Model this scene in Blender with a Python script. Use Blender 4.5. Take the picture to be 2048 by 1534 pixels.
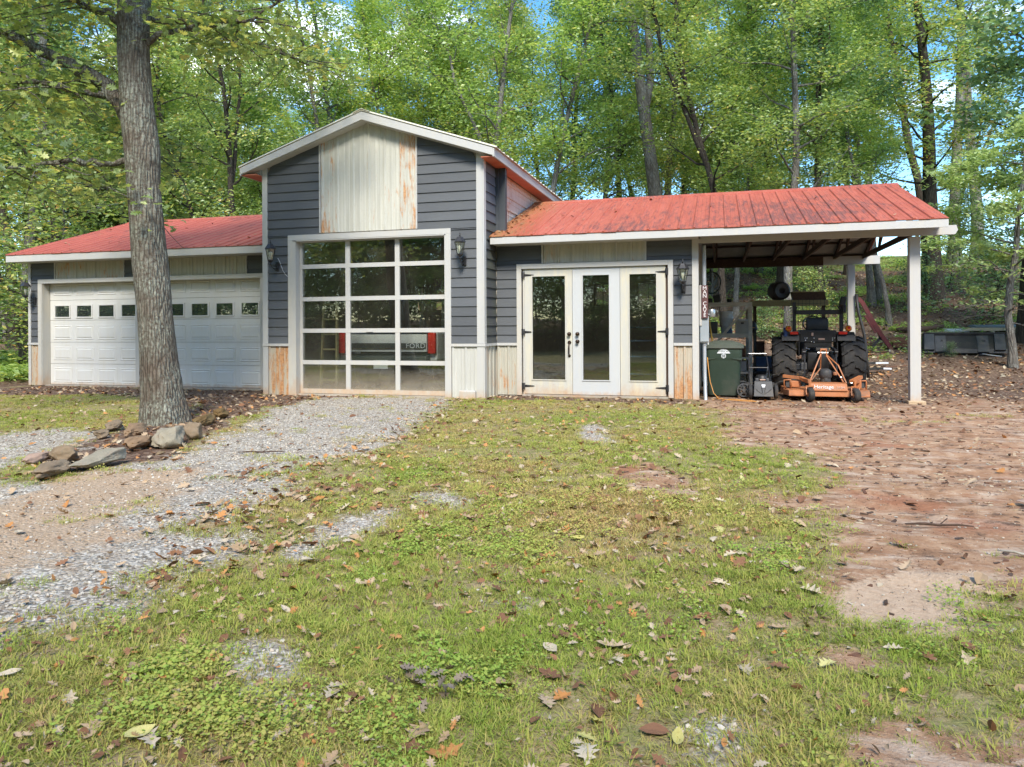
import bpy, bmesh, math, random
import numpy as np
from mathutils import Vector, Matrix, Euler

for o in list(bpy.data.objects):
    bpy.data.objects.remove(o)
SC = bpy.context.scene
COL = SC.collection
R = math.radians
PI = math.pi

# ------------------------------------------------------------------ camera
cam = bpy.data.cameras.new('camera')
cam.sensor_width = 36.0
cam.lens = 36.0 * 1462.04 / 2048.0
cam.shift_y = -112.1 / 2048.0
cam.clip_start = 0.1
cam.clip_end = 2000.0
camo = bpy.data.objects.new('camera', cam)
COL.objects.link(camo)
camo.matrix_world = (Matrix.Translation((7.5312, -10.9398, 1.0955)) @ Matrix.Rotation(R(15.799), 4, 'Z')
                     @ Matrix.Rotation(R(90), 4, 'X') @ Matrix.Rotation(R(-0.328), 4, 'Z'))
SC.camera = camo

# ------------------------------------------------------------------ world, sun, exposure
SUN_EL, SUN_AZ = R(44), R(18)          # azimuth measured from -Y (behind the viewer) towards +X
world = bpy.data.worlds.new('World')
SC.world = world
world.use_nodes = True
wn = world.node_tree
wn.nodes.clear()
w_out = wn.nodes.new('ShaderNodeOutputWorld')
w_bg = wn.nodes.new('ShaderNodeBackground')
w_sky = wn.nodes.new('ShaderNodeTexSky')
w_sky.sky_type = 'NISHITA'
w_sky.sun_disc = False
w_sky.sun_elevation = SUN_EL
w_sky.sun_rotation = math.pi - SUN_AZ
w_sky.air_density = 1.0
w_sky.dust_density = 0.2
w_sky.ozone_density = 2.5
w_tc = wn.nodes.new('ShaderNodeTexCoord')
w_map = wn.nodes.new('ShaderNodeMapping')
w_map.inputs['Scale'].default_value = (1.0, 1.0, 2.6)
w_no = wn.nodes.new('ShaderNodeTexNoise')
w_no.inputs['Scale'].default_value = 2.6
w_no.inputs['Detail'].default_value = 7.0
w_no.inputs['Roughness'].default_value = 0.58
w_rp = wn.nodes.new('ShaderNodeValToRGB')
w_rp.color_ramp.elements[0].position = 0.55
w_rp.color_ramp.elements[0].color = (0, 0, 0, 1)
w_rp.color_ramp.elements[1].position = 0.70
w_rp.color_ramp.elements[1].color = (1, 1, 1, 1)
w_mx = wn.nodes.new('ShaderNodeMixRGB')
w_mx.inputs['Color2'].default_value = (13.0, 12.6, 11.8, 1)
wn.links.new(w_tc.outputs['Generated'], w_map.inputs['Vector'])
wn.links.new(w_map.outputs['Vector'], w_no.inputs['Vector'])
wn.links.new(w_no.outputs['Fac'], w_rp.inputs['Fac'])
wn.links.new(w_rp.outputs['Color'], w_mx.inputs['Fac'])
w_hs = wn.nodes.new('ShaderNodeHueSaturation')
w_hs.inputs['Saturation'].default_value = 1.3
w_hs.inputs['Value'].default_value = 0.8
wn.links.new(w_sky.outputs['Color'], w_hs.inputs['Color'])
wn.links.new(w_hs.outputs['Color'], w_mx.inputs['Color1'])
wn.links.new(w_mx.outputs['Color'], w_bg.inputs['Color'])
w_bg.inputs['Strength'].default_value = 0.125
wn.links.new(w_bg.outputs['Background'], w_out.inputs['Surface'])

sun = bpy.data.lights.new('sun', 'SUN')
sun.energy = 1.6
sun.angle = R(16)
sun.color = (1.0, 0.925, 0.80)
suno = bpy.data.objects.new('sun', sun)
COL.objects.link(suno)
sd = Vector((math.cos(SUN_EL) * math.sin(SUN_AZ), -math.cos(SUN_EL) * math.cos(SUN_AZ), math.sin(SUN_EL)))
suno.rotation_euler = sd.to_track_quat('Z', 'Y').to_euler()
suno.location = sd * 60

SC.view_settings.view_transform = 'Standard'
SC.view_settings.look = 'None'
SC.view_settings.gamma = 1.0
SC.view_settings.use_curve_mapping = False
SC.view_settings.exposure = 1.88
SC.render.engine = 'CYCLES'
SC.cycles.max_bounces = 10
SC.cycles.diffuse_bounces = 7
SC.cycles.glossy_bounces = 3
SC.cycles.transmission_bounces = 4
SC.cycles.transparent_max_bounces = 12
SC.cycles.caustics_reflective = False
SC.cycles.caustics_refractive = False

rng = np.random.default_rng(7)
rnd = random.Random(11)

# ------------------------------------------------------------------ node helpers
def newmat(name):
    m = bpy.data.materials.new(name)
    m.use_nodes = True
    nt = m.node_tree
    return m, nt, nt.nodes['Principled BSDF']

def N(nt, t, ins=None, **kw):
    n = nt.nodes.new(t)
    for k, v in kw.items():
        setattr(n, k, v)
    for k, v in (ins or {}).items():
        s = n.inputs[k]
        if isinstance(v, bpy.types.NodeSocket):
            nt.links.new(v, s)
        else:
            s.default_value = v
    return n

def c4(c):
    return (c[0], c[1], c[2], 1.0)

def vec(nt, kind='pos', scale=(1, 1, 1), loc=(0, 0, 0), rot=(0, 0, 0)):
    if kind == 'pos':
        s = N(nt, 'ShaderNodeNewGeometry').outputs['Position']
    else:
        s = N(nt, 'ShaderNodeTexCoord').outputs['Object']
    return N(nt, 'ShaderNodeMapping', {'Vector': s, 'Scale': scale, 'Location': loc, 'Rotation': rot}).outputs['Vector']

def noise(nt, v, scale, detail=4.0, rough=0.55, dist=0.0):
    return N(nt, 'ShaderNodeTexNoise', {'Vector': v, 'Scale': scale, 'Detail': detail, 'Roughness': rough, 'Distortion': dist}).outputs['Fac']

def ramp(nt, fac, stops, interp='LINEAR'):
    n = N(nt, 'ShaderNodeValToRGB', {'Fac': fac})
    cr = n.color_ramp
    cr.interpolation = interp
    while len(cr.elements) < len(stops):
        cr.elements.new(0.5)
    for e, (p, c) in zip(cr.elements, stops):
        e.position = p
        e.color = c4(c) if hasattr(c, '__len__') else (c, c, c, 1)
    return n.outputs['Color']

def mix(nt, fac, a, b, blend='MIX'):
    n = N(nt, 'ShaderNodeMixRGB', blend_type=blend)
    for k, v in (('Fac', fac), ('Color1', a), ('Color2', b)):
        if isinstance(v, bpy.types.NodeSocket):
            nt.links.new(v, n.inputs[k])
        elif k == 'Fac':
            n.inputs[k].default_value = v
        else:
            n.inputs[k].default_value = c4(v)
    return n.outputs['Color']

def mth(nt, op, a, b=0.0, clamp=False):
    n = N(nt, 'ShaderNodeMath', operation=op)
    n.use_clamp = clamp
    for i, v in enumerate((a, b)):
        if isinstance(v, bpy.types.NodeSocket):
            nt.links.new(v, n.inputs[i])
        else:
            n.inputs[i].default_value = v
    return n.outputs[0]

def bump(nt, h, strength=0.4, dist=0.01):
    return N(nt, 'ShaderNodeBump', {'Height': h, 'Strength': strength, 'Distance': dist}).outputs['Normal']

def setb(nt, b, **kw):
    names = dict(col='Base Color', rough='Roughness', metal='Metallic', normal='Normal', spec='Specular IOR Level')
    for k, v in kw.items():
        s = b.inputs[names[k]]
        if isinstance(v, bpy.types.NodeSocket):
            nt.links.new(v, s)
        elif k == 'col':
            s.default_value = c4(v)
        else:
            s.default_value = v

def simple(name, c1, c2=None, scale=6.0, rough=0.6, metal=0.0, bmp=0.15, kind='obj', stretch=(1, 1, 1), spec=0.5, dirt=None):
    """a painted or raw surface with mottled colour, slightly varied gloss and fine relief"""
    m, nt, b = newmat(name)
    v = vec(nt, kind, stretch)
    n1 = noise(nt, v, scale, 5.0, 0.6)
    n2 = noise(nt, v, scale * 9, 3.0, 0.6)
    c2 = c2 or tuple(min(1, x * 1.25) for x in c1)
    col = ramp(nt, n1, [(0.3, c1), (0.7, c2)])
    if dirt:
        n3 = noise(nt, v, scale * 0.6, 6.0, 0.7)
        col = mix(nt, ramp(nt, n3, [(0.5, 0.0), (0.68, 1.0)]), col, dirt)
    oi = N(nt, 'ShaderNodeObjectInfo').outputs['Random']
    col = mix(nt, 1.0, col, ramp(nt, oi, [(0, 0.92), (1, 1.06)]), 'MULTIPLY')
    setb(nt, b, col=col, rough=ramp(nt, n2, [(0.2, max(0.02, rough - 0.1)), (0.8, min(1, rough + 0.1))]), metal=metal, spec=spec)
    if bmp:
        setb(nt, b, normal=bump(nt, n2, bmp, 0.006))
    return m

M = {}
# --- building surfaces
def mk_siding():
    m, nt, b = newmat('grey_lap_siding')
    v = vec(nt, 'pos', (1.2, 1.2, 46))
    g = noise(nt, v, 3.0, 6.0, 0.65)
    bl = noise(nt, vec(nt, 'pos'), 1.1, 5.0, 0.6)
    col = ramp(nt, g, [(0.25, (0.082, 0.090, 0.101)), (0.75, (0.116, 0.125, 0.136))])
    col = mix(nt, ramp(nt, bl, [(0.4, 0.0), (0.75, 0.5)]), col, (0.125, 0.13, 0.132))
    oi = N(nt, 'ShaderNodeObjectInfo').outputs['Random']
    col = mix(nt, 1.0, col, ramp(nt, oi, [(0, 0.86), (1, 1.12)]), 'MULTIPLY')
    setb(nt, b, col=col, rough=0.62, normal=bump(nt, g, 0.35, 0.004), spec=0.35)
    return m
M['siding'] = mk_siding()

def mk_siding_mossy():
    m, nt, b = newmat('grey_lap_siding_with_algae')
    v = vec(nt, 'pos', (1.2, 1.2, 46))
    g = noise(nt, v, 3.0, 6.0, 0.65)
    bl = noise(nt, vec(nt, 'pos', (1, 1, 0.6)), 2.3, 6.0, 0.65)
    col = ramp(nt, g, [(0.25, (0.066, 0.07, 0.076)), (0.75, (0.096, 0.1, 0.104))])
    col = mix(nt, ramp(nt, bl, [(0.4, 0.0), (0.68, 0.75)]), col, (0.115, 0.125, 0.072))
    setb(nt, b, col=col, rough=0.68, normal=bump(nt, g, 0.35, 0.004), spec=0.3)
    return m
M['siding_mossy'] = mk_siding_mossy()

def mk_trim(name, base, mud=0.35, stain=(0.62, 0.56, 0.44), amount=0.5):
    m, nt, b = newmat(name)
    p = N(nt, 'ShaderNodeNewGeometry').outputs['Position']
    z = N(nt, 'ShaderNodeSeparateXYZ', {'Vector': p}).outputs['Z']
    n1 = noise(nt, vec(nt, 'pos', (4, 4, 0.7)), 3.0, 6.0, 0.65)
    n2 = noise(nt, vec(nt, 'pos'), 26.0, 4.0, 0.6)
    n3 = noise(nt, vec(nt, 'pos', (2, 2, 1)), 5.0, 6.0, 0.7)
    col = mix(nt, mth(nt, 'MULTIPLY', ramp(nt, n1, [(0.45, 0.0), (0.75, 1.0)]), amount), base, stain)
    # splashed red clay at the foot, an uneven edge of its own
    mudf = mth(nt, 'SUBTRACT', 1.0, mth(nt, 'DIVIDE', z, mud))
    mudf = mth(nt, 'ADD', mudf, mth(nt, 'MULTIPLY', mth(nt, 'SUBTRACT', n3, 0.62), 2.2))
    mudf = mth(nt, 'MULTIPLY', mudf, 0.8, True)
    col = mix(nt, mudf, col, (0.5, 0.32, 0.18))
    setb(nt, b, col=col, rough=ramp(nt, n2, [(0.2, 0.38), (0.8, 0.58)]), normal=bump(nt, n2, 0.12, 0.004))
    return m
M['trim'] = mk_trim('white_painted_trim', (0.50, 0.50, 0.485), 0.16, amount=0.35)
M['trim_dirty'] = mk_trim('white_trim_stained_by_clay', (0.50, 0.49, 0.455), 0.4, amount=0.7)
M['door_cream'] = mk_trim('cream_stained_door_paint', (0.52, 0.515, 0.47), 0.25, (0.66, 0.6, 0.42), 0.8)
M['door_white'] = mk_trim('cool_white_door_paint', (0.51, 0.53, 0.54), 0.1, amount=0.25)
M['garage_door'] = mk_trim('white_steel_garage_door', (0.70, 0.70, 0.68), 0.08, (0.66, 0.63, 0.54), 0.45)

def mk_metal(name, base, rust, seed, spots=None):
    """weathered cream ribbed steel: greasy vertical runs, rust along the runs"""
    m, nt, b = newmat(name)
    lo = (seed * 3.1, seed * 1.7, seed * 0.9)
    v1 = vec(nt, 'pos', (9, 9, 0.55), lo)
    v2 = vec(nt, 'pos', (14, 14, 2.2), lo)
    v3 = vec(nt, 'pos', (1, 1, 1), lo)
    run = noise(nt, v1, 1.6, 6.0, 0.65)
    fine = noise(nt, v3, 34.0, 5.0, 0.65)
    blot = noise(nt, v2, 1.4, 7.0, 0.72, 0.6)
    big = noise(nt, v3, 1.8, 3.0, 0.5)
    col = ramp(nt, run, [(0.3, tuple(x * 0.80 for x in base)), (0.6, base)])
    col = mix(nt, ramp(nt, fine, [(0.5, 0.0), (0.8, 0.35)]), col, (0.42, 0.40, 0.33))
    r = mth(nt, 'ADD', mth(nt, 'MULTIPLY', blot, 0.65), mth(nt, 'MULTIPLY', run, 0.35))
    r = mth(nt, 'ADD', r, mth(nt, 'MULTIPLY', mth(nt, 'SUBTRACT', big, 0.5), 0.45))
    if spots:
        # the sheets that rust more than their neighbours
        X = N(nt, 'ShaderNodeSeparateXYZ', {'Vector': N(nt, 'ShaderNodeNewGeometry').outputs['Position']}).outputs['X']
        for x0, x1, k in spots:
            inside = mth(nt, 'MULTIPLY', mth(nt, 'GREATER_THAN', X, x0), mth(nt, 'LESS_THAN', X, x1))
            r = mth(nt, 'ADD', r, mth(nt, 'MULTIPLY', inside, k))
    rf = ramp(nt, r, [(0.66 - rust, 0.0), (0.76 - rust, 1.0)])
    rcol = ramp(nt, fine, [(0.3, (0.26, 0.10, 0.03)), (0.55, (0.52, 0.24, 0.08)), (0.8, (0.62, 0.38, 0.16))])
    col = mix(nt, mth(nt, 'MULTIPLY', rf, 0.85), col, rcol)
    setb(nt, b, col=col, rough=ramp(nt, rf, [(0, 0.45), (1, 0.85)]), normal=bump(nt, fine, 0.15, 0.003), metal=0.0)
    return m
M['metal_gable'] = mk_metal('cream_ribbed_steel', (0.58, 0.575, 0.51), 0.055, 1, [(2.555, 2.85, .16), (1.12, 1.41, .09), (1.97, 2.10, .03)])
M['metal_rusty'] = mk_metal('rusted_ribbed_steel', (0.52, 0.46, 0.36), 0.22, 2)
M['metal_clean'] = mk_metal('pale_ribbed_steel', (0.55, 0.55, 0.51), 0.03, 3)
M['metal_wing'] = mk_metal('streaked_ribbed_steel', (0.49, 0.475, 0.40), 0.12, 4)
M['metal_side'] = mk_metal('rust_banded_side_steel', (0.66, 0.60, 0.53), 0.13, 6)

def mk_redroof(name, c1, c2, dark, moss):
    m, nt, b = newmat(name)
    v = vec(nt, 'pos', (5.0, 0.9, 0.9))
    n1 = noise(nt, v, 1.5, 6.0, 0.65)
    n2 = noise(nt, vec(nt, 'pos', (7.0, 1.3, 1.3)), 2.2, 8.0, 0.75, 0.4)
    big = noise(nt, vec(nt, 'pos'), 0.55, 2.0, 0.5)
    fine = noise(nt, vec(nt, 'pos'), 40.0, 4.0, 0.6)
    col = ramp(nt, n1, [(0.3, c1), (0.7, c2)])
    r = mth(nt, 'ADD', n2, mth(nt, 'MULTIPLY', mth(nt, 'SUBTRACT', big, 0.5), 0.5))
    col = mix(nt, ramp(nt, r, [(dark, 0.0), (dark + 0.13, 0.78)]), col, (0.13, 0.06, 0.055))
    if moss:
        # green-ochre growth in the valley beside the tower
        p = N(nt, 'ShaderNodeNewGeometry').outputs['Position']
        x = N(nt, 'ShaderNodeSeparateXYZ', {'Vector': p}).outputs['X']
        mf = mth(nt, 'SUBTRACT', 1.0, mth(nt, 'DIVIDE', mth(nt, 'SUBTRACT', x, 3.97), 0.9))
        mf = mth(nt, 'ADD', mf, mth(nt, 'MULTIPLY', mth(nt, 'SUBTRACT', n2, 0.6), 2.0))
        col = mix(nt, mth(nt, 'MULTIPLY', mf, 0.8, True), col, ramp(nt, fine, [(0.3, (0.22, 0.15, 0.05)), (0.7, (0.40, 0.24, 0.08))]))
    setb(nt, b, col=col, rough=ramp(nt, n2, [(0.3, 0.42), (0.75, 0.7)]), normal=bump(nt, fine, 0.1, 0.003))
    return m
M['roof_right'] = mk_redroof('faded_red_steel_roof', (0.37, 0.078, 0.046), (0.49, 0.128, 0.08), 0.51, True)
M['roof_left'] = mk_redroof('dull_red_steel_roof', (0.36, 0.082, 0.056), (0.44, 0.122, 0.086), 0.54, False)
M['roof_cream'] = mk_metal('cream_roof_steel', (0.66, 0.63, 0.50), 0.04, 8)
M['soffit_red'] = simple('red_soffit_board', (0.42, 0.12, 0.06), (0.52, 0.2, 0.11), 5, 0.6, kind='pos')  # mottled red for the eave undersides
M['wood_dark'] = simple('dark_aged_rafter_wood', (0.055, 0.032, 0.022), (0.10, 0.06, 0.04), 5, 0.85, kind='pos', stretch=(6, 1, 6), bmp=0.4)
M['wood_grey'] = simple('weathered_grey_wood', (0.36, 0.32, 0.25), (0.52, 0.47, 0.38), 5, 0.85, stretch=(1, 8, 8), bmp=0.4)
M['wood_pale'] = simple('bleached_rack_lumber', (0.50, 0.46, 0.37), (0.66, 0.62, 0.52), 5, 0.8, stretch=(1, 8, 8), bmp=0.3)
M['wood_tan'] = simple('raw_tan_lumber', (0.46, 0.38, 0.25), (0.58, 0.49, 0.34), 5, 0.8, stretch=(1, 8, 8), bmp=0.3)
M['wood_olive'] = simple('treated_olive_lumber', (0.24, 0.21, 0.10), (0.34, 0.30, 0.16), 5, 0.8, stretch=(1, 8, 8), bmp=0.3)
M['sheet_under'] = simple('galvanised_roof_underside', (0.30, 0.29, 0.27), (0.42, 0.41, 0.38), 4, 0.5, kind='pos')
M['interior'] = simple('pale_interior_board', (0.30, 0.27, 0.22), (0.40, 0.37, 0.31), 3, 0.9, kind='pos')
M['concrete'] = simple('stained_concrete', (0.30, 0.27, 0.23), (0.42, 0.38, 0.32), 4, 0.9, kind='pos', bmp=0.4, dirt=(0.38, 0.24, 0.15))
M['block'] = simple('clay_stained_footing_block', (0.42, 0.30, 0.18), (0.55, 0.42, 0.28), 8, 0.9, bmp=0.5)
M['chase'] = simple('dark_grey_painted_board', (0.05, 0.06, 0.068), (0.07, 0.08, 0.09), 3, 0.55, kind='pos')
# --- things
M['black_metal'] = simple('black_wrought_metal', (0.012, 0.012, 0.014), (0.03, 0.03, 0.034), 14, 0.45)
M['bronze'] = simple('dark_bronze_hardware', (0.03, 0.018, 0.012), (0.06, 0.035, 0.022), 14, 0.4, 0.6)
M['rubber'] = simple('dusty_black_rubber', (0.016, 0.016, 0.017), (0.05, 0.047, 0.043), 9, 0.85, bmp=0.4, dirt=(0.075, 0.062, 0.05))
M['black_paint'] = simple('worn_black_paint', (0.012, 0.012, 0.013), (0.028, 0.027, 0.026), 7, 0.5, dirt=(0.05, 0.042, 0.034))
M['grey_plastic'] = simple('charcoal_plastic', (0.045, 0.047, 0.05), (0.075, 0.077, 0.08), 8, 0.55, dirt=(0.10, 0.085, 0.07))
M['orange'] = simple('scuffed_orange_paint', (0.40, 0.135, 0.04), (0.50, 0.20, 0.085), 6, 0.6, dirt=(0.25, 0.14, 0.085))
M['orange_dark'] = simple('rusty_orange_paint', (0.40, 0.14, 0.05), (0.52, 0.21, 0.09), 9, 0.6, dirt=(0.20, 0.08, 0.04))
M['blue_paint'] = simple('dark_blue_paint', (0.012, 0.035, 0.13), (0.02, 0.055, 0.17), 6, 0.4)
M['blue_plastic'] = simple('blue_plastic_tub', (0.03, 0.075, 0.16), (0.05, 0.11, 0.2), 6, 0.5, dirt=(0.1, 0.1, 0.1))
M['lens_red'] = simple('red_lens_plastic', (0.55, 0.015, 0.012), (0.65, 0.05, 0.03), 10, 0.2, bmp=0)
M['lens_orange'] = simple('orange_lens_plastic', (0.75, 0.17, 0.015), (0.8, 0.26, 0.03), 10, 0.2, bmp=0)
M['bin_green'] = simple('dark_green_bin_plastic', (0.022, 0.042, 0.030), (0.035, 0.06, 0.043), 3, 0.5, dirt=(0.06, 0.07, 0.055))
M['bin_lid'] = simple('faded_green_bin_lid', (0.065, 0.08, 0.062), (0.10, 0.115, 0.09), 5, 0.6)
M['white_decal'] = simple('worn_white_print', (0.62, 0.66, 0.70), (0.72, 0.75, 0.78), 30, 0.5, bmp=0)
M['dull_decal'] = simple('faded_grey_print', (0.42, 0.27, 0.2), (0.5, 0.34, 0.27), 30, 0.5, bmp=0)
M['steel'] = simple('bare_scratched_steel', (0.42, 0.43, 0.44), (0.58, 0.59, 0.6), 8, 0.32, 0.8)
M['galv'] = simple('galvanised_conduit', (0.36, 0.38, 0.40), (0.48, 0.5, 0.52), 9, 0.45, 0.4)
M['box_grey'] = simple('grey_electrical_box_paint', (0.30, 0.34, 0.36), (0.38, 0.42, 0.44), 5, 0.5)
M['sign_brown'] = simple('maroon_stained_sign_board', (0.075, 0.03, 0.028), (0.12, 0.052, 0.048), 4, 0.7, stretch=(8, 8, 1), bmp=0.4)
M['sign_white'] = simple('white_sign_lettering', (0.74, 0.72, 0.72), (0.8, 0.78, 0.78), 9, 0.6, bmp=0)
M['maroon_steel'] = simple('dark_maroon_steel', (0.10, 0.018, 0.02), (0.155, 0.032, 0.032), 6, 0.45, dirt=(0.09, 0.035, 0.03))
M['yellow_pole'] = simple('yellow_fibreglass_pole', (0.55, 0.30, 0.03), (0.65, 0.38, 0.06), 7, 0.5)
M['cord_orange'] = simple('orange_extension_cord', (0.60, 0.26, 0.05), (0.68, 0.33, 0.09), 9, 0.5, bmp=0)
M['white_plastic'] = simple('scuffed_white_plastic', (0.52, 0.54, 0.55), (0.66, 0.68, 0.68), 6, 0.5, dirt=(0.3, 0.27, 0.22))
M['box_board'] = simple('pale_cardboard_box', (0.40, 0.38, 0.35), (0.5, 0.48, 0.44), 6, 0.85)
M['truck_white'] = simple('white_truck_paint', (0.66, 0.68, 0.70), (0.72, 0.74, 0.75), 4, 0.3, bmp=0)
M['truck_dark'] = simple('dark_tailgate_band', (0.05, 0.06, 0.06), (0.07, 0.08, 0.08), 4, 0.4, bmp=0)
M['chrome'] = simple('dull_chrome', (0.5, 0.5, 0.5), (0.6, 0.6, 0.6), 8, 0.2, 1.0, bmp=0)
M['bulb'] = simple('frosted_bulb_glass', (0.75, 0.74, 0.7), (0.8, 0.79, 0.75), 8, 0.25, bmp=0)
M['slate_sheet'] = simple('slate_blue_sheet_metal', (0.10, 0.125, 0.15), (0.15, 0.175, 0.2), 3, 0.5)
M['rust'] = simple('brown_rusted_steel', (0.10, 0.045, 0.028), (0.19, 0.09, 0.05), 9, 0.9, bmp=0.5)

def mk_glass(name, tint, dusty):
    m, nt, b = newmat(name)
    nt.nodes.remove(b)
    out = [n for n in nt.nodes if n.type == 'OUTPUT_MATERIAL'][0]
    fc = N(nt, 'ShaderNodeLayerWeight', {'Blend': 0.5}).outputs['Facing']
    n1 = noise(nt, vec(nt, 'pos', (1, 1, 0.4)), 2.2, 5.0, 0.6)
    wob = bump(nt, noise(nt, vec(nt, 'pos'), 1.7, 1.0, 0.4), 0.05, 0.02)
    gl = N(nt, 'ShaderNodeBsdfGlossy', {'Roughness': 0.015, 'Color': (0.92, 0.96, 0.92, 1), 'Normal': wob})
    tr = N(nt, 'ShaderNodeBsdfTransparent', {'Color': c4(tint)})
    f = mth(nt, 'ADD', mth(nt, 'MULTIPLY', mth(nt, 'POWER', fc, 5.0), 0.88), 0.14, True)
    ms = N(nt, 'ShaderNodeMixShader', {0: f})
    nt.links.new(tr.outputs[0], ms.inputs[1])
    nt.links.new(gl.outputs[0], ms.inputs[2])
    di = N(nt, 'ShaderNodeBsdfDiffuse', {'Color': (0.33, 0.29, 0.23, 1)})
    p = N(nt, 'ShaderNodeNewGeometry').outputs['Position']
    z = N(nt, 'ShaderNodeSeparateXYZ', {'Vector': p}).outputs['Z']
    dz = mth(nt, 'SUBTRACT', 1.0, mth(nt, 'DIVIDE', z, 0.42), True)
    df = mth(nt, 'MULTIPLY', mth(nt, 'MULTIPLY', dz, noise(nt, vec(nt, 'pos'), 5.0, 6.0, 0.7)), dusty * 1.3, True)
    df = mth(nt, 'ADD', df, mth(nt, 'MULTIPLY', ramp(nt, n1, [(0.45, 0.0), (0.8, 1.0)]), 0.05 * dusty), True)
    df = mth(nt, 'ADD', df, 0.014 if dusty else 0.0, True)  # even pale haze over the pane, standing in for lighter reflections
    m2 = N(nt, 'ShaderNodeMixShader', {0: df})
    nt.links.new(ms.outputs[0], m2.inputs[1])
    nt.links.new(di.outputs[0], m2.inputs[2])
    nt.links.new(m2.outputs[0], out.inputs['Surface'])
    return m
M['glass'] = mk_glass('dusty_window_glass', (0.93, 0.95, 0.93), 1.0)
M['glass_clean'] = mk_glass('window_glass', (0.88, 0.92, 0.88), 0.15)
M['lamp_glass'] = mk_glass('lantern_glass', (0.85, 0.88, 0.80), 0.0)

# ------------------------------------------------------------------ mesh helpers
class MB:
    """collects shapes, then links them as ONE mesh object"""
    def __init__(s):
        s.v, s.f = [], []

    def add(s, vs, fs):
        o = len(s.v)
        s.v += [tuple(p) for p in vs]
        s.f += [tuple(i + o for i in f) for f in fs]
        return s

    def hexa(s, p):
        """8 corners: bottom 0-3 counterclockwise, top 4-7"""
        return s.add(p, [(3, 2, 1, 0), (4, 5, 6, 7), (0, 1, 5, 4), (1, 2, 6, 5), (2, 3, 7, 6), (3, 0, 4, 7)])

    def box(s, x0, x1, y0, y1, z0, z1):
        return s.hexa([(x0, y0, z0), (x1, y0, z0), (x1, y1, z0), (x0, y1, z0), (x0, y0, z1), (x1, y0, z1), (x1, y1, z1), (x0, y1, z1)])

    def cbox(s, c, d, rot=(0, 0, 0), ch=0.0):
        """box by centre and size, optionally chamfered and turned"""
        m = Matrix.Translation(c) @ Euler(rot).to_matrix().to_4x4()
        hx, hy, hz = d[0] / 2, d[1] / 2, d[2] / 2
        if ch <= 0:
            ps = [(-hx, -hy, -hz), (hx, -hy, -hz), (hx, hy, -hz), (-hx, hy, -hz), (-hx, -hy, hz), (hx, -hy, hz), (hx, hy, hz), (-hx, hy, hz)]
            return s.hexa([m @ Vector(p) for p in ps])
        bm = bmesh.new()
        bmesh.ops.create_cube(bm, size=1.0)
        bmesh.ops.scale(bm, vec=d, verts=bm.verts)
        bmesh.ops.bevel(bm, geom=list(bm.edges), offset=ch, segments=2, affect='EDGES', profile=0.5)
        bm.verts.ensure_lookup_table()
        vs = [m @ v.co for v in bm.verts]
        fs = [[v.index for v in f.verts] for f in bm.faces]
        bm.free()
        return s.add(vs, fs)

    def beam(s, a, b, w, h, up=(0, 0, 1)):
        """rectangular bar from a to b"""
        a, b = Vector(a), Vector(b)
        d = (b - a).normalized()
        u = Vector(up)
        x = d.cross(u)
        if x.length < 1e-4:
            x = d.cross(Vector((0, 1, 0)))
        x.normalize()
        y = x.cross(d)
        c = [(-w / 2, -h / 2), (w / 2, -h / 2), (w / 2, h / 2), (-w / 2, h / 2)]
        return s.hexa([a + x * i + y * j for i, j in c] + [b + x * i + y * j for i, j in c])

    def tube(s, pts, r, n=8, caps=True):
        pts = [Vector(p) for p in pts]
        if not hasattr(r, '__len__'):
            r = [r] * len(pts)
        t0 = (pts[1] - pts[0]).normalized()
        x = t0.cross(Vector((0, 0, 1)))
        if x.length < 0.05:
            x = t0.cross(Vector((0, 1, 0)))
        x.normalize()
        vs = []
        for i, p in enumerate(pts):
            t = (pts[min(i + 1, len(pts) - 1)] - pts[max(i - 1, 0)]).normalized()
            x = (x - t * x.dot(t)).normalized()
            y = t.cross(x)
            for k in range(n):
                a = 2 * PI * k / n
                vs.append(p + (x * math.cos(a) + y * math.sin(a)) * r[i])
        fs = []
        for i in range(len(pts) - 1):
            for k in range(n):
                fs.append((i * n + k, i * n + (k + 1) % n, (i + 1) * n + (k + 1) % n, (i + 1) * n + k))
        if caps:
            fs.append(tuple(range(n))[::-1])
            fs.append(tuple((len(pts) - 1) * n + k for k in range(n)))
        return s.add(vs, fs)

    def lathe(s, prof, n=16, c=(0, 0, 0), axis='Z', caps=True):
        vs, fs = [], []
        for r, z in prof:
            for k in range(n):
                a = 2 * PI * k / n
                x, y = r * math.cos(a), r * math.sin(a)
                p = (x, y, z) if axis == 'Z' else ((z, x, y) if axis == 'X' else (x, z, y))
                vs.append((p[0] + c[0], p[1] + c[1], p[2] + c[2]))
        for i in range(len(prof) - 1):
            for k in range(n):
                q = (i * n + k, i * n + (k + 1) % n, (i + 1) * n + (k + 1) % n, (i + 1) * n + k)
                fs.append(q if axis != 'Y' else q[::-1])
        if caps:
            a = tuple(range(n))
            b = tuple((len(prof) - 1) * n + k for k in range(n))
            fs += [a[::-1], b] if axis != 'Y' else [a, b[::-1]]
        return s.add(vs, fs)

    def prism(s, poly, a0, a1, axis='Y'):
        """polygon in the plane across AXIS, extruded from a0 to a1"""
        def p3(u, v, a):
            return (u, a, v) if axis == 'Y' else ((a, u, v) if axis == 'X' else (u, v, a))
        n = len(poly)
        vs = [p3(u, v, a0) for u, v in poly] + [p3(u, v, a1) for u, v in poly]
        fs = [tuple(range(n)), tuple(range(2 * n - 1, n - 1, -1))]
        fs += [(i, i + n, (i + 1) % n + n, (i + 1) % n) for i in range(n)]
        return s.add(vs, fs)

    def xf(s, m):
        s.v = [tuple(m @ Vector(p)) for p in s.v]
        return s

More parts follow.
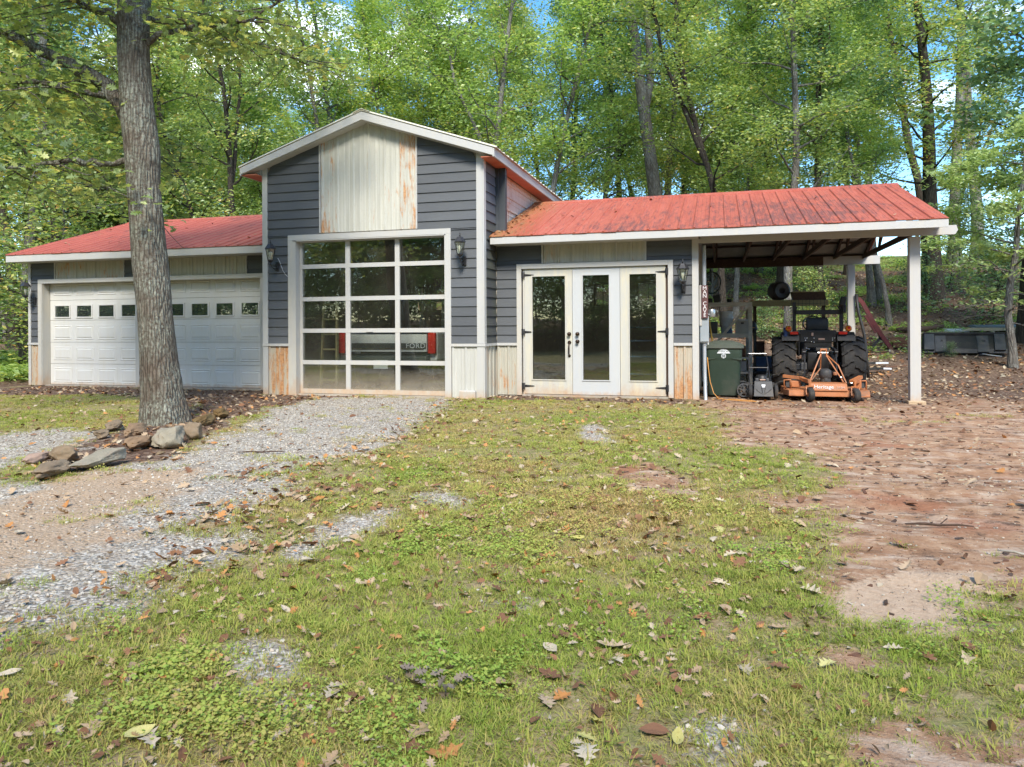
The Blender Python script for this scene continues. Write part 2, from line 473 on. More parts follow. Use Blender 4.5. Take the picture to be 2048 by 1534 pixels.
    def build(s, name, mat, parent=None, smooth=False, fix=True, loc=None, angle=None):
        me = bpy.data.meshes.new(name)
        me.from_pydata(s.v, [], s.f)
        if fix:
            bm = bmesh.new()
            bm.from_mesh(me)
            bmesh.ops.recalc_face_normals(bm, faces=bm.faces)
            bm.to_mesh(me)
            bm.free()
        if mat is not None:
            me.materials.append(mat)
        if smooth:
            me.shade_smooth()
            if angle:
                me.set_sharp_from_angle(angle=R(angle))
        o = bpy.data.objects.new(name, me)
        COL.objects.link(o)
        if parent is not None:
            o.parent = parent
        if loc:
            o.location = loc
        return o

def tag(o, label=None, cat=None, group=None, kind=None):
    if label: o['label'] = label
    if cat: o['category'] = cat
    if group: o['group'] = group
    if kind: o['kind'] = kind
    return o

def thing(name, label, cat, loc=(0, 0, 0), rz=0.0, group=None):
    o = bpy.data.objects.new(name, None)
    COL.objects.link(o)
    o.location = loc
    o.rotation_euler = (0, 0, rz)
    o.empty_display_size = 0.2
    return tag(o, label, cat, group)

def copy_tree(o, parent=None):
    c = o.copy()
    COL.objects.link(c)
    if parent is not None:
        c.parent = parent
    for ch in list(o.children):
        copy_tree(ch, c)
    return c

def share(o, name, loc=None, parent=None):
    """another object on the same mesh"""
    c = bpy.data.objects.new(name, o.data)
    COL.objects.link(c)
    c.parent = parent if parent is not None else o.parent
    if loc is not None:
        c.location = loc
    return c

def text(name, body, size, mat, parent, m, extrude=0.002, align='CENTER', sx=1.0, space=1.0, line=1.0):
    cu = bpy.data.curves.new(name, 'FONT')
    cu.body = body
    cu.size = size
    cu.extrude = extrude
    cu.align_x = align
    cu.align_y = 'CENTER'
    cu.space_character = space
    cu.space_line = line
    cu.materials.append(mat)
    tmp = bpy.data.objects.new('tmp_text', cu)
    COL.objects.link(tmp)
    dg = bpy.context.evaluated_depsgraph_get()
    me = bpy.data.meshes.new_from_object(tmp.evaluated_get(dg))
    bpy.data.objects.remove(tmp)
    bpy.data.curves.remove(cu)
    me.transform(m @ Matrix.Diagonal((sx, 1, 1, 1)))
    if not me.materials:
        me.materials.append(mat)
    o = bpy.data.objects.new(name, me)
    COL.objects.link(o)
    o.parent = parent
    return o

FACE_FRONT = Matrix.Rotation(R(90), 4, 'X')       # a text plane that faces -Y

def terr(x, y):
    x, y = np.asarray(x, float), np.asarray(y, float)
    s = np.log1p(np.exp(np.clip((y - 7.5) * 1.2, -40, 40))) / 1.2
    h = 0.19 * np.minimum(s, 25) + 0.03 * np.maximum(s - 25, 0)
    h = h + 0.035 * np.sin(x * 0.9 + y * 0.35) * np.clip((y - 6) / 5, 0, 1) + 0.06 * np.sin(x * 0.33 - y * 0.5) * np.clip((y - 7) / 5, 0, 1)
    h = h + 0.16 * np.log1p(np.exp(np.clip((-24 - y) * .6, -40, 40))) / .6 * np.clip((60 + y) / 30, .2, 1)
    return h
# ================================================================== THE BUILDING
B = thing('workshop_building', 'dark grey workshop with tall gabled centre bay, red metal roofs and a carport', 'building', (0, 0, 0))
YW = 0.645                       # front walls of the two low wings; the tower stands at Y = 0
RIB = 0.2286
COURSE0, COURSE = 0.9762, 0.1527

def zu(x):                        # underside of the tower's rake
    return 4.485 - 0.324 * abs(x - 1.985)

def board_front(xl0, xr0, xl1, xr1, z0, z1, Y, mat):
    e = rnd.uniform(-0.0015, 0.0015)
    MB().hexa([(xl0, Y - 0.024 + e, z0), (xr0, Y - 0.024 - e, z0), (xr0, Y, z0), (xl0, Y, z0),
               (xl1, Y - 0.006, z1), (xr1, Y - 0.006, z1), (xr1, Y, z1), (xl1, Y, z1)]).build('siding_board', mat, B)

def courses(zlo, zhi):
    k = -1
    while True:
        z0, z1 = COURSE0 + COURSE * k, COURSE0 + COURSE * (k + 1)
        if z0 >= zhi: return
        if z1 > zlo + 0.02:
            yield max(z0, zlo), min(z1, zhi)
        k += 1

def ribbed(x0, x1, z0, z1, Y, mat, name='metal_panel', pitch=RIB, top=None, parent=None):
    """ribbed steel wall sheet, one part per strip between two ribs"""
    n = max(1, round((x1 - x0) / pitch))
    w = (x1 - x0) / n
    for i in range(n):
        a = x0 + i * w
        b = a + w - 0.0012
        prof = [(a, -0.004), (a + 0.012, -0.022), (a + 0.034, -0.022), (a + 0.048, -0.004),
                (a + w * 0.44, -0.004), (a + w * 0.47, -0.009), (a + w * 0.53, -0.009), (a + w * 0.56, -0.004),
                (a + w * 0.74, -0.004), (a + w * 0.77, -0.009), (a + w * 0.83, -0.009), (a + w * 0.86, -0.004), (b, -0.004)]
        m = len(prof)
        poly = prof + [(b, 0.0), (a, 0.0)]
        k = len(poly)
        vs = [(u, Y + v, z0) for u, v in poly] + [(u, Y + v, top(u) if top else z1) for u, v in poly]
        fs = [tuple(range(k)), tuple(range(2 * k - 1, k - 1, -1))] + [(j, j + k, (j + 1) % k + k, (j + 1) % k) for j in range(k)]
        MB().add(vs, fs).build(name, mat, parent or B)

def trim(x0, x1, y0, y1, z0, z1, mat=None, name='trim_board'):
    return MB().box(x0, x1, y0, y1, z0, z1).build(name, mat or M['trim'], B)

# ---- floor slab and shells
MB().box(-5.86, 0.02, 0.66, 6.0, -0.14, -0.004).box(0.03, 3.94, 0.03, 6.0, -0.14, -0.006).box(3.95, 7.2, 0.66, 6.0, -0.14, -0.002).box(0.6, 3.4, -0.06, 0.028, -0.14, -0.02).build('floor_slab', M['concrete'], B)
sh = MB()
T = 0.11
# tower front shell
sh.box(0.004, 0.60, 0.004, T, -0.1, 2.60).box(3.36, 3.966, 0.004, T, -0.1, 2.60)
sh.prism([(0.004, 2.602), (3.966, 2.602), (3.966, 3.83), (1.985, 4.47), (0.004, 3.83)], 0.004, T)
sh.box(0.004, T, T + 0.002, 5.9, -0.1, 3.8)
sh.box(3.966 - T, 3.962, T + 0.002, 5.9, -0.1, 3.8)
sh.build('tower_wall', M['interior'], B)
# rear walls with their windows; the wing walls
def wall_with_holes(mb, x0, x1, z0, z1, y0, y1, holes):
    xs = sorted(set([x0, x1] + [h for q in holes for h in q[:2]]))
    for a, b in zip(xs[:-1], xs[1:]):
        col = [q for q in holes if q[0] <= a + 1e-6 and q[1] >= b - 1e-6]
        z = z0
        for q in sorted(col, key=lambda q: q[2]):
            mb.box(a, b, y0, y1, z, q[2])
            z = q[3]
        mb.box(a, b, y0, y1, z, z1)
    return mb
tw_h = [(-0.0 + 0.25, 0.55, 1.50, 2.12), (0.75, 1.42, 1.50, 2.33), (2.5, 3.2, 1.5, 2.2)]
wall_with_holes(MB(), 0.004, 3.962, -0.1, 4.0, 5.9, 6.0, tw_h).build('rear_wall', M['interior'], B)
ga_h = [(-0.98, -0.22, 1.50, 2.12), (-2.75, -2.2, 1.5, 2.12), (-4.6, -3.9, 1.5, 2.12)]
wall_with_holes(MB(), -5.88, -0.002, -0.1, 2.4, 5.9, 6.0, ga_h).build('rear_wall', M['interior'], B)
wi_h = [(4.75, 5.16, 1.58, 2.12), (5.727, 6.25, 1.55, 2.12)]
wall_with_holes(MB(), 3.97, 7.2, -0.1, 2.4, 5.9, 6.0, wi_h).build('rear_wall', M['interior'], B)
for q in tw_h + ga_h + wi_h:
    f = MB()
    x0, x1, z0, z1 = q
    for a in ((x0, x0 + .04, z0, z1), (x1 - .04, x1, z0, z1), (x0 + .041, x1 - .041, z0, z0 + .04), (x0 + .041, x1 - .041, z1 - .04, z1)):
        f.box(a[0], a[1], 5.88, 6.02, a[2], a[3])
    f.box((x0 + x1) / 2 - .012, (x0 + x1) / 2 + .012, 5.93, 5.96, z0 + .041, z1 - .041)
    wf = f.build('rear_window', M['wood_dark'], B)
gs = MB()
wall_with_holes(gs, -5.88, -0.02, -0.1, 2.43, YW + 0.004, YW + T, [(-5.55, -3.235, -0.1, 2.06), (-2.82, -0.49, -0.1, 2.06)])
gs.box(-5.88, -5.88 + T, YW + T + .002, 5.9, -0.1, 2.43)
gs.prism([(YW + .05, 2.432), (6.0, 2.432), (3.4, 3.5)], -5.88, -5.78, 'X')
gs.build('garage_wall', M['interior'], B)
ws = MB()
wall_with_holes(ws, 3.972, 7.21, -0.06, 2.43, YW + 0.004, YW + T, [(4.44, 6.79, -0.06, 2.07)])
ws.box(7.21 - T, 7.21, YW + T + .002, 5.9, -0.06, 2.43)
ws.prism([(YW + .05, 2.432), (6.0, 2.432), (3.233, 3.48)], 7.1, 7.21, 'X')
ws.build('wing_wall', M['interior'], B)
MB().box(0.12, 3.85, T + .01, 5.9, 3.78, 3.82).box(-5.77, -0.01, .76, 5.9, 2.40, 2.425).box(3.98, 7.09, .76, 5.9, 2.40, 2.425).build('inner_ceiling', M['interior'], B)

# ---- tower front: lap siding
for z0, z1 in courses(0.845, 4.2):
    zm = (z0 + z1) / 2
    def lim(z):
        return max(0.10, 1.985 - (4.47 - z) / 0.324)
    segs = [(0.10, 3.87)]
    def cut(segs, a, b):
        out = []
        for p, q in segs:
            if b <= p or a >= q: out.append((p, q)); continue
            if a > p: out.append((p, a))
            if b < q: out.append((b, q))
        return out
    parts = [(z0, z1)]
    if z0 < 2.676 < z1: parts = [(z0, 2.676), (2.676, z1)]
    for a, b in parts:
        s = [(0.10, 3.87)]
        if a < 2.67: s = cut(s, 0.50, 3.44)
        else: s = cut(s, 1.10, 2.868)
        for xl, xr in s:
            if a >= 2.67:
                l0, l1 = lim(a), lim(b)
                r0, r1 = 3.97 - l0, 3.97 - l1
                L0, L1 = max(xl, l0), max(xl, l1)
                R0, R1 = min(xr, r0), min(xr, r1)
                if R0 - L0 < 0.02: continue
                R1, L1 = max(R1, L1 + .001), L1
                board_front(L0, R0, L1, R1, a, b, 0.0, M['siding'])
            else:
                board_front(xl, xr, xl, xr, a, b, 0.0, M['siding'])
# gable panel of ribbed steel with its edge trims
ribbed(1.124, 2.842, 2.70, None, -0.002, M['metal_gable'], 'gable_panel', 0.2863, top=lambda x: zu(x) + 0.01)
trim(1.098, 1.122, -0.034, 0.0, 2.695, zu(1.1))
trim(2.844, 2.868, -0.034, 0.0, 2.695, zu(2.85))
# corner boards, door surround, wainscot rail
trim(0.0, 0.098, -0.03, 0.0, 0.846, zu(0.05), M['trim'], 'corner_board')
trim(0.0, 0.098, -0.03, 0.0, -0.03, 0.798, M['trim'], 'corner_board')
trim(3.872, 3.97, -0.03, 0.0, 0.846, zu(3.9), M['trim'], 'corner_board')
trim(3.872, 3.97, -0.03, 0.0, -0.035, 0.798, M['trim'], 'corner_board')
trim(3.972, 3.998, -0.03, 0.075, 0.846, 3.74, M['trim'], 'corner_board')
trim(3.972, 3.998, -0.03, 0.075, -0.035, 0.798, M['trim'], 'corner_board')
trim(-0.004, 0.499, -0.042, 0.0, 0.80, 0.843, M['trim'], 'wainscot_rail')
trim(3.441, 4.012, -0.042, 0.0, 0.80, 0.843, M['trim'], 'wainscot_rail')
trim(3.974, 4.012, 0.002, YW - 0.034, 0.80, 0.843, M['trim'], 'wainscot_rail')
ribbed(0.10, 0.498, -0.03, 0.798, -0.002, M['metal_rusty'], 'wainscot_panel', 0.199)
ribbed(3.442, 3.870, -0.035, 0.798, -0.002, M['metal_clean'], 'wainscot_panel', 0.214)
MB().cbox((3.72, -0.055, 0.03), (0.27, 0.075, 0.15), ch=0.012).build('footing_block', M['trim'], B)
for x0, x1 in ((0.50, 0.592), (3.352, 3.44)):
    trim(x0, x1, -0.038, -0.001, -0.03, 2.588, M['trim_dirty'] if x0 < 1 else M['trim'], 'door_surround')
trim(0.50, 3.44, -0.038, -0.001, 2.59, 2.678, M['trim'], 'door_surround')
trim(0.592, 0.646, -0.036, 0.13, -0.03, 2.57, M['trim_dirty'], 'door_jamb')
trim(3.334, 3.351, -0.036, 0.13, -0.03, 2.57, M['trim'], 'door_jamb')
trim(0.648, 3.332, -0.034, 0.13, 2.572, 2.588, M['trim'], 'door_jamb')

# ---- tower side (right): siding up to the grey chase, then rusty side sheets above the wing roof
def board_side(y0, y1, z0, z1, X, mat):
    MB().hexa([(X, y0, z0), (X + 0.024, y0, z0), (X + 0.024, y1, z0), (X, y1, z0),
               (X, y0, z1), (X + 0.006, y0, z1), (X + 0.006, y1, z1), (X, y1, z1)]).build('siding_board', mat, B)
for z0, z1 in courses(0.845, 3.74):
    board_side(0.077, YW - 0.002, z0, z1, 3.972, M['siding_mossy'] if z1 < 2.9 else M['siding'])
n = 3
for i in range(n):
    a = 0.077 + i * (YW - 0.08) / n
    b = a + (YW - 0.08) / n - .002
    MB().prism([(3.972, a), (3.972, b), (3.977, b), (3.977, a + .055), (3.992, a + .04), (3.992, a + .014), (3.977, a)], -0.03, 0.798, 'Z').build('wainscot_panel', M['metal_wing'], B)
MB().box(3.974, 4.15, YW + 0.002, YW + 0.10, 2.50, 3.74).box(3.972, 4.04, YW - .022, YW, 2.6, 3.74).build('corner_chase', M['chase'], B)
z = 2.45
while z < 3.72:
    z1 = min(z + RIB, 3.73)
    MB().prism([(3.966, z), (3.975, z), (3.993, z + .014), (3.993, z + .036), (3.975, z + .05), (3.975, z1 - .08), (3.98, z1 - .07), (3.98, z1 - .055), (3.975, z1 - .045), (3.975, z1 - .001), (3.966, z1 - .001)],
               YW + 0.102, 5.9, 'Y').build('side_panel', M['metal_side'], B)
    z = z1
wall_left = MB()
wall_left.box(-0.004, 0.002, 0.02, 5.9, -0.05, 3.8).build('tower_side_sheet', M['siding'], B)

# ---- roofs ---------------------------------------------------------------------------------
def strip_profile(w):
    return [(0, 0.0), (0.012, 0.020), (0.036, 0.020), (0.05, 0.002), (w * .44, 0.002), (w * .47, 0.006), (w * .53, 0.006), (w * .56, 0.002),
            (w * .74, 0.002), (w * .77, 0.006), (w * .83, 0.006), (w * .86, 0.002), (w - .001, 0.002), (w - .001, -0.004), (0, -0.004)]

def roof_strips(parent, mat, a0, a1, lo, hi, along='X', name='roof_panel', cut=None):
    """strips side by side along an axis, each running up the slope from LO=(u,z) to HI=(u,z)"""
    n = round((a1 - a0) / RIB)
    w = (a1 - a0) / n
    d = Vector((hi[0] - lo[0], hi[1] - lo[1])).normalized()
    nx, nz = -d.y, d.x
    if nz < 0: nx, nz = -nx, -nz
    for i in range(n):
        a = a0 + i * w
        prof = strip_profile(w)
        k = len(prof)
        vs = []
        jit = rnd.uniform(-.008, .008)
        for (u, z_) in ((lo[0] - d.x * jit, lo[1] - d.y * jit), hi):
            for p, h in prof:
                q = (u + nx * h, z_ + nz * h)
                vs.append((a + p, q[0], q[1]) if along == 'X' else (q[0], a + p, q[1]))
        fs = [tuple(range(k)), tuple(range(2 * k - 1, k - 1, -1))] + [(j, j + k, (j + 1) % k + k, (j + 1) % k) for j in range(k)]
        MB().add(vs, fs).build(name, mat, parent)

def slab(mb, a0, a1, lo, hi, t, along='X'):
    d = Vector((hi[0] - lo[0], hi[1] - lo[1])).normalized()
    nx, nz = -d.y, d.x
    if nz < 0: nx, nz = -nx, -nz
    q = [(lo[0], lo[1]), (hi[0], hi[1]), (hi[0] - nx * t, hi[1] - nz * t), (lo[0] - nx * t, lo[1] - nz * t)]
    mb.prism(q, a0, a1, 'X' if along == 'X' else 'Y')
    return mb

# right wing roof (structure under the sheets is the part, its sheets and caps are sub-parts)
RW = dict(x0=4.0, x1=10.55, eave=(0.225, 2.548), ridge=(3.233, 3.555), back=(6.24, 2.548))
dk = MB()
slab(dk, RW['x0'], RW['x1'] - .02, (RW['eave'][0] + .02, RW['eave'][1] + .002), (RW['ridge'][0], RW['ridge'][1] - .006), 0.012)
slab(dk, RW['x0'], RW['x1'] - .02, (RW['back'][0] - .02, RW['back'][1] + .002), (RW['ridge'][0], RW['ridge'][1] - .006), 0.012)
wing_roof = dk.build('wing_roof', M['sheet_under'], B)
roof_strips(wing_roof, M['roof_right'], RW['x0'], RW['x1'], RW['eave'], RW['ridge'])
bs = MB()
slab(bs, RW['x0'], RW['x1'], (RW['back'][0], RW['back'][1] + .012), (RW['ridge'][0], RW['ridge'][1] + .006), 0.006)
bs.build('rear_roof_sheet', M['roof_right'], wing_roof)
MB().add([(RW['x0'], 3.10, 3.532), (RW['x1'] + .01, 3.10, 3.532), (RW['x1'] + .01, 3.233, 3.592), (RW['x0'], 3.233, 3.592), (RW['x0'], 3.366, 3.532), (RW['x1'] + .01, 3.366, 3.532),
          (RW['x0'], 3.10, 3.512), (RW['x1'] + .01, 3.10, 3.512), (RW['x0'], 3.366, 3.512), (RW['x1'] + .01, 3.366, 3.512)],
         [(0, 1, 2, 3), (3, 2, 5, 4), (0, 6, 7, 1), (4, 5, 9, 8), (1, 7, 9, 5, 2), (0, 3, 4, 8, 6)]).build('ridge_cap', M['roof_right'], wing_roof)
MB().box(4.012, 10.545, 0.236, 0.262, 2.43, 2.534).build('fascia_board', M['trim'], wing_roof)
MB().box(4.012, 9.3, 6.2, 6.225, 2.42, 2.525).build('rear_fascia', M['wood_dark'], wing_roof)
MB().box(4.014, 7.24, 0.264, YW - 0.003, 2.432, 2.446).build('soffit_board', M['trim'], wing_roof)
# rake edge at the open gable
slab(slab(MB(), 10.531, 10.552, (0.27, 2.53), (3.2, 3.515), 0.09), 10.531, 10.552, (6.2, 2.53), (3.26, 3.515), 0.09).build('rake_board', M['roof_right'], wing_roof)

# garage roof
GL = dict(x0=-6.02, x1=-0.01, eave=(0.225, 2.575), ridge=(3.42, 3.645), back=(6.6, 2.575))
dk = MB()
slab(dk, GL['x0'] + .02, GL['x1'], (GL['eave'][0] + .02, GL['eave'][1] + .002), (GL['ridge'][0], GL['ridge'][1] - .006), 0.012)
slab(dk, GL['x0'] + .02, GL['x1'], (GL['back'][0] - .02, GL['back'][1] + .002), (GL['ridge'][0], GL['ridge'][1] - .006), 0.012)
gar_roof = dk.build('garage_roof', M['sheet_under'], B)
roof_strips(gar_roof, M['roof_left'], GL['x0'], GL['x1'], GL['eave'], GL['ridge'])
bs = MB()
slab(bs, GL['x0'], GL['x1'], (GL['back'][0], GL['back'][1] + .012), (GL['ridge'][0], GL['ridge'][1] + .006), 0.006)
bs.build('rear_roof_sheet', M['roof_left'], gar_roof)
MB().add([(GL['x0'] - .01, 3.28, 3.618), (GL['x1'], 3.28, 3.618), (GL['x1'], 3.42, 3.68), (GL['x0'] - .01, 3.42, 3.68), (GL['x0'] - .01, 3.56, 3.618), (GL['x1'], 3.56, 3.618),
          (GL['x0'] - .01, 3.28, 3.60), (GL['x1'], 3.28, 3.60), (GL['x0'] - .01, 3.56, 3.60), (GL['x1'], 3.56, 3.60)],
         [(0, 1, 2, 3), (3, 2, 5, 4), (0, 6, 7, 1), (4, 5, 9, 8), (1, 7, 9, 5, 2), (0, 3, 4, 8, 6)]).build('ridge_cap', M['roof_left'], gar_roof)
MB().box(-6.015, -0.012, 0.236, 0.262, 2.44, 2.56).build('fascia_board', M['trim'], gar_roof)
MB().box(-6.013, -0.012, 0.264, YW - 0.003, 2.442, 2.456).build('soffit_board', M['trim'], gar_roof)
slab(slab(MB(), -6.018, -5.998, (0.27, 2.56), (3.38, 3.605), 0.1), -6.018, -5.998, (6.5, 2.56), (3.45, 3.605), 0.1).build('rake_board', M['trim'], gar_roof)

# tower roof: cream steel, red soffits
TX, TZ = 1.985, 4.625
SL = 0.335
xe_l, xe_r = -0.335, 4.262
ze = TZ - SL * (TX - xe_l)
dk = MB()
slab(dk, -0.20, 6.15, (xe_l + .03, ze + .002), (TX, TZ - .006), 0.012, 'Y')
slab(dk, -0.20, 6.15, (xe_r - .03, TZ - SL * (xe_r - TX) + .002), (TX, TZ - .006), 0.012, 'Y')
tow_roof = dk.build('tower_roof', M['trim'], B)
roof_strips(tow_roof, M['roof_cream'], -0.225, 6.17, (xe_l, ze), (TX, TZ), 'Y')
roof_strips(tow_roof, M['roof_cream'], -0.225, 6.17, (xe_r, TZ - SL * (xe_r - TX)), (TX, TZ), 'Y')
MB().prism([(TX - .15, TZ - .03), (TX, TZ + .03), (TX + .15, TZ - .03), (TX + .15, TZ - .04), (TX, TZ + .02), (TX - .15, TZ - .04)], -0.235, 6.18).build('ridge_cap', M['roof_cream'], tow_roof)
# rake fascia boards with depth below the sheets, sloping soffit behind them
def rake(x_out, sgn):
    za = TZ - SL * abs(x_out - TX) - 0.022
    return MB().prism([(x_out, za), (TX, TZ - 0.022), (TX, TZ - 0.148), (x_out, za - 0.112)], -0.218, -0.19)
rake(-0.285, 1).build('rake_board', M['trim'], tow_roof)
rake(4.20, -1).build('rake_board', M['trim'], tow_roof)
for xo in (-0.285, 4.20):
    za = TZ - SL * abs(xo - TX)
    MB().prism([(xo, za - 0.128), (TX, TZ - 0.142), (TX, TZ - 0.156), (xo, za - 0.142)], -0.189, -0.001).build('rake_soffit', M['trim'], tow_roof)
ze_r = TZ - SL * (4.205 - TX)
ze_l = TZ - SL * (TX + 0.285)
MB().box(4.2, 4.226, -0.215, 6.1, ze_r - 0.155, ze_r - 0.03).build('eave_fascia', M['trim'], tow_roof)
MB().box(-0.31, -0.286, -0.215, 6.1, ze_l - 0.155, ze_l - 0.03).build('eave_fascia', M['trim'], tow_roof)
MB().box(4.0, 4.198, -0.186, 6.1, ze_r - 0.152, ze_r - 0.138).build('eave_soffit', M['soffit_red'], tow_roof)
MB().box(-0.284, -0.006, -0.186, 6.1, ze_l - 0.152, ze_l - 0.138).build('eave_soffit', M['soffit_red'], tow_roof)
MB().box(3.974, 4.19, -0.06, -0.034, ze_r - .135, ze_r - .01).box(-0.28, -0.004, -0.06, -0.034, ze_l - .135, ze_l - .01).build('eave_return', M['trim'], tow_roof)

# ---- garage wing front ----------------------------------------------------------------------
trim(-5.898, -5.835, YW - 0.03, YW, 0.846, 2.44, M['trim'], 'corner_board')
trim(-5.898, -5.835, YW - 0.03, YW, -0.01, 0.80, M['trim'], 'corner_board')
trim(-5.905, -5.636, YW - 0.042, YW, 0.802, 0.844, M['trim'], 'wainscot_rail')
ribbed(-5.833, -5.636, -0.01, 0.80, YW - 0.002, M['metal_rusty'], 'wainscot_panel', 0.197)
for z0, z1 in courses(0.845, 2.44):
    for a, b in ([(z0, z1)] if not (z0 < 2.11 < z1) else [(z0, 2.11), (2.11, z1)]):
        if a < 2.105:
            board_front(-5.833, -5.635, -5.833, -5.635, a, b, YW, M['siding'])
        else:
            for p, q in ((-5.833, -5.232), (-3.525, -2.512), (-0.78, -0.002)):
                board_front(p, q, p, q, a, b, YW, M['siding'])
for p, q in ((-5.204, -3.554), (-2.484, -0.805)):
    ribbed(p, q, 2.112, 2.44, YW - 0.002, M['metal_wing'], 'frieze_panel', 0.236)
    trim(p - .026, p - .002, YW - .034, YW, 2.112, 2.44)
    trim(q + .002, q + .026, YW - .034, YW, 2.112, 2.44)
trim(-5.633, -0.004, YW - 0.046, YW, 2.03, 2.109, M['trim'], 'door_surround')
trim(-5.633, -5.548, YW - 0.046, YW, -0.01, 2.028, M['trim_dirty'], 'door_surround')
trim(-3.238, -2.818, YW - 0.046, YW, -0.01, 2.028, M['trim'], 'door_surround')
trim(-0.49, -0.41, YW - 0.046, YW, -0.01, 2.028, M['trim'], 'door_surround')
trim(-5.546, -5.53, YW - .04, YW + .14, -0.01, 2.026, M['trim_dirty'], 'door_jamb')
trim(-3.256, -3.24, YW - .04, YW + .14, -0.01, 2.026, M['trim'], 'door_jamb')
trim(-2.816, -2.80, YW - .04, YW + .14, -0.01, 2.026, M['trim'], 'door_jamb')
def garage_door(x0):
    Yd = 0.79
    seams = [0.0, 0.415, 0.85, 1.29, 1.695, 2.09]
    d = MB()
    for a, b in zip(seams[:-1], seams[1:]):
        d.box(x0, x0 + 2.285, Yd, Yd + 0.05, a + 0.003, b - 0.003)
    door = d.build('garage_door', M['garage_door'], B)
    rows = [(0.045, 0.335), (0.49, 0.755), (0.905, 1.19), None, (1.79, 2.02)]
    for i in range(4):
        c = x0 + 0.319 + 0.549 * i
        for j, r in enumerate(rows):
            if r is None:
                f = MB()
                a, b, z0, z1 = c - .205, c + .205, 1.335, 1.605
                for q in ((a, a + .028, z0, z1), (b - .028, b, z0, z1), (a + .0285, b - .0285, z0, z0 + .025), (a + .0285, b - .0285, z1 - .025, z1)):
                    f.box(q[0], q[1], Yd - .016, Yd - .001, q[2], q[3])
                f.build('window_frame', M['garage_door'], door)
                MB().box(a + .029, b - .029, Yd - .010, Yd - .004, z0 + .026, z1 - .026).build('window_pane', M['glass_clean'], door)
                MB().box(a + .029, b - .029, Yd - .0025, Yd - .001, z0 + .026, z1 - .026).build('dark_interior_sheet', M['chase'], door)  # dark sheet behind the pane stands in for the shaded garage interior
            else:
                z0, z1 = r
                a, b = c - .225, c + .225
                # recessed border, raised field
                p = MB()
                o_, i_ = 0.0, 0.03
                vs = [(a, Yd - .001, z0), (b, Yd - .001, z0), (b, Yd - .001, z1), (a, Yd - .001, z1),
                      (a + .012, Yd - .011, z0 + .012), (b - .012, Yd - .011, z0 + .012), (b - .012, Yd - .011, z1 - .012), (a + .012, Yd - .011, z1 - .012),
                      (a + .03, Yd - .002, z0 + .03), (b - .03, Yd - .002, z0 + .03), (b - .03, Yd - .002, z1 - .03), (a + .03, Yd - .002, z1 - .03),
                      (a + .05, Yd - .013, z0 + .05), (b - .05, Yd - .013, z0 + .05), (b - .05, Yd - .013, z1 - .05), (a + .05, Yd - .013, z1 - .05)]
                fs = []
                for k in range(3):
                    for t in range(4):
                        fs.append((k * 4 + t, k * 4 + (t + 1) % 4, k * 4 + 4 + (t + 1) % 4, k * 4 + 4 + t))
                fs.append((12, 13, 14, 15))
                p.add(vs, fs).build('raised_panel', M['garage_door'], door, fix=True)
    MB().box(x0, x0 + 2.285, Yd - .006, Yd + .04, -0.012, 0.002).build('bottom_seal', M['rubber'], door)
    return door
garage_door(-5.528)
garage_door(-2.798)

# ---- tower glass door -----------------------------------------------------------------------
YD = 0.10
gd = MB()
gd.box(0.650, 0.700, YD - .012, YD + .03, -0.005, 2.60).box(3.312, 3.332, YD - .012, YD + .03, -0.005, 2.60)
glass_door = gd.build('glazed_door', M['trim_dirty'], B)
rails = [(0.0, 0.075), (0.489, 0.559), (1.025, 1.095), (1.561, 1.631), (2.113, 2.183), (2.556, 2.60)]
for i, (a, b) in enumerate(rails):
    MB().box(0.7005, 3.3115, YD - .016, YD + .03, a, b).build('rail', M['trim_dirty'] if i == 0 else M['trim'], glass_door)
cols = [(0.70, 1.516), (1.599, 2.419), (2.50, 3.312)]
for (a0, b0), (a1, b1) in zip(rails[:-1], rails[1:]):
    for p, q in ((1.516, 1.599), (2.419, 2.50)):
        MB().box(p, q, YD - .014, YD + .03, b0 + .0005, a1 - .0005).build('mullion', M['trim'], glass_door)
    for p, q in cols:
        MB().box(p + .0005, q - .0005, YD + .004, YD + .009, b0 + .0005, a1 - .0005).build('window_pane', M['glass'], glass_door)
MB().box(1.9, 2.02, YD - .03, YD - .0165, 1.035, 1.06).build('lift_handle', M['trim'], glass_door)

# ---- right wing front -----------------------------------------------------------------------
for z0, z1 in courses(0.845, 2.44):
    for a, b in ([(z0, z1)] if not (z0 < 2.13 < z1) else [(z0, 2.132), (2.132, z1)]):
        if a < 2.125:
            board_front(4.0, 4.344, 4.0, 4.344, a, b, YW, M['siding'])
            board_front(6.858, 7.138, 6.858, 7.138, a, b, YW, M['siding'])
        else:
            board_front(4.0, 4.765, 4.0, 4.765, a, b, YW, M['siding'])
            board_front(6.448, 7.138, 6.448, 7.138, a, b, YW, M['siding'])
ribbed(4.79, 6.423, 2.135, 2.44, YW - 0.002, M['metal_wing'], 'frieze_panel', 0.233)
trim(4.766, 4.788, YW - .034, YW, 2.135, 2.44)
trim(6.425, 6.447, YW - .034, YW, 2.135, 2.44)
trim(7.14, 7.236, YW - 0.03, YW, -0.03, 2.43, M['trim'], 'corner_board')
trim(3.998, 4.345, YW - 0.042, YW, 0.80, 0.843, M['trim'], 'wainscot_rail')
trim(6.857, 7.139, YW - 0.042, YW, 0.80, 0.843, M['trim'], 'wainscot_rail')
ribbed(3.998, 4.345, -0.01, 0.798, YW - 0.002, M['metal_wing'], 'wainscot_panel', 0.1735)
ribbed(6.857, 7.138, -0.03, 0.798, YW - 0.002, M['metal_rusty'], 'wainscot_panel', 0.141)
trim(4.346, 4.424, YW - 0.04, YW, -0.01, 2.128, M['trim_dirty'], 'door_surround')
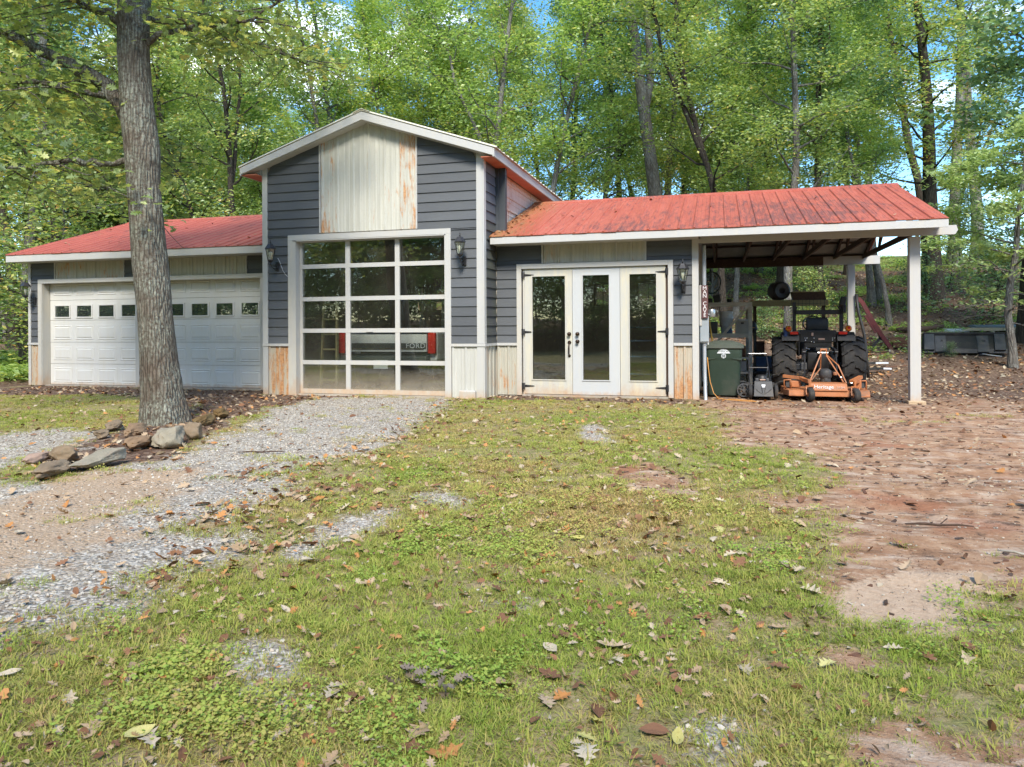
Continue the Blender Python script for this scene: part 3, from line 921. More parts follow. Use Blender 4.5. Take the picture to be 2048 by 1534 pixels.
trim(6.776, 6.854, YW - 0.04, YW, -0.01, 2.128, M['trim'], 'door_surround')
trim(4.426, 6.774, YW - 0.04, YW, 2.052, 2.128, M['trim'], 'door_surround')
trim(4.426, 6.774, YW - .02, YW + .1, -0.03, 0.004, M['concrete'], 'threshold')
trim(4.426, 4.47, YW + .004, YW + .08, 0.006, 2.05, M['trim_dirty'], 'door_jamb')
trim(6.742, 6.774, YW + .004, YW + .08, 0.006, 2.05, M['wood_dark'], 'door_jamb')
def french(x0, x1, g0, g1, mat, hinge=None):
    Yd = YW - 0.004
    z0, z1, gz0, gz1 = 0.012, 2.045, 0.232, 1.94
    d = MB()
    d.box(x0, g0, Yd, Yd + .04, z0, z1).box(g1, x1, Yd, Yd + .04, z0, z1)
    d.box(g0 + .0004, g1 - .0004, Yd, Yd + .04, z0, gz0).box(g0 + .0004, g1 - .0004, Yd, Yd + .04, gz1, z1)
    door = d.build('french_door', mat, B)
    f = MB()
    for q in ((g0, g0 + .018, gz0, gz1), (g1 - .018, g1, gz0, gz1), (g0 + .0185, g1 - .0185, gz0, gz0 + .018), (g0 + .0185, g1 - .0185, gz1 - .018, gz1)):
        f.box(q[0], q[1], Yd - .012, Yd - .001, q[2], q[3])
    f.build('glazing_bead', mat, door)
    MB().box(g0 + .0005, g1 - .0005, Yd + .015, Yd + .02, gz0 + .0005, gz1 - .0005).build('glass_pane', M['glass_clean'], door)
    if hinge:
        hx = x0 if hinge == 'l' else x1
        s = 1 if hinge == 'l' else -1
        for hz in (1.95, 1.02, 0.14):
            h = MB()
            h.prism([(hx, hz - .018), (hx + s * .15, hz - .006), (hx + s * .16, hz), (hx + s * .15, hz + .006), (hx, hz + .018)], Yd - .009, Yd - .002)
            h.box(min(hx - s * .045, hx - s * .008), max(hx - s * .045, hx - s * .008), Yd - .048, Yd - .041, hz - .05, hz + .05)
            h.tube([(hx - s * .004, Yd - .012, hz - .05), (hx - s * .004, Yd - .012, hz + .05)], .008, 8)
            h.build('strap_hinge', M['black_metal'], door)
    return door
d1 = french(4.474, 5.262, 4.588, 5.165, M['door_cream'], 'l')
d2 = french(5.268, 6.028, 5.42, 5.876, M['door_white'])
d3 = french(6.034, 6.738, 6.164, 6.612, M['door_cream'], 'r')
Yk = YW - 0.004
def knob(z, x, parent, name='door_knob'):
    MB().lathe([(0.03, 0.0), (0.031, -0.008), (0.014, -0.014), (0.014, -0.03), (0.027, -0.04), (0.03, -0.052), (0.022, -0.064), (0.0, -0.067)], 16, (x, Yk - .001, z), 'Y', False).build(name, M['bronze'], parent, smooth=True)
knob(0.985, 5.215, d1, 'deadbolt')
h = MB()
h.lathe([(0.03, 0.0), (0.03, -0.01), (0.012, -0.016), (0.01, -0.03), (0.0, -0.032)], 14, (5.215, Yk - .001, 0.85), 'Y', False)
h.tube([(5.215, Yk - .012, 0.845), (5.215, Yk - .05, 0.82), (5.215, Yk - .055, 0.74), (5.215, Yk - .05, 0.66), (5.215, Yk - .014, 0.635)], [.011, .012, .013, .012, .012], 8)
h.lathe([(0.022, 0.0), (0.022, -0.01), (0.0, -0.014)], 12, (5.215, Yk - .001, 0.635), 'Y', False)
h.build('pull_handle', M['bronze'], d1, smooth=True)
knob(0.985, 5.35, d2, 'deadbolt')
knob(0.865, 5.35, d2)

# ---- carport frame ---------------------------------------------------------------------------
MB().prism([(7.262, 2.37), (10.73, 2.37), (10.765, 2.43), (10.745, 2.499), (7.262, 2.499)], YW - 0.02, YW + 0.03).build('front_beam', M['trim'], B)
MB().box(7.237, 7.26, YW - .03, YW + .03, 2.37, 2.43).build('beam_end', M['trim'], B)
cp = MB().cbox((10.227, YW + .075, 1.185), (0.14, 0.14, 2.35), ch=0.004).build('carport_post', M['trim'], B)
MB().cbox((10.227, YW + .03, 1.2), (0.10, 0.012, 2.3)).build('post_facing', M['trim'], cp)
MB().cbox((10.24, YW + .07, -0.035), (0.23, 0.2, 0.10), ch=0.012).build('footing_block', M['block'], B)
MB().cbox((10.27, YW + .06, -0.085), (0.36, 0.3, 0.05), ch=0.012).build('footing_block', M['block'], B)
MB().cbox((10.22, 5.87, 1.17), (0.14, 0.14, 2.4), ch=0.004).build('carport_post', M['trim'], B)
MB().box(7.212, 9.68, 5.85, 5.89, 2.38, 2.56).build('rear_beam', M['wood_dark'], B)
MB().box(9.682, 10.78, 5.85, 5.89, 2.385, 2.56).build('rear_beam', M['trim'], B)
ridge_y, ridge_z = RW['ridge'][0], RW['ridge'][1]
for i, X in enumerate((7.45, 8.06, 8.67, 9.28, 9.89, 10.46)):
    t = MB()
    def zs(y): return ridge_z - .07 - abs(y - ridge_y) * 0.335
    t.beam((X, 0.32, zs(0.32)), (X, ridge_y, zs(ridge_y)), .04, .09)
    t.beam((X + .042, ridge_y, zs(ridge_y)), (X + .042, 6.15, zs(6.15)), .04, .09)
    t.beam((X, 0.70, 2.545), (X, 5.84, 2.545), .038, .09)
    t.beam((X + .04, 1.95, 2.6), (X + .04, 2.3, zs(2.3) - .04), .03, .07)
    t.beam((X + .04, 1.95, 2.6), (X + .04, ridge_y - .1, zs(ridge_y) - .1), .03, .07)
    t.beam((X + .04, 4.5, 2.6), (X + .04, ridge_y + .1, zs(ridge_y) - .1), .03, .07)
    t.beam((X + .04, 4.5, 2.6), (X + .04, 4.15, zs(4.15) - .04), .03, .07)
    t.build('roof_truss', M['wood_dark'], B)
for y in (0.5, 1.15, 1.8, 2.45, 3.05, 3.5, 4.1, 4.75, 5.4, 6.0):
    zz = ridge_z - .022 - abs(y - ridge_y) * 0.335
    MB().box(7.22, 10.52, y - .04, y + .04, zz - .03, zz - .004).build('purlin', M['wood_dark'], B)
# ================================================================== THINGS ON AND AROUND THE BUILDING
# ---- wall lanterns
def make_lantern(label, loc):
    t = thing('wall_lantern', label, 'wall lantern', loc, 0, 'coach lanterns on the front walls')
    L = -0.21
    MB().cbox((0, -0.012, -0.28), (0.07, 0.02, 0.15), ch=0.006).build('back_plate', M['black_metal'], t)
    MB().tube([(0, -0.02, -0.31), (0, -0.09, -0.335), (0, -0.17, -0.31), (0, L, -0.255), (0, L, -0.232)], [.009, .009, .008, .008, .01], 8).tube([(0, -0.02, -0.25), (0, -0.10, -0.285), (0, -0.16, -0.30)], .006, 6).build('arm', M['black_metal'], t, smooth=True)
    MB().lathe([(0.012, -0.235), (0.05, -0.205), (0.055, -0.19), (0.05, -0.182)], 6, (0, L, 0)).build('base', M['black_metal'], t)
    MB().lathe([(0.046, -0.18), (0.083, -0.004)], 6, (0, L, 0), caps=False).build('glass_pane', M['lamp_glass'], t)
    f = MB()
    for k in range(6):
        a = 2 * PI * k / 6
        f.tube([(0.048 * math.cos(a), L + 0.048 * math.sin(a), -0.183), (0.086 * math.cos(a), L + 0.086 * math.sin(a), -0.002)], 0.0045, 5)
    f.build('frame', M['black_metal'], t)
    MB().lathe([(0.098, -0.006), (0.10, 0.0), (0.085, 0.02), (0.06, 0.055), (0.048, 0.075), (0.018, 0.082)], 6, (0, L, 0)).build('cap', M['black_metal'], t)
    MB().lathe([(0.008, 0.082), (0.008, 0.095), (0.016, 0.106), (0.006, 0.116), (0.012, 0.132), (0.004, 0.145), (0.0, 0.165)], 8, (0, L, 0)).build('finial', M['black_metal'], t, smooth=True)
    MB().lathe([(0.012, -0.175), (0.014, -0.13), (0.03, -0.09), (0.028, -0.06), (0.0, -0.04)], 10, (0, L, 0)).build('bulb', M['bulb'], t, smooth=True)
    return t
lan = make_lantern('black coach lantern on grey siding to the right of the tall glass door', (3.668, -0.024, 2.43))
for lab, loc in (('black coach lantern between the garage doors and the tall glass door', (0.294, -0.024, 2.44)),
                 ('black coach lantern between the french doors and the MAN CAVE sign', (7.009, YW - 0.024, 1.97)),
                 ('black coach lantern at the outer end of the garage, left of the white garage doors', (-5.73, YW - 0.024, 1.97))):
    c = copy_tree(lan)
    c.location = loc
    c['label'] = lab
tag(MB().tube([(0.30, -0.03, 2.30), (0.34, -0.035, 2.24), (0.40, -0.03, 2.08), (0.46, -0.04, 2.01), (0.50, -0.045, 1.98)], 0.0035, 5).build('cable', M['white_plastic']),
    'thin pale cable drooping from lantern to the glass door surround', 'cable')

# ---- sign, meter box, conduits
t = thing('hanging_sign', 'maroon board sign with white upright letters reading MAN CAVE', 'sign', (7.326, 0.60, 1.47))
MB().cbox((0, 0, 0), (0.098, 0.018, 0.50), ch=0.003).build('board', M['sign_brown'], t)
MB().cbox((-0.062, 0.02, -0.055), (0.035, 0.018, 0.62), ch=0.003).build('backing_strip', M['box_board'], t)
for i, ch in enumerate('MAN CAVE'):
    if ch != ' ':
        text('letter', ch, 0.083 if ch != 'M' else 0.08, M['sign_white'], t, Matrix.Translation((0, -0.0115, 0.205 - i * 0.0585 )) @ FACE_FRONT, 0.0018)
t = thing('electrical_box', 'pale grey metal electrical box below the MAN CAVE sign', 'electrical box', (7.318, 0.70, 0.85))
MB().cbox((0, 0, 0.2), (0.132, 0.13, 0.40), ch=0.006).build('case', M['box_grey'], t)
MB().cbox((0.0, -0.0695, 0.19), (0.118, 0.008, 0.35), ch=0.003).build('cover', M['box_grey'], t)
MB().tube([(0.055, -0.05, 0.0), (0.055, -0.05, -0.035)], .011, 8).build('cable_gland', M['white_plastic'], t)
tag(MB().tube([(7.318, 0.70, 0.849), (7.318, 0.70, 0.80)], 0.034, 14).tube([(7.318, 0.70, 0.80), (7.320, 0.68, 0.4), (7.327, 0.62, 0.1), (7.335, 0.55, -0.06)], 0.027, 14).build('conduit', M['galv'], smooth=True, angle=40),
    'grey conduit pipe running from the electrical box down into the ground', 'pipe')
tag(MB().tube([(7.318, 0.71, 1.252), (7.318, 0.71, 2.34)], 0.03, 14).build('conduit', M['galv'], smooth=True, angle=40),
    'grey conduit pipe rising behind the MAN CAVE sign to the carport beam', 'pipe')
t = thing('metal_can', 'shiny silver metal can fixed beside the MAN CAVE sign', 'can', (7.425, 0.86, 1.30), 0)
MB().lathe([(0.0, -0.058), (0.054, -0.056), (0.058, -0.045), (0.058, 0.05), (0.054, 0.058), (0.0, 0.058)], 20, (0, 0, 0), 'Z').build('body', M['steel'], t, smooth=True, angle=40)
MB().tube([(0, 0.0, -0.02), (-0.09, -0.10, -0.02)], .01, 6).build('bracket', M['galv'], t)

# ---- wheeled rubbish bin
t = thing('wheeled_bin', 'dark green wheeled rubbish bin with faded lid and white AMERICAN print', 'bin', (7.60, 1.22, 0.0))
def rr(w, d, r, n=4):
    out = []
    for cx, cy, a0 in ((w / 2 - r, d / 2 - r, 0), (-w / 2 + r, d / 2 - r, 90), (-w / 2 + r, -d / 2 + r, 180), (w / 2 - r, -d / 2 + r, 270)):
        for k in range(n + 1):
            a = R(a0 + 90 * k / n)
            out.append((cx + r * math.cos(a), cy + r * math.sin(a)))
    return out
def loft(mb, secs, r=0.05, n=4):
    vs, fs = [], []
    for w, d, z, ox, oy in secs:
        vs += [(x + ox, y + oy, z) for x, y in rr(w, d, min(r, w * .45, d * .45), n)]
    m = 4 * (n + 1)
    for i in range(len(secs) - 1):
        for k in range(m):
            fs.append((i * m + k, i * m + (k + 1) % m, (i + 1) * m + (k + 1) % m, (i + 1) * m + k))
    fs += [tuple(range(m))[::-1], tuple((len(secs) - 1) * m + k for k in range(m))]
    return mb.add(vs, fs)
loft(MB(), [(0.46, 0.50, 0.015, 0, 0), (0.48, 0.52, 0.05, 0, 0), (0.52, 0.56, 0.55, 0, 0), (0.545, 0.58, 0.585, 0, 0), (0.55, 0.59, 0.60, 0, 0), (0.565, 0.60, 0.76, 0, 0)], 0.07).build('body', M['bin_green'], t, smooth=True, angle=35)
hp = MB()
for sx in (-1, 1):
    hp.prism([(sx * .275, .60), (sx * .10, .60), (sx * .14, .585), (sx * .272, .565)], -0.297, -0.27)
hp.build('grip_pocket', M['bin_green'], t)
loft(MB(), [(0.60, 0.63, 0.745, 0, 0), (0.62, 0.65, 0.755, 0, 0), (0.615, 0.645, 0.80, 0, 0), (0.56, 0.59, 0.815, 0, 0), (0.50, 0.54, 0.83, 0, 0), (0.26, 0.34, 0.868, 0, 0.02)], 0.08).build('lid', M['bin_lid'], t, smooth=True, angle=30)
MB().tube([(-0.20, 0.33, 0.77), (0.20, 0.33, 0.77)], 0.018, 8).build('lid_hinge', M['black_paint'], t)
def spoked(mb, c, r, w, axis='Y', sp=5):
    return mb.lathe([(r * .80, -w / 2), (r * .96, -w / 2), (r, -w * .3), (r, w * .3), (r * .96, w / 2), (r * .80, w / 2), (r * .80, -w / 2)], 24, c, axis, caps=False)
for yy in (-0.30, 0.27):
    w = spoked(MB(), (0.30, yy, 0.105), 0.108, 0.05).build('wheel', M['grey_plastic'], t, smooth=True, angle=35)
    s = MB()
    s.lathe([(0.024, -0.028), (0.024, 0.028)], 12, (0.30, yy, 0.105), 'Y')
    for k in range(5):
        a = 2 * PI * k / 5 + .3
        s.beam((0.30 + .02 * math.cos(a), yy, .105 + .02 * math.sin(a)), (0.30 + .092 * math.cos(a), yy, .105 + .092 * math.sin(a)), .022, .02, (0, 1, 0))
    s.build('hub', M['grey_plastic'], w)
MB().tube([(0.30, -0.27, 0.105), (0.30, 0.25, 0.105)], 0.012, 8).tube([(0.2, -0.2, .12), (0.30, -0.2, 0.105)], .012, 6).build('axle', M['black_paint'], t)
dm = MB()
dm.add([(-0.10 + 0.2 * k / 12 - .0, -0.3005, 0.672) for k in range(13)] + [(-0.10 + .022 + .156 * k / 12, -0.3005, 0.700 + .038 * math.sin(PI * (0.1 + .8 * k / 12))) for k in range(13)],
       [(k, k + 1, 14 + k, 13 + k) for k in range(12)])
dm.build('print_arch', M['white_decal'], t, fix=False)
text('lettering', 'AMERICAN', 0.047, M['bin_green'], t, Matrix.Translation((0.0, -0.3022, 0.703)) @ FACE_FRONT, 0.0004, sx=0.76)
hx = MB()
for k in range(6):
    a, b = 2 * PI * k / 6 + .1, 2 * PI * (k + 1) / 6 - .16
    q = []
    for ang, r in ((a, .022), (b, .022), (b, .038), (a, .038)):
        q.append((r * math.cos(ang), -0.3005 + 0.006, 0.632 + r * math.sin(ang)))
    hx.add([(x, y - .0045, z_) for x, y, z_ in q], [(0, 1, 2, 3)])
hx.lathe([(0.008, -0.3), (0.008, -0.2995)], 10, (0, 0, 0.632), 'Y')
hx.build('round_emblem', M['white_decal'], t, fix=False)

# ---- push mower
t = thing('push_mower', 'black push lawn mower with grey front shield beside the green bin', 'lawn mower', (8.17, 0.86, -0.012), R(3))
t.scale = (0.76, 0.95, 1.0)
loft(MB(), [(0.44, 0.42, 0.06, 0, 0.12), (0.46, 0.46, 0.12, 0, 0.12), (0.40, 0.42, 0.18, 0, 0.12), (0.26, 0.28, 0.21, 0, 0.14)], 0.10).build('deck', M['black_paint'], t, smooth=True, angle=35)
fs_ = MB().hexa([(-0.185, -0.16, 0.045), (0.185, -0.16, 0.045), (0.185, -0.12, 0.045), (-0.185, -0.12, 0.045), (-0.165, -0.10, 0.265), (0.165, -0.10, 0.265), (0.165, -0.06, 0.27), (-0.165, -0.06, 0.27)]).build('front_shield', M['grey_plastic'], t)
MB().tube([(-.15, -.133, .16), (-.10, -.142, .12), (-.03, -.15, .085), (.03, -.15, .085), (.10, -.142, .12), (.15, -.133, .16)], .006, 6).beam((-.035, -.129, .20), (-.022, -.15, .09), .006, .008).beam((.035, -.129, .20), (.022, -.15, .09), .006, .008).build('shield_rib', M['black_paint'], fs_)
MB().hexa([(-.037, -.1335, .178), (.037, -.1335, .178), (.037, -.12, .178), (-.037, -.12, .178), (-.037, -.1225, .222), (.037, -.1225, .222), (.037, -.11, .222), (-.037, -.11, .222)]).build('sticker', M['white_decal'], fs_)
for sx in (-1, 1):
    for yy, r in ((-0.05, 0.112), (0.36, 0.112)):
        w = MB().lathe([(r * .62, -.03), (r * .93, -.032), (r, -.02), (r, .02), (r * .93, .032), (r * .62, .03)], 22, (sx * 0.245, yy, r), 'X').build('wheel', M['rubber'], t, smooth=True, angle=40)
        MB().lathe([(0.012, -.036), (r * .6, -.034), (r * .6, .034), (0.012, .036)], 16, (sx * 0.245, yy, r), 'X').build('hub', M['grey_plastic'], w, smooth=True, angle=40)
MB().lathe([(0.12, 0.2), (0.13, 0.24), (0.125, 0.31), (0.10, 0.345), (0.05, 0.355), (0.0, 0.356)], 18, (0, 0.14, 0)).build('engine_cover', M['black_paint'], t, smooth=True, angle=40)
MB().cbox((0.0, 0.0, 0.285), (0.11, 0.03, 0.02), ch=0.004).build('engine_label', M['dull_decal'], t)
MB().cbox((-.10, .07, .27), (.07, .08, .07), ch=.012).cbox((.10, .05, .28), (.06, .06, .05), ch=.01).build('carburettor', M['grey_plastic'], t)
hb = MB()
for sx in (-1, 1):
    hb.tube([(sx * 0.21, 0.34, 0.16), (sx * 0.20, 0.55, 0.38), (sx * 0.185, 0.76, 0.62), (sx * 0.17, 0.80, 0.655)], 0.012, 8)
hb.tube([(-0.17, 0.80, 0.655), (0.17, 0.80, 0.655)], 0.012, 8).tube([(-0.196, 0.60, 0.44), (0.196, 0.60, 0.44)], 0.009, 8)
hb.build('handle', M['black_metal'], t, smooth=True, angle=40)
MB().tube([(-0.18, 0.74, 0.66), (0.18, 0.74, 0.66), ], 0.006, 6).tube([(.17, .78, .65), (.2, .7, .5), (.12, .3, .3)], .004, 5).build('brake_lever', M['steel'], t)

# ---- extension cord
tag(MB().tube([(7.36, 0.66, 0.62), (7.375, 0.62, 0.45), (7.40, 0.60, 0.25), (7.45, 0.58, 0.08), (7.52, 0.50, 0.012), (7.62, 0.40, 0.004), (7.75, 0.33, 0.004), (7.92, 0.22, 0.004), (8.05, 0.20, 0.004), (8.0, 0.30, 0.004), (7.82, 0.42, 0.004), (7.66, 0.46, 0.006)], 0.006, 6).build('extension_cord', M['cord_orange'], smooth=True),
    'orange extension cord hanging from the electrical box and trailing over the dirt', 'cord')

# ---- tractor (seen from behind)
t = thing('tractor', 'black compact tractor with orange lights parked under the carport with its back to the yard', 'tractor', (9.10, 1.95, -0.01), R(-2))
def tyre(cx, cy, r, w, lugs, parent, tread=0.028):
    ty = MB().lathe([(r * .56, -w * .40), (r * .70, -w * .5), (r * .90, -w * .49), (r * .965, -w * .40), (r * .985, 0), (r * .965, w * .40), (r * .90, w * .49), (r * .70, w * .5), (r * .56, w * .40)], 40, (cx, cy, r), 'X', caps=False)
    for side in (-1, 1):
        for k in range(lugs):
            a0 = 2 * PI * (k + (0.5 if side > 0 else 0)) / lugs
            pts = []
            for u, da in ((0.03, 0.0), (0.20, 0.035), (0.30, 0.13), (0.485, 0.20)):
                a = a0 + da
                rr_ = r * (1.0 if u < .42 else .945)
                pts.append(Vector((cx + side * u * w, cy + rr_ * math.cos(a), r + rr_ * math.sin(a))))
            for p, q in zip(pts[:-1], pts[1:]):
                m_ = (p + q) / 2
                ty.beam(p, q + (q - p) * .08, 0.036, tread * 1.5, (0, m_.y - cy, m_.z - r))
    o = ty.build('rear_tyre' if r > .35 else 'front_tyre', M['rubber'], parent, smooth=True, angle=35)
    MB().lathe([(0.03, -w * .30), (r * .2, -w * .28), (r * .45, -w * .12), (r * .57, -w * .36), (r * .60, -w * .40), (r * .60, w * .40), (r * .57, w * .36), (r * .45, w * .12), (r * .2, w * .1), (0.03, w * .14)], 24, (cx, cy, r), 'X').build('rim', M['grey_plastic'], o, smooth=True, angle=40)
    return o
tyre(-0.525, 0.32, 0.455, 0.36, 15, t)
tyre(0.525, 0.32, 0.455, 0.36, 15, t)
tyre(-0.46, 1.95, 0.31, 0.22, 13, t, .02)
tyre(0.46, 1.95, 0.31, 0.22, 13, t, .02)
MB().tube([(-0.44, .32, .455), (-.2, .32, .455), (.2, .32, .455), (.44, .32, .455)], [.075, .10, .10, .075], 12).cbox((0, .45, .50), (.30, .6, .34), ch=.03).cbox((0, .12, .52), (.34, .16, .30), ch=.03).tube([(-.40, 1.95, .31), (.40, 1.95, .31)], .05, 10).cbox((0, 1.3, .48), (.26, 1.2, .22), ch=.03).build('transmission', M['black_paint'], t, smooth=True, angle=35)
MB().cbox((0, 0.12, 0.93), (0.56, 0.07, 0.20), ch=.012).cbox((0, .14, .80), (.42, .08, .12), ch=.012).cbox((0, 0.09, 0.98), (0.60, .03, .025)).build('rear_panel', M['black_paint'], t)
MB().cbox((-.085, .078, .965), (.035, .01, .05), ch=.004).cbox((.055, .082, .885), (.095, .01, .03), ch=.003).build('data_plate', M['dull_decal'], t)
bo = MB()
for x, z_ in ((-.2, .90), (-.17, .90), (-.19, .865), (-.06, .9), (.22, .90), (.25, .90), (.22, .87), (-.1, .84), (-.06, .83)):
    bo.lathe([(.008, 0), (.008, -.008), (.0, -.010)], 8, (x, .083, z_), 'Y', False)
bo.build('bolts', M['steel'], t)
for sx in (-1, 1):
    MB().prism([(0.02, 0.86), (0.06, 0.95), (0.20, 1.0), (0.42, 1.0), (0.60, 0.94), (0.60, 0.92), (0.42, 0.975), (0.20, 0.975), (0.085, 0.93), (0.05, 0.86)], sx * .29, sx * .56, 'X').prism([(0.05, .60), (0.06, .95), (.2, .99), (.42, .99), (.6, .93), (.62, .6)], sx * .285, sx * .30, 'X').build('fender', M['black_paint'], t)
    MB().cbox((sx * .37, 0.02, 0.985), (.13, .03, .045), ch=.006).build('reflector', M['lens_red'], t)
    lx = -0.455 if sx < 0 else 0.46
    o = MB().lathe([(0.0, -0.05), (0.03, -.048), (0.048, -.03), (0.052, 0.0), (0.04, .02), (0.0, .022)], 16, (lx, 0.06, 1.06), 'Y').build('turn_light', M['lens_orange'], t, smooth=True, angle=40)
    MB().lathe([(0.0, -0.056), (0.02, -.055), (0.022, -.045)], 12, (lx, 0.06, 1.068), 'Y').build('light_centre', M['lens_red'], o)
    MB().cbox((lx, .07, 1.0), (.03, .02, .06)).build('light_bracket', M['black_metal'], o)
MB().cbox((0, .42, 1.0), (.42, .36, .09), ch=.03).build('seat', M['black_paint'], t, smooth=True, angle=40)
MB().cbox((0, .23, 1.13), (.34, .09, .22), rot=(R(-8), 0, 0), ch=.035).build('seat_back', M['black_paint'], t, smooth=True, angle=40)
ro = MB()
for sx in (-1, 1):
    ro.beam((sx * .36, .16, .84), (sx * .36, .16, 1.50), .055, .05, (0, 1, 0))
ro.beam((-.36, .16, 1.33), (.36, .16, 1.33), .05, .075).beam((-.36, .16, 1.33), (-.32, .16, 1.42), .03, .03).beam((.36, .16, 1.33), (.32, .16, 1.42), .03, .03)
ro.build('roll_bar', M['black_metal'], t)
MB().cbox((.385, .12, 1.50), (.09, .10, .16), rot=(0, R(12), 0), ch=.02).cbox((.40, .10, 1.38), (.06, .07, .14), ch=.015).build('folded_clamp', M['black_metal'], t)
gr = MB()
for k in range(15):
    x = -.40 + .80 * k / 14
    gr.tube([(x, .21, 1.05), (x, .21, 1.56)], .0028, 4)
for k in range(9):
    z_ = 1.06 + .48 * k / 8
    gr.tube([(-.42, .214, z_), (.42, .214, z_)], .0028, 4)
gr.build('wire_screen', M['black_metal'], t)
MB().lathe([(.17, -.012), (.185, 0), (.17, .012), (.158, 0), (.17, -.012)], 20, (0, 0, 0), caps=False).xf(Matrix.Translation((0, .95, 1.14)) @ Matrix.Rotation(R(50), 4, 'X')).tube([(0, .97, 1.12), (0, 1.1, .95)], .02, 8).build('steering_wheel', M['black_metal'], t)
loft(MB(), [(.46, 1.05, .58, 0, 1.65), (.48, 1.10, .80, 0, 1.65), (.44, 1.04, .98, 0, 1.65), (.36, .94, 1.03, 0, 1.65)], .08).build('hood', M['black_paint'], t, smooth=True, angle=35)
li = MB()
for sx in (-1, 1):
    li.beam((sx * .16, .08, .36), (sx * .30, -.55, .26), .025, .055)
    li.beam((sx * .20, .06, .74), (sx * .23, -.28, .70), .03, .05)
    li.tube([(sx * .23, -.28, .69), (sx * .24, -.32, .30)], .014, 8)
    li.lathe([(.022, -.02), (.022, .02)], 10, (sx * .24, -.30, .685), 'X')
li.tube([(0, .05, .60), (-.03, -.50, .68)], .022, 8).tube([(0, .04, .48), (0, -.5, .36)], .035, 10)
li.build('hitch_linkage', M['black_metal'], t)
MB().cbox((-.34, .02, .43), (.16, .10, .10), ch=.015).cbox((-.23, -.02, .44), (.10, .12, .13), ch=.02).tube([(-.25, -.03, .55), (-.24, -.05, .72)], .018, 8).tube([(.2, .0, .5), (.26, -.05, .6), (.24, .02, .74)], .012, 7).cbox((.06, .03, .72), (.2, .06, .05), ch=.01).build('hydraulic_block', M['grey_plastic'], t)
MB().tube([(-.14, .02, .72), (-.20, -.04, .74)], .012, 8).lathe([(0.0, -.02), (.02, -.015), (.02, .015), (0, .02)], 10, (-.21, -.06, .70), 'Z').lathe([(0.0, -.02), (.018, -.015), (.018, .015), (0, .02)], 10, (.20, -.06, .70), 'Z').build('lever', M['steel'], t)

MB().cbox((-.50, .10, 1.0), (.06, .10, .16), ch=.012).build('fender_trim', M['blue_paint'], t)
# ---- rear mowing deck
t = thing('mowing_deck', 'scuffed orange mowing deck with caster wheels hitched behind the tractor', 'mowing deck', (9.09, 0.75, -0.02), R(-1))
dk_ = MB()
dk_.prism([(-.55, .07), (-.55, .145), (-.62, .15), (-.62, .06)], 0, .001) if False else None
dk_.hexa([(-.55, 0, .07), (.56, 0, .07), (.60, .80, .07), (-.62, .80, .07), (-.55, .012, .15), (.56, .012, .15), (.60, .80, .155), (-.62, .80, .155)])
dk_.hexa([(-.55, 0.001, .07), (-.55, .012, .149), (-.62, .22, .149), (-.62, .22, .07), (-.549, .02, .07), (-.549, .03, .149), (-.60, .3, .149), (-.60, .3, .07)])
dk_.build('deck_shell', M['orange'], t)
MB().box(-.552, .562, -.006, -.001, .066, .082).build('front_lip', M['orange_dark'], t)
MB().hexa([(-.255, -.006, .152), (.262, -.006, .152), (.262, .25, .152), (-.255, .25, .152), (-.245, .03, .255), (.252, .03, .255), (.252, .25, .262), (-.245, .25, .262)]).build('belt_cover', M['orange'], t)
MB().hexa([(-.245, -.009, .150), (.255, -.009, .150), (.255, -.004, .150), (-.245, -.004, .150), (-.245, -.0085, .162), (.255, -.0085, .162), (.255, -.0035, .162), (-.245, -.0035, .162)]).build('stripe', M['lens_red'] if False else M['orange_dark'], t)
tilt = Matrix.Rotation(R(-19), 4, 'X')
text('lettering', 'Heritage', 0.078, M['sign_white'], t, Matrix.Translation((-.065, .000, .205)) @ tilt @ FACE_FRONT, 0.0012, sx=1.0)
text('lettering', '3184', 0.05, M['dull_decal'], t, Matrix.Translation((.165, .000, .20)) @ tilt @ FACE_FRONT, 0.0010, sx=1.15)
for sx, x in ((-1, -.262), (1, .355)):
    w = MB().lathe([(.05, -.036), (.085, -.042), (.10, -.03), (.104, 0), (.10, .03), (.085, .042), (.05, .036)], 22, (0, 0, 0), 'X').xf(Matrix.Translation((x, -.10, .10)) @ Matrix.Rotation(R(14), 4, 'Z')).build('caster_wheel', M['rubber'], t, smooth=True, angle=40)
    MB().lathe([(.01, -.045), (.048, -.03), (.048, .03), (.01, .045)], 14, (0, 0, 0), 'X').xf(Matrix.Translation((x, -.10, .10)) @ Matrix.Rotation(R(14), 4, 'Z')).build('hub', M['orange_dark'], w)
    f = MB()
    for q in (-1, 1):
        f.beam((x + q * .055, -.10, .09), (x + q * .05, -.03, .215), .012, .035, (0, 1, 0))
    f.beam((x - .056, -.03, .217), (x + .056, -.03, .217), .05, .014).tube([(x, -.02, .21), (x, -.02, .30)], .018, 8)
    f.build('caster_fork', M['orange'], t)
    MB().beam((x, -.02, .29), (x - sx * -.10 if sx > 0 else x - .06, .25, .29), .05, .05).build('caster_arm', M['orange'], t)
MB().beam((-.26, .12, .27), (-.36, .30, .315), .06, .045).beam((-.36, .30, .315), (-.60, .42, .335), .06, .045).build('side_arm', M['orange'], t)
MB().beam((.33, .15, .28), (.50, .42, .335), .06, .045).build('side_arm', M['orange'], t)
MB().cbox((-.44, .36, .22), (.16, .10, .10), ch=.01).cbox((.42, .2, .24), (.10, .10, .12), ch=.01).build('spindle_cover', M['orange_dark'], t)
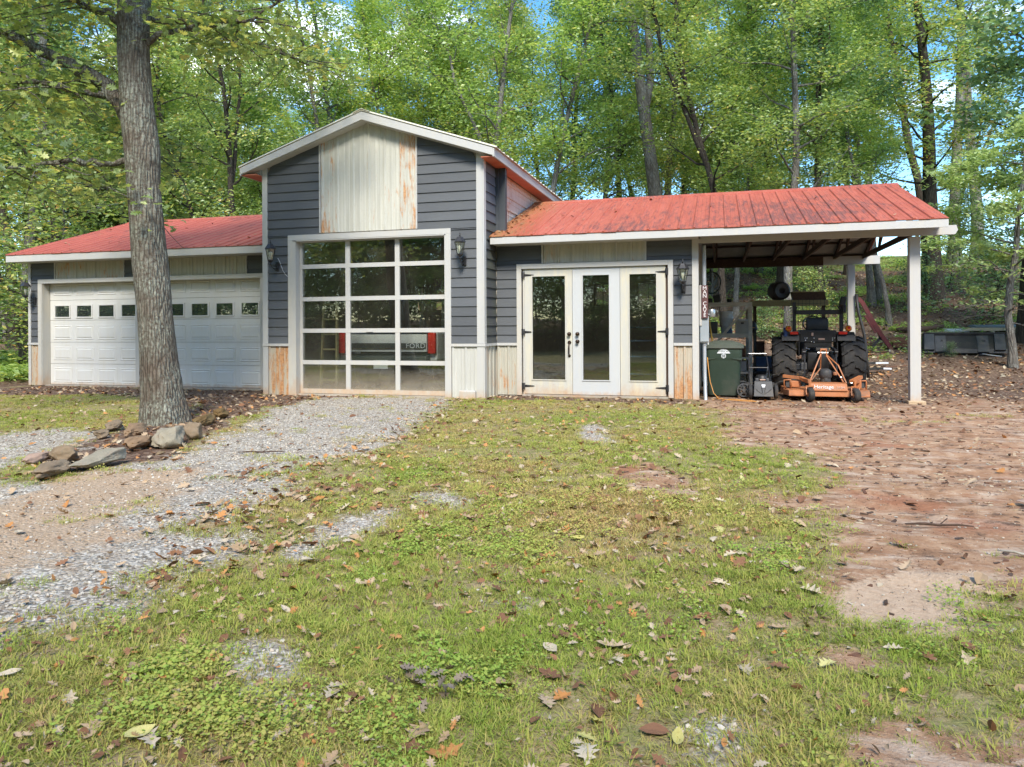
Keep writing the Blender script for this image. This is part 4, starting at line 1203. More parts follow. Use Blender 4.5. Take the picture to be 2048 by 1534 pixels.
for x in (-.55, .50):
    MB().tube([(x - .05, .25, .15), (x - .052, .25, .285), (x + .045, .25, .29), (x + .05, .25, .26), (x + .048, .25, .16)], .011, 8).build('guard_loop', M['orange'], t, smooth=True)
    MB().cbox((x, .30, .215), (.055, .05, .085), ch=.008).build('gauge_block', M['grey_plastic'], t)
ap = (-.03, .40, .70)
fr = MB()
fr.beam((-.245, .16, .27), (ap[0] - .035, ap[1] - .02, ap[2] - .02), .016, .028, (0, 1, 0))
fr.beam((.225, .16, .27), (ap[0] + .05, ap[1] - .02, ap[2] - .05), .016, .028, (0, 1, 0))
fr.beam((ap[0] - .03, ap[1], ap[2]), (-.055, .52, .46), .016, .028, (0, 1, 0)).beam((-.055, .52, .46), (-.19, .48, .27), .016, .028, (0, 1, 0))
fr.beam((ap[0] + .04, ap[1], ap[2] - .02), (.19, .46, .51), .016, .028, (0, 1, 0)).beam((.19, .46, .51), (.29, .34, .24), .016, .028, (0, 1, 0))
fr.cbox((ap[0] - .035, ap[1], ap[2]), (.016, .07, .12), ch=.004).cbox((ap[0] + .045, ap[1], ap[2]), (.016, .07, .12), ch=.004).cbox((ap[0] + .005, ap[1] - .01, ap[2] + .05), (.10, .05, .03), ch=.008)
fr.build('hitch_frame', M['orange'], t)
MB().tube([(ap[0] - .06, ap[1] - .01, ap[2]), (ap[0] + .07, ap[1] - .01, ap[2])], .012, 8).lathe([(0, -.012), (.014, -.01), (.014, .01), (0, .012)], 8, (ap[0] - .07, ap[1] - .01, ap[2]), 'X').lathe([(0, -.012), (.012, -.01), (.012, .01), (0, .012)], 8, (.19, .16, .34), 'X').lathe([(0, -.012), (.012, -.01), (.012, .01), (0, .012)], 8, (.33, .13, .26), 'X').build('hitch_pin', M['steel'], t)
MB().lathe([(.075, .255), (.075, .31), (.09, .33), (.095, .39), (.085, .43), (.05, .455), (0, .46)], 16, (0.0, .38, 0)).cbox((0.0, .33, .30), (.05, .06, .08), ch=.01).build('gearbox_cover', M['grey_plastic'], t, smooth=True, angle=35)
MB().cbox((.13, .36, .385), (.06, .05, .05), ch=.008).build('adjuster', M['orange'], t)

# ---- storage rack
t = thing('storage_rack', 'open timber storage rack with diagonal brace against the workshop end wall', 'rack', (7.72, 3.35, 0))
for x, y in ((0.36, -.35), (0.34, .38), (-0.42, -.35), (-0.42, .38)):
    MB().box(x - .035, x + .035, y - .02, y + .02, 0, 1.53 if x > 0 else 1.5).build('post', M['wood_pale'], t)
for z0, z1, mt in ((1.455, 1.53, 'wood_pale'), (0.885, 0.965, 'wood_pale'), (0.50, 0.535, 'wood_pale'), (0.235, 0.265, 'wood_pale')):
    MB().box(-.455, .324, -.395, -.372, z0, z1).build('shelf_rail', M[mt], t)
    for k in range(4):
        y = -.33 + k * .18
        MB().box(-.455, .32, y, y + .172, z1 - .03, z1 - .008).build('shelf_board', M['wood_pale'], t)
MB().beam((-.30, -.41, .72), (.31, -.41, 1.445), .045, .022, (0, 1, 0)).build('diagonal_brace', M['wood_pale'], t)
MB().box(.44, .47, -.1, .1, .0, 1.0).build('side_board', M['black_paint'], t)
t = thing('long_board_shelf', 'long olive timber board carried on a leg beside the rack, over the tractor', 'shelf', (8.75, 3.35, 0))
MB().box(-.655, .68, -.10, .18, 1.462, 1.568).build('board', M['wood_olive'], t)
MB().box(.58, .64, .0, .06, 0.0, 1.46).build('leg', M['wood_dark'], t)
MB().box(-.60, -.54, .1, .16, 0.0, 1.46).build('leg', M['wood_dark'], t)
tag(MB().lathe([(.055, -.15), (.13, -.16), (.165, -.13), (.17, 0), (.165, .13), (.13, .16), (.055, .15), (.05, 0), (.055, -.15)], 24, (0, 0, 0), 'Y', caps=False).xf(Matrix.Rotation(R(18), 4, 'Z')).build('rubber_roll', M['black_paint'], None, True, loc=(8.60, 3.40, 1.74), angle=40),
    'fat black rubber roll with a hole lying on the long olive board', 'rubber roll')
t = thing('metal_trough', 'dull shallow metal trough on the long olive board above the tractor', 'trough', (9.10, 3.36, 1.57))
MB().hexa([(-.26, -.13, 0), (.29, -.13, 0), (.29, .13, 0), (-.26, .13, 0), (-.29, -.15, .14), (.26, -.15, .14), (.26, .15, .14), (-.29, .15, .14)]).build('body', M['wood_dark'], t)
MB().tube([(-.29, -.15, .14), (.26, -.15, .14), (.26, .15, .14), (-.29, .15, .14), (-.29, -.15, .14)], .008, 6).build('rim', M['wood_olive'], t)
t = thing('scrap_box', 'tilted black metal box on top of the storage rack', 'box', (7.50, 3.15, 1.531))
MB().cbox((0, 0, .07), (.13, .14, .12), rot=(0, R(-10), 0), ch=.006).build('body', M['black_paint'], t)
MB().cbox((.005, -.0, .135), (.145, .15, .014), rot=(0, R(-10), 0), ch=.003).build('flap', M['black_paint'], t)
tag(MB().cbox((0, 0, .035), (.13, .16, .07), ch=.01).cbox((0, 0, .075), (.14, .17, .012), ch=.004).build('scrap_box', M['black_paint'], loc=(7.36, 3.12, 1.531)), 'low black box on the rack top nearest the MAN CAVE sign', 'box')
t = thing('plant_pot', 'small dark pot with dry stems on top of the storage rack', 'pot', (7.72, 3.2, 1.531))
MB().lathe([(.035, 0), (.05, .06), (.055, .062), (.045, .06), (.0, .05)], 14).build('pot', M['black_paint'], t)
st = MB()
for k in range(7):
    a = k * 2.4
    st.tube([(0, 0, .05), (.05 * math.cos(a), .05 * math.sin(a), .09), (.09 * math.cos(a), .09 * math.sin(a), .08 + .02 * (k % 3))], .004, 4)
st.build('dry_stems', M['rust'], t)
t = thing('bucket', 'tall tapered white bucket standing on the middle rack shelf', 'bucket', (7.665, 3.2, 0.96))
MB().lathe([(.095, 0), (.12, .27), (.128, .275), (.128, .30), (.12, .31), (.118, .40), (.11, .41), (0, .41)], 20).build('body', M['white_plastic'], t, smooth=True, angle=35)
MB().tube([(-.126, 0, .28), (-.1, -.09, .16), (0, -.13, .12), (.1, -.09, .16), (.126, 0, .28)], .004, 5).build('handle', M['steel'], t)
t = thing('storage_box', 'pale grey storage box on the middle rack shelf below the brace', 'box', (7.945, 3.2, 0.96))
MB().cbox((0, 0, .12), (.24, .26, .24), ch=.012).build('body', M['box_board'], t)
MB().cbox((0, 0, .25), (.255, .275, .03), ch=.008).build('lid', M['white_plastic'], t)
MB().cbox((.0, -.132, .19), (.05, .008, .03), ch=.002).build('latch', M['black_paint'], t)
t = thing('tool_case', 'dark grey tool case at the wall end of the middle rack shelf', 'case', (7.42, 3.2, 0.96))
MB().cbox((0, 0, .11), (.18, .3, .22), ch=.015).build('body', M['grey_plastic'], t)
MB().tube([(-.05, -.05, .22), (-.05, -.05, .25), (.05, -.05, .25), (.05, -.05, .22)], .008, 6).build('handle', M['black_metal'], t)
t = thing('crate', 'dark dusty plastic crate low on the storage rack behind the green bin', 'crate', (7.80, 3.25, 0.53))
MB().box(-.3, .2, -.2, .2, 0, .02).box(-.3, .2, -.2, -.18, .021, .2).box(-.3, .2, .18, .2, .021, .2).box(-.3, -.28, -.179, .179, .021, .2).box(.18, .2, -.179, .179, .021, .2).build('body', M['rust'], t)
t = thing('blue_jug', 'small blue jug squeezed between shelf boards on the rack', 'jug', (7.72, 3.02, 0.962))
loft(MB(), [(.10, .06, 0, 0, 0), (.10, .06, .06, 0, 0), (.05, .05, .08, .01, 0), (.03, .03, .10, .02, 0)], .02).build('body', M['blue_plastic'], t)
MB().lathe([(.016, .1), (.016, .115), (0, .116)], 10, (.02, 0, 0)).build('cap', M['white_plastic'], t)
tag(MB().tube([(7.345, 2.25, 1.36), (7.40, 2.1, 1.0), (7.47, 1.86, 0.55), (7.56, 1.62, 0.0)], .016, 8).build('pole', M['yellow_pole']), 'yellow pole leaning against the end wall above the green bin', 'pole')
t = thing('utility_cart', 'low black cart carrying the blue tub beside the rack', 'cart', (8.34, 3.45, 0))
MB().box(-.22, .25, -.25, .25, .22, .26).build('platform', M['black_paint'], t)
for x in (-.2, .22):
    for y in (-.22, .22):
        MB().tube([(x, y, 0.05), (x, y, .22)], .015, 6).lathe([(.02, -.02), (.05, -.02), (.05, .02), (.02, .02)], 12, (x, y, .05), 'X').build('caster_wheel', M['rubber'], t)
t = thing('plastic_tub', 'blue plastic tub on the low black cart beside the rack', 'tub', (8.33, 3.45, 0.261))
loft(MB(), [(.30, .30, 0, 0, 0), (.35, .35, .24, 0, 0), (.38, .38, .25, 0, 0), (.38, .38, .27, 0, 0)], .05).build('body', M['blue_plastic'], t, smooth=True, angle=35)
MB().cbox((0, 0, .274), (.33, .33, .005)).build('contents', M['black_paint'], t)
tag(MB().box(-.075, .075, -.02, .02, 0, .80).box(-.07, .07, .021, .06, 0, .78).build('board_offcut', M['rust'], loc=(8.31, 4.1, 0.0)), 'reddish brown boards standing on end behind the blue tub', 'boards')

for k_, (x_, y_, lab) in enumerate(((7.52, 3.15, 'rusty paint can nearest the wall on the second rack shelf'), (7.64, 3.22, 'dented grey paint can in the middle of the second rack shelf'), (7.78, 3.12, 'dark paint can at the right of the second rack shelf'))):
    t = thing('paint_can', lab, 'paint can', (x_, y_, 0.536), 0, 'paint cans on the rack')
    MB().lathe([(.05, 0), (.052, .004), (.05, .01), (.05, .115), (.053, .12), (.046, .122), (.046, .117), (0, .117)], 16).build('body', M[('rust', 'galv', 'grey_plastic')[k_]], t, smooth=True, angle=35)
    MB().tube([(-.05, 0, .10), (-.03, -.045, .06), (.03, -.045, .06), (.05, 0, .10)], .002, 4).build('handle', M['steel'], t)
t = thing('cardboard_box', 'worn cardboard box low on the rack behind the push mower', 'box', (7.86, 3.2, 0.266))
MB().cbox((0, 0, .10), (.30, .30, .20), ch=.006).build('body', M['box_board'], t)
MB().cbox((-.09, -.02, .212), (.14, .32, .006), rot=(0, R(-12), 0)).cbox((.10, .0, .212), (.14, .32, .006), rot=(0, R(14), 0)).build('flap', M['box_board'], t)
t = thing('tarp_bundle', 'dark bundled tarp drooping off the rack behind the pale storage box', 'tarp', (8.02, 3.5, 0.965))
loft(MB(), [(.22, .34, 0, 0, 0), (.34, .46, .07, .04, 0), (.30, .40, .19, .03, .02), (.16, .26, .26, -.02, 0)], .1).build('folds', M['black_paint'], t, smooth=True, angle=30)
MB().tube([(-.14, -.2, .05), (0, -.26, .12), (.16, -.2, .1)], .006, 5).build('rope', M['cord_orange'], t)
t = thing('hose_coil', 'coiled dark garden hose hanging under the carport roof by the wall', 'hose', (7.40, 3.9, 1.95))
for k_ in range(3):
    MB().tube([(.17 * math.cos(q_ * PI / 9), .02 * k_, .21 * math.sin(q_ * PI / 9)) for q_ in range(19)], .014, 6).build('loop', M['bin_green'], t, smooth=True)
# ---- maroon loader boom behind the carport
bz = -0.06
t = thing('loader_boom', 'curved dark maroon loader boom standing on its black prop behind the back post', 'loader boom', (11.6, 10.0, float(terr(11.6, 10.0)) + bz))
def bp(x, z): return (x - 11.6, 0.0, z - 0.54 - bz)
MB().beam(bp(10.95, 1.87), bp(11.06, 1.865), .10, .09, (0, 1, 0)).beam(bp(11.05, 1.867), bp(11.16, 1.75), .10, .10, (0, 1, 0)).beam(bp(11.145, 1.775), bp(11.33, 1.40), .10, .11, (0, 1, 0)).beam(bp(11.32, 1.42), bp(11.58, .93), .10, .12, (0, 1, 0)).beam(bp(11.57, .95), bp(11.80, .60), .10, .11, (0, 1, 0)).build('arm', M['maroon_steel'], t)
MB().beam(bp(11.25, 1.44), bp(11.50, .98), .13, .10, (0, 1, 0)).build('cylinder_cover', M['maroon_steel'], t)
MB().lathe([(.055, -.07), (.055, .07)], 14, bp(10.93, 1.87), 'Y').lathe([(.05, -.08), (.05, .08)], 14, bp(11.82, .56), 'Y').build('pivot', M['rust'], t)
MB().beam(bp(11.56, .95), bp(11.57, .80), .06, .05, (0, 1, 0)).beam(bp(11.57, .82), bp(11.42, .64), .06, .05, (0, 1, 0)).beam(bp(11.42, .65), bp(11.36, .46), .07, .06, (0, 1, 0)).beam(bp(11.57, .82), bp(11.68, .76), .05, .04, (0, 1, 0)).beam(bp(11.82, .58), bp(11.84, .45), .09, .07, (0, 1, 0)).build('prop', M['black_paint'], t)
tag(MB().tube([(10.30, 5.75, 1.75), (10.33, 5.7, 1.4), (10.43, 5.62, 0.9), (10.47, 5.6, .4), (10.5, 5.6, 0)], .03, 8).build('black_pipe', M['black_paint'], smooth=True), 'black flexible pipe leaning on the back carport post', 'pipe')

# ---- pallet forks and rod on the ground right of the tractor
for lab, a, b, tip in (('black steel fork tine with silver tip on the dirt, nearer the yard', (10.35, 6.9), (11.05, 7.05), .18), ('black steel fork tine with silver tip on the dirt, nearer the bank', (10.5, 7.75), (11.05, 7.9), .3)):
    t = thing('fork_tine', lab, 'fork tine', (a[0], a[1], float(terr(*a)) + .01), 0, 'fork tines on the ground')
    d = Vector((b[0] - a[0], b[1] - a[1], float(terr(*b)) - float(terr(*a))))
    e = d.normalized() * tip
    MB().beam((0, 0, .05), d + Vector((0, 0, .05)), .10, .05).beam((0, 0, .03), (0, 0, .34), .09, .05).build('shank', M['black_paint'], t)
    MB().beam(d + Vector((0, 0, .05)), d + e + Vector((0, 0, .04)), .09, .035).build('tip', M['white_decal'], t)
tag(MB().tube([(10.4, 7.3, .05), (11.1, 7.5, .12), (11.7, 7.75, .17)], .012, 6).build('steel_rod', M['rust']), 'thin rusty steel rod lying past the fork tines', 'rod')

# ---- loader bucket at the foot of the bank
bx, by = 13.42, 9.75
t = thing('loader_bucket', 'black loader bucket lying face down at the foot of the wooded bank', 'loader bucket', (bx, by, float(terr(bx, by)) - .02), R(-10))
MB().prism([(-.44, .0), (-.40, .10), (-.08, .46), (.05, .50), (.42, .44), (.42, .40), (.06, .45), (-.04, .42), (-.34, .1), (-.38, .0)], -.86, .86, 'X').build('shell', M['black_paint'], t)
MB().prism([(-.43, .0), (-.39, .10), (-.08, .45), (.05, .49), (.42, .43), (.5, .0)], -.885, -.861, 'X').prism([(-.43, .0), (-.39, .10), (-.08, .45), (.05, .49), (.42, .43), (.5, .0)], .861, .885, 'X').build('side_plate', M['black_paint'], t)
MB().beam((-.89, -.10, .47), (.89, -.10, .47), .06, .05).build('top_edge', M['black_paint'], t)
for x in (-.52, .38):
    o = MB().hexa([(x - .12, -.475, .03), (x + .12, -.475, .03), (x + .12, -.43, .03), (x - .12, -.43, .03), (x - .12, -.145, .42), (x + .12, -.145, .42), (x + .12, -.09, .42), (x - .12, -.09, .42)]).build('mount_plate', M['grey_plastic'], t)
    MB().lathe([(.025, -.02), (.025, .02), (0, .022)], 10, (x + .03, -.26, .30), 'Y').cbox((x, -.385, -.01), (.16, .03, .10), ch=.006).build('lug', M['grey_plastic'], o)
for x in (-.77, .72):
    MB().hexa([(x - .11, -.475, .08), (x + .11, -.475, .08), (x + .11, -.40, .05), (x - .11, -.40, .05), (x - .09, -.15, .46), (x + .12, -.15, .46), (x + .11, -.1, .46), (x - .09, -.1, .46)]).build('gusset', M['grey_plastic'], t)
MB().tube([(.35, -.40, -.02), (.5, -.44, -.05), (.75, -.40, -.08)], .012, 6).build('hose', M['white_plastic'], t)

# ---- sheets and boards stored behind the bucket
def onbank(x, y): return float(terr(x, y))
t = thing('sheet_stack', 'slate blue sheet metal on pale boards stored behind the black bucket', 'sheet stack', (15.1, 12.4, onbank(15.1, 12.4) - .05), R(-4))
for k in range(3):
    MB().cbox((-.3 + k * .5, .02 * k, .06), (.09, .9, .12)).build('bearer', M['wood_tan'], t)
for k in range(4):
    MB().cbox((0.0 + .05 * k, -.38 + .03 * k, .14 + .022 * k), (2.0, .14, .02), ch=.003).build('board', M['wood_tan'], t)
MB().cbox((.25, .08, .235), (1.9, .85, .02), rot=(R(4), 0, 0)).cbox((.28, .09, .262), (1.85, .84, .018), rot=(R(4), 0, 0)).build('sheet', M['slate_sheet'], t)
tag(MB().cbox((0, 0, .02), (.55, .5, .035), rot=(R(6), 0, R(5)), ch=.006).cbox((.02, .02, .05), (.5, .48, .02), rot=(R(6), 0, R(3)), ch=.006).build('white_panel', M['white_plastic'], loc=(14.0, 12.5, onbank(14.0, 12.5) + .05)), 'small white panel lying left of the slate blue sheets', 'panel')
tag(MB().cbox((0, 0, .02), (.9, .12, .04), rot=(0, R(-2), R(-6)), ch=.006).cbox((.1, .12, .02), (.8, .1, .03), rot=(0, R(-2), R(-3)), ch=.006).build('pale_boards', M['wood_tan'], loc=(13.35, 12.3, onbank(13.35, 12.3) + .02)), 'pale weathered boards on the litter behind the bucket', 'boards')
t = thing('rusty_rails', 'stack of brown rusted steel rails left of the black bucket', 'rails', (12.35, 10.9, onbank(12.35, 10.9)), R(14))
for k in range(4):
    MB().cbox((.06 * k, .11 * k, .05 + .05 * (k % 2)), (.9, .05, .09), rot=(0, 0, R(3 * k)), ch=.008).build('rail', M['rust'], t)
tag(MB().cbox((0, 0, .07), (.42, .2, .13), ch=.01).cbox((0, 0, .14), (.44, .22, .015), ch=.004).build('rusty_box', M['rust'], loc=(12.1, 10.15, onbank(12.1, 10.15)), ), 'brown rusty steel box behind the front carport post', 'box')
tag(MB().tube([(12.5, 12.6, onbank(12.5, 12.6) + .05), (13.2, 12.4, onbank(13.2, 12.4) + .12), (13.7, 12.5, onbank(13.7, 12.5) + .2)], [.06, .08, .04], 8).build('fallen_log', M['wood_dark'], smooth=True), 'dark fallen log on the bank above the bucket', 'log')

# ---- pickup inside the tower, shelves inside the wing, ladder behind the left panes
t = thing('pickup_truck', 'white pickup parked inside the tall bay, tailgate lettered FORD behind the glass', 'pickup truck', (1.80, 1.0, -0.004))
t.scale = (0.93, 0.93, 1.04)
tg = MB().cbox((0, .03, .80), (1.70, .06, .30), ch=.012).build('tailgate', M['truck_white'], t)
MB().box(-.84, .84, -.008, -.001, .70, .80).build('dark_band', M['truck_dark'], tg)
MB().box(-.80, .80, -.018, -.009, .695, .712).build('trim_strip', M['chrome'], tg)
text('lettering', 'FORD', .115, M['white_decal'], tg, Matrix.Translation((.63, -.010, .752)) @ FACE_FRONT, .002, sx=1.25, space=1.1)
for sx in (-1, 1):
    MB().cbox((sx * .945, .05, .80), (.15, .10, .36), ch=.02).build('tail_light', M['lens_red'], t)
    MB().cbox((sx * .94, 1.2, .74), (.16, 2.2, .50), ch=.04).build('bed_side', M['truck_white'], t)
    for yy in (.95, 4.2):
        w = MB().lathe([(.2, -.12), (.34, -.13), (.38, -.08), (.385, 0), (.38, .08), (.34, .13), (.2, .12)], 26, (sx * .85, yy, .385), 'X').build('wheel', M['rubber'], t, smooth=True, angle=40)
        MB().lathe([(.03, -.10), (.2, -.11), (.2, .11), (.03, .10)], 16, (sx * .85, yy, .385), 'X').build('rim', M['chrome'], w)
MB().cbox((0, -.06, .50), (1.80, .14, .17), ch=.03).build('bumper', M['truck_dark'], t)
MB().cbox((-.03, -.14, .44), (.30, .012, .15), ch=.004).build('number_plate', M['white_decal'], t)
MB().box(-.86, .86, .07, 2.2, .55, .60).box(-.8, .8, .1, 5.0, .42, .54).build('bed_floor', M['truck_dark'], t)
loft(MB(), [(1.84, 1.7, .56, 0, 3.2), (1.9, 1.75, 1.02, 0, 3.2)], .1).build('cab', M['truck_white'], t, smooth=True, angle=35)
ca = MB()
for x in (-.78, -.26, .26, .78):
    ca.beam((x, 2.36, 1.03), (x * .93, 2.48, 1.62), .06, .05, (0, 1, 0))
for x in (-.8, .8):
    ca.beam((x, 3.9, 1.03), (x * .9, 3.4, 1.62), .06, .05, (0, 1, 0))
loft(ca, [(1.60, 1.2, 1.61, 0, 2.98), (1.56, 1.14, 1.67, 0, 2.98)], .1)
ca.build('cab_roof', M['truck_white'], t)
loft(MB(), [(1.8, 1.2, .56, 0, 4.65 - 1.0), (1.8, 1.2, .98, 0, 4.65 - 1.0), (1.6, 1.1, 1.03, 0, 3.65)], .1).xf(Matrix.Translation((0, .45, 0))).build('hood', M['truck_white'], t)
t = thing('shelf_unit', 'tall shelf unit with cyan edged shelves behind the right french door', 'shelf unit', (6.42, 1.9, -0.002))
for x in (-.42, .42):
    for y in (-.2, .2):
        MB().box(x - .012, x + .012, y - .012, y + .012, 0, 1.5).build('post', M['black_metal'], t)
for z_ in (.28, .58, .85, 1.08, 1.40):
    s_ = MB().box(-.40, .40, -.2, .2, z_, z_ + .018).build('shelf', M['grey_plastic'], t)
    MB().box(-.40, .40, -.225, -.213, z_ - .004, z_ + .02).build('shelf_edge', M['blue_plastic'] if z_ < 1.3 else M['white_plastic'], s_)
t = thing('round_helmet', 'dark round helmet on top of the shelf unit behind the right door', 'helmet', (6.55, 1.9, 1.419))
MB().lathe([(.11, 0), (.14, .06), (.13, .15), (.07, .21), (0, .22)], 18).build('shell', M['black_paint'], t, smooth=True)
MB().cbox((0, -.13, .08), (.16, .04, .07), ch=.02).build('visor', M['grey_plastic'], t)
t = thing('ladder', 'wooden ladder leaning inside behind the left glass panes', 'ladder', (0.9, 0.75, -0.004))
for x in (-.16, .16):
    MB().beam((x, -.15, 0), (x * .8 - .18, .25, 1.75), .03, .06, (0, 1, 0)).build('rail', M['wood_olive'], t)
for k in range(6):
    f_ = (k + .7) / 6.5
    MB().beam((-.16 + .16 * 0 - .18 * f_, -.15 + .4 * f_, 1.75 * f_), (.16 - .2 * f_, -.15 + .4 * f_, 1.75 * f_), .025, .03).build('rung', M['wood_olive'], t)

# ---- stones round the oak
def mk_rock(name, c1, c2, c3):
    m, nt, b = newmat(name)
    v = vec(nt, 'obj')
    n1 = noise(nt, v, 5.0, 6.0, 0.65)
    n2 = noise(nt, v, 38.0, 5.0, 0.7)
    n3 = noise(nt, v, 9.0, 7.0, 0.72)
    col = ramp(nt, n1, [(0.3, c1), (0.65, c2)])
    col = mix(nt, ramp(nt, n3, [(0.52, 0.0), (0.66, 0.8)]), col, c3)
    setb(nt, b, col=col, rough=0.9, normal=bump(nt, n2, 0.6, 0.008), spec=0.25)
    return m
RK = dict(pink=mk_rock('pinkish_field_stone', (0.30, 0.20, 0.15), (0.42, 0.31, 0.24), (0.24, 0.19, 0.14)),
          brown=mk_rock('ochre_brown_stone', (0.17, 0.125, 0.08), (0.26, 0.195, 0.13), (0.20, 0.165, 0.115)),
          grey=mk_rock('greenish_grey_stone', (0.23, 0.205, 0.15), (0.33, 0.295, 0.225), (0.27, 0.20, 0.14)),
          rust=mk_rock('rust_red_stone', (0.19, 0.125, 0.075), (0.27, 0.18, 0.11), (0.17, 0.135, 0.085)),
          moss=mk_rock('mossy_brown_stone', (0.12, 0.075, 0.03), (0.20, 0.13, 0.055), (0.13, 0.11, 0.05)))
def rock(x, y, l, w, h, ang, mat, label, seed, tilt=0.0):
    bm = bmesh.new()
    bmesh.ops.create_icosphere(bm, subdivisions=4, radius=0.5)
    r_ = random.Random(seed)
    pl = [(Vector((r_.gauss(0, 1), r_.gauss(0, 1), r_.gauss(0, .8))).normalized(), r_.uniform(.27, .42)) for _ in range(13)]
    from mathutils import noise as mn
    for v in bm.verts:
        p = v.co.copy()
        for n_, d_ in pl:
            k = p.dot(n_) - d_
            if k > 0: p -= n_ * k * .9
        q = p * 3.2 + Vector((seed * 3.7, seed, 0))
        p += p.normalized() * (mn.noise(q) * .09 + mn.noise(q * 3) * .045 + mn.noise(q * 8) * .015)
        v.co = Vector((p.x * l, p.y * w * .95, p.z * h * .75))
    me = bpy.data.meshes.new('rock')
    bm.to_mesh(me)
    bm.free()
    me.shade_smooth()
    me.set_sharp_from_angle(angle=R(38))
    me.materials.append(RK[mat])
    o = bpy.data.objects.new('rock', me)
    COL.objects.link(o)
    o.location = (x, y, h * .20)
    o.rotation_euler = (0, R(tilt), R(ang))
    tag(o, label, 'stone', 'stones edging the oak island')
for a in ((2.05, -6.12, .34, .16, .13, 100, 'pink', 'flat pinkish stone at the near end of the stone edging', 1),
          (2.60, -6.52, .56, .26, .15, 118, 'brown', 'broad ochre slab lying nearest the gravel drive, left of the long grey stone', 2),
          (2.20, -6.02, .26, .22, .22, 20, 'brown', 'blocky ochre stone wedged behind the pinkish and ochre slabs', 3),
          (2.66, -6.13, .74, .24, .20, 96, 'grey', 'long smooth greenish grey stone along the gravel edge', 4),
          (1.42, -4.86, .26, .15, .14, 115, 'brown', 'small ochre stone left of the oak trunk in the leaf litter', 5),
          (1.06, -4.32, .40, .18, .16, 112, 'brown', 'low brown stone at the left foot of the oak trunk', 6),
          (1.60, -4.60, .46, .24, .20, 110, 'rust', 'orange brown stone in front of the oak trunk', 7),
          (2.27, -5.27, .46, .22, .20, 108, 'rust', 'rust red stone between the long grey stone and the big rounded one', 8),
          (2.46, -5.08, .46, .36, .36, 105, 'grey', 'biggest rounded grey stone of the edging, below the oak trunk', 9),
          (2.42, -4.70, .22, .20, .28, 30, 'brown', 'upright ochre stone just right of the big rounded stone', 10),
          (1.80, -3.80, .80, .22, .20, 112, 'moss', 'long mossy brown stone at the far end of the edging, right of the oak', 11),
          (1.52, -3.12, .36, .20, .18, 100, 'moss', 'small dark mossy stone furthest along the edging toward the garage', 12),
          (2.02, -4.45, .30, .18, .14, 118, 'rust', 'small reddish stone half hidden below the long mossy stone', 13)):
    rock(*a)
# ================================================================== TREES AND UNDERGROWTH
def np_mesh(name, V, F, mat, tint=None, smooth=False):
    me = bpy.data.meshes.new(name)
    V = np.asarray(V, np.float32)
    F = np.asarray(F, np.int32)
    k = F.shape[1]
    me.vertices.add(len(V))
    me.vertices.foreach_set('co', V.ravel())
    me.loops.add(F.size)
    me.loops.foreach_set('vertex_index', F.ravel())
    me.polygons.add(len(F))
    me.polygons.foreach_set('loop_start', np.arange(len(F), dtype=np.int32) * k)
    me.polygons.foreach_set('loop_total', np.full(len(F), k, np.int32))
    if tint is not None:
        a = me.attributes.new('tint', 'FLOAT', 'POINT')
        a.data.foreach_set('value', np.asarray(tint, np.float32))
    me.update()
    me.validate()
    if smooth: me.shade_smooth()
    me.materials.append(mat)
    return me

def mk_bark(name, c1, c2, lichen, lic=0.55, scale=1.0):
    m, nt, b = newmat(name)
    v = vec(nt, 'obj', (1, 1, 0.16))
    fur = N(nt, 'ShaderNodeTexVoronoi', {'Vector': v, 'Scale': 26.0 * scale}, feature='DISTANCE_TO_EDGE').outputs['Distance']
    n1 = noise(nt, vec(nt, 'obj', (1, 1, .3)), 22.0 * scale, 6.0, 0.65)
    n2 = noise(nt, vec(nt, 'obj'), 2.1, 6.0, 0.7)
    n3 = noise(nt, vec(nt, 'obj'), 34.0, 4.0, 0.65)
    col = ramp(nt, n1, [(0.3, c1), (0.72, c2)])
    f = mth(nt, 'MULTIPLY', ramp(nt, n2, [(lic - .08, 0.0), (lic + .12, 1.0)]), ramp(nt, n3, [(0.38, 0.0), (0.58, 1.0)]))
    col = mix(nt, mth(nt, 'MULTIPLY', f, 0.85), col, lichen)
    h = mth(nt, 'ADD', mth(nt, 'MULTIPLY', ramp(nt, fur, [(0.0, 0.0), (0.28, 1.0)]), 0.7), mth(nt, 'MULTIPLY', n1, 0.6))
    col = mix(nt, ramp(nt, fur, [(0.0, 0.55), (0.16, 0.0)]), col, tuple(x * .45 for x in c1))
    setb(nt, b, col=col, rough=0.92, normal=bump(nt, h, 0.9, 0.025), spec=0.2)
    return m
M['bark_oak'] = mk_bark('oak_bark', (0.085, 0.064, 0.048), (0.17, 0.138, 0.107), (0.31, 0.33, 0.27), 0.46)
M['bark_grey'] = mk_bark('grey_forest_bark', (0.10, 0.088, 0.072), (0.21, 0.19, 0.165), (0.33, 0.34, 0.31), 0.5, .8)
M['bark_dark'] = mk_bark('dark_forest_bark', (0.045, 0.036, 0.028), (0.10, 0.085, 0.068), (0.18, 0.19, 0.15), 0.62, .8)

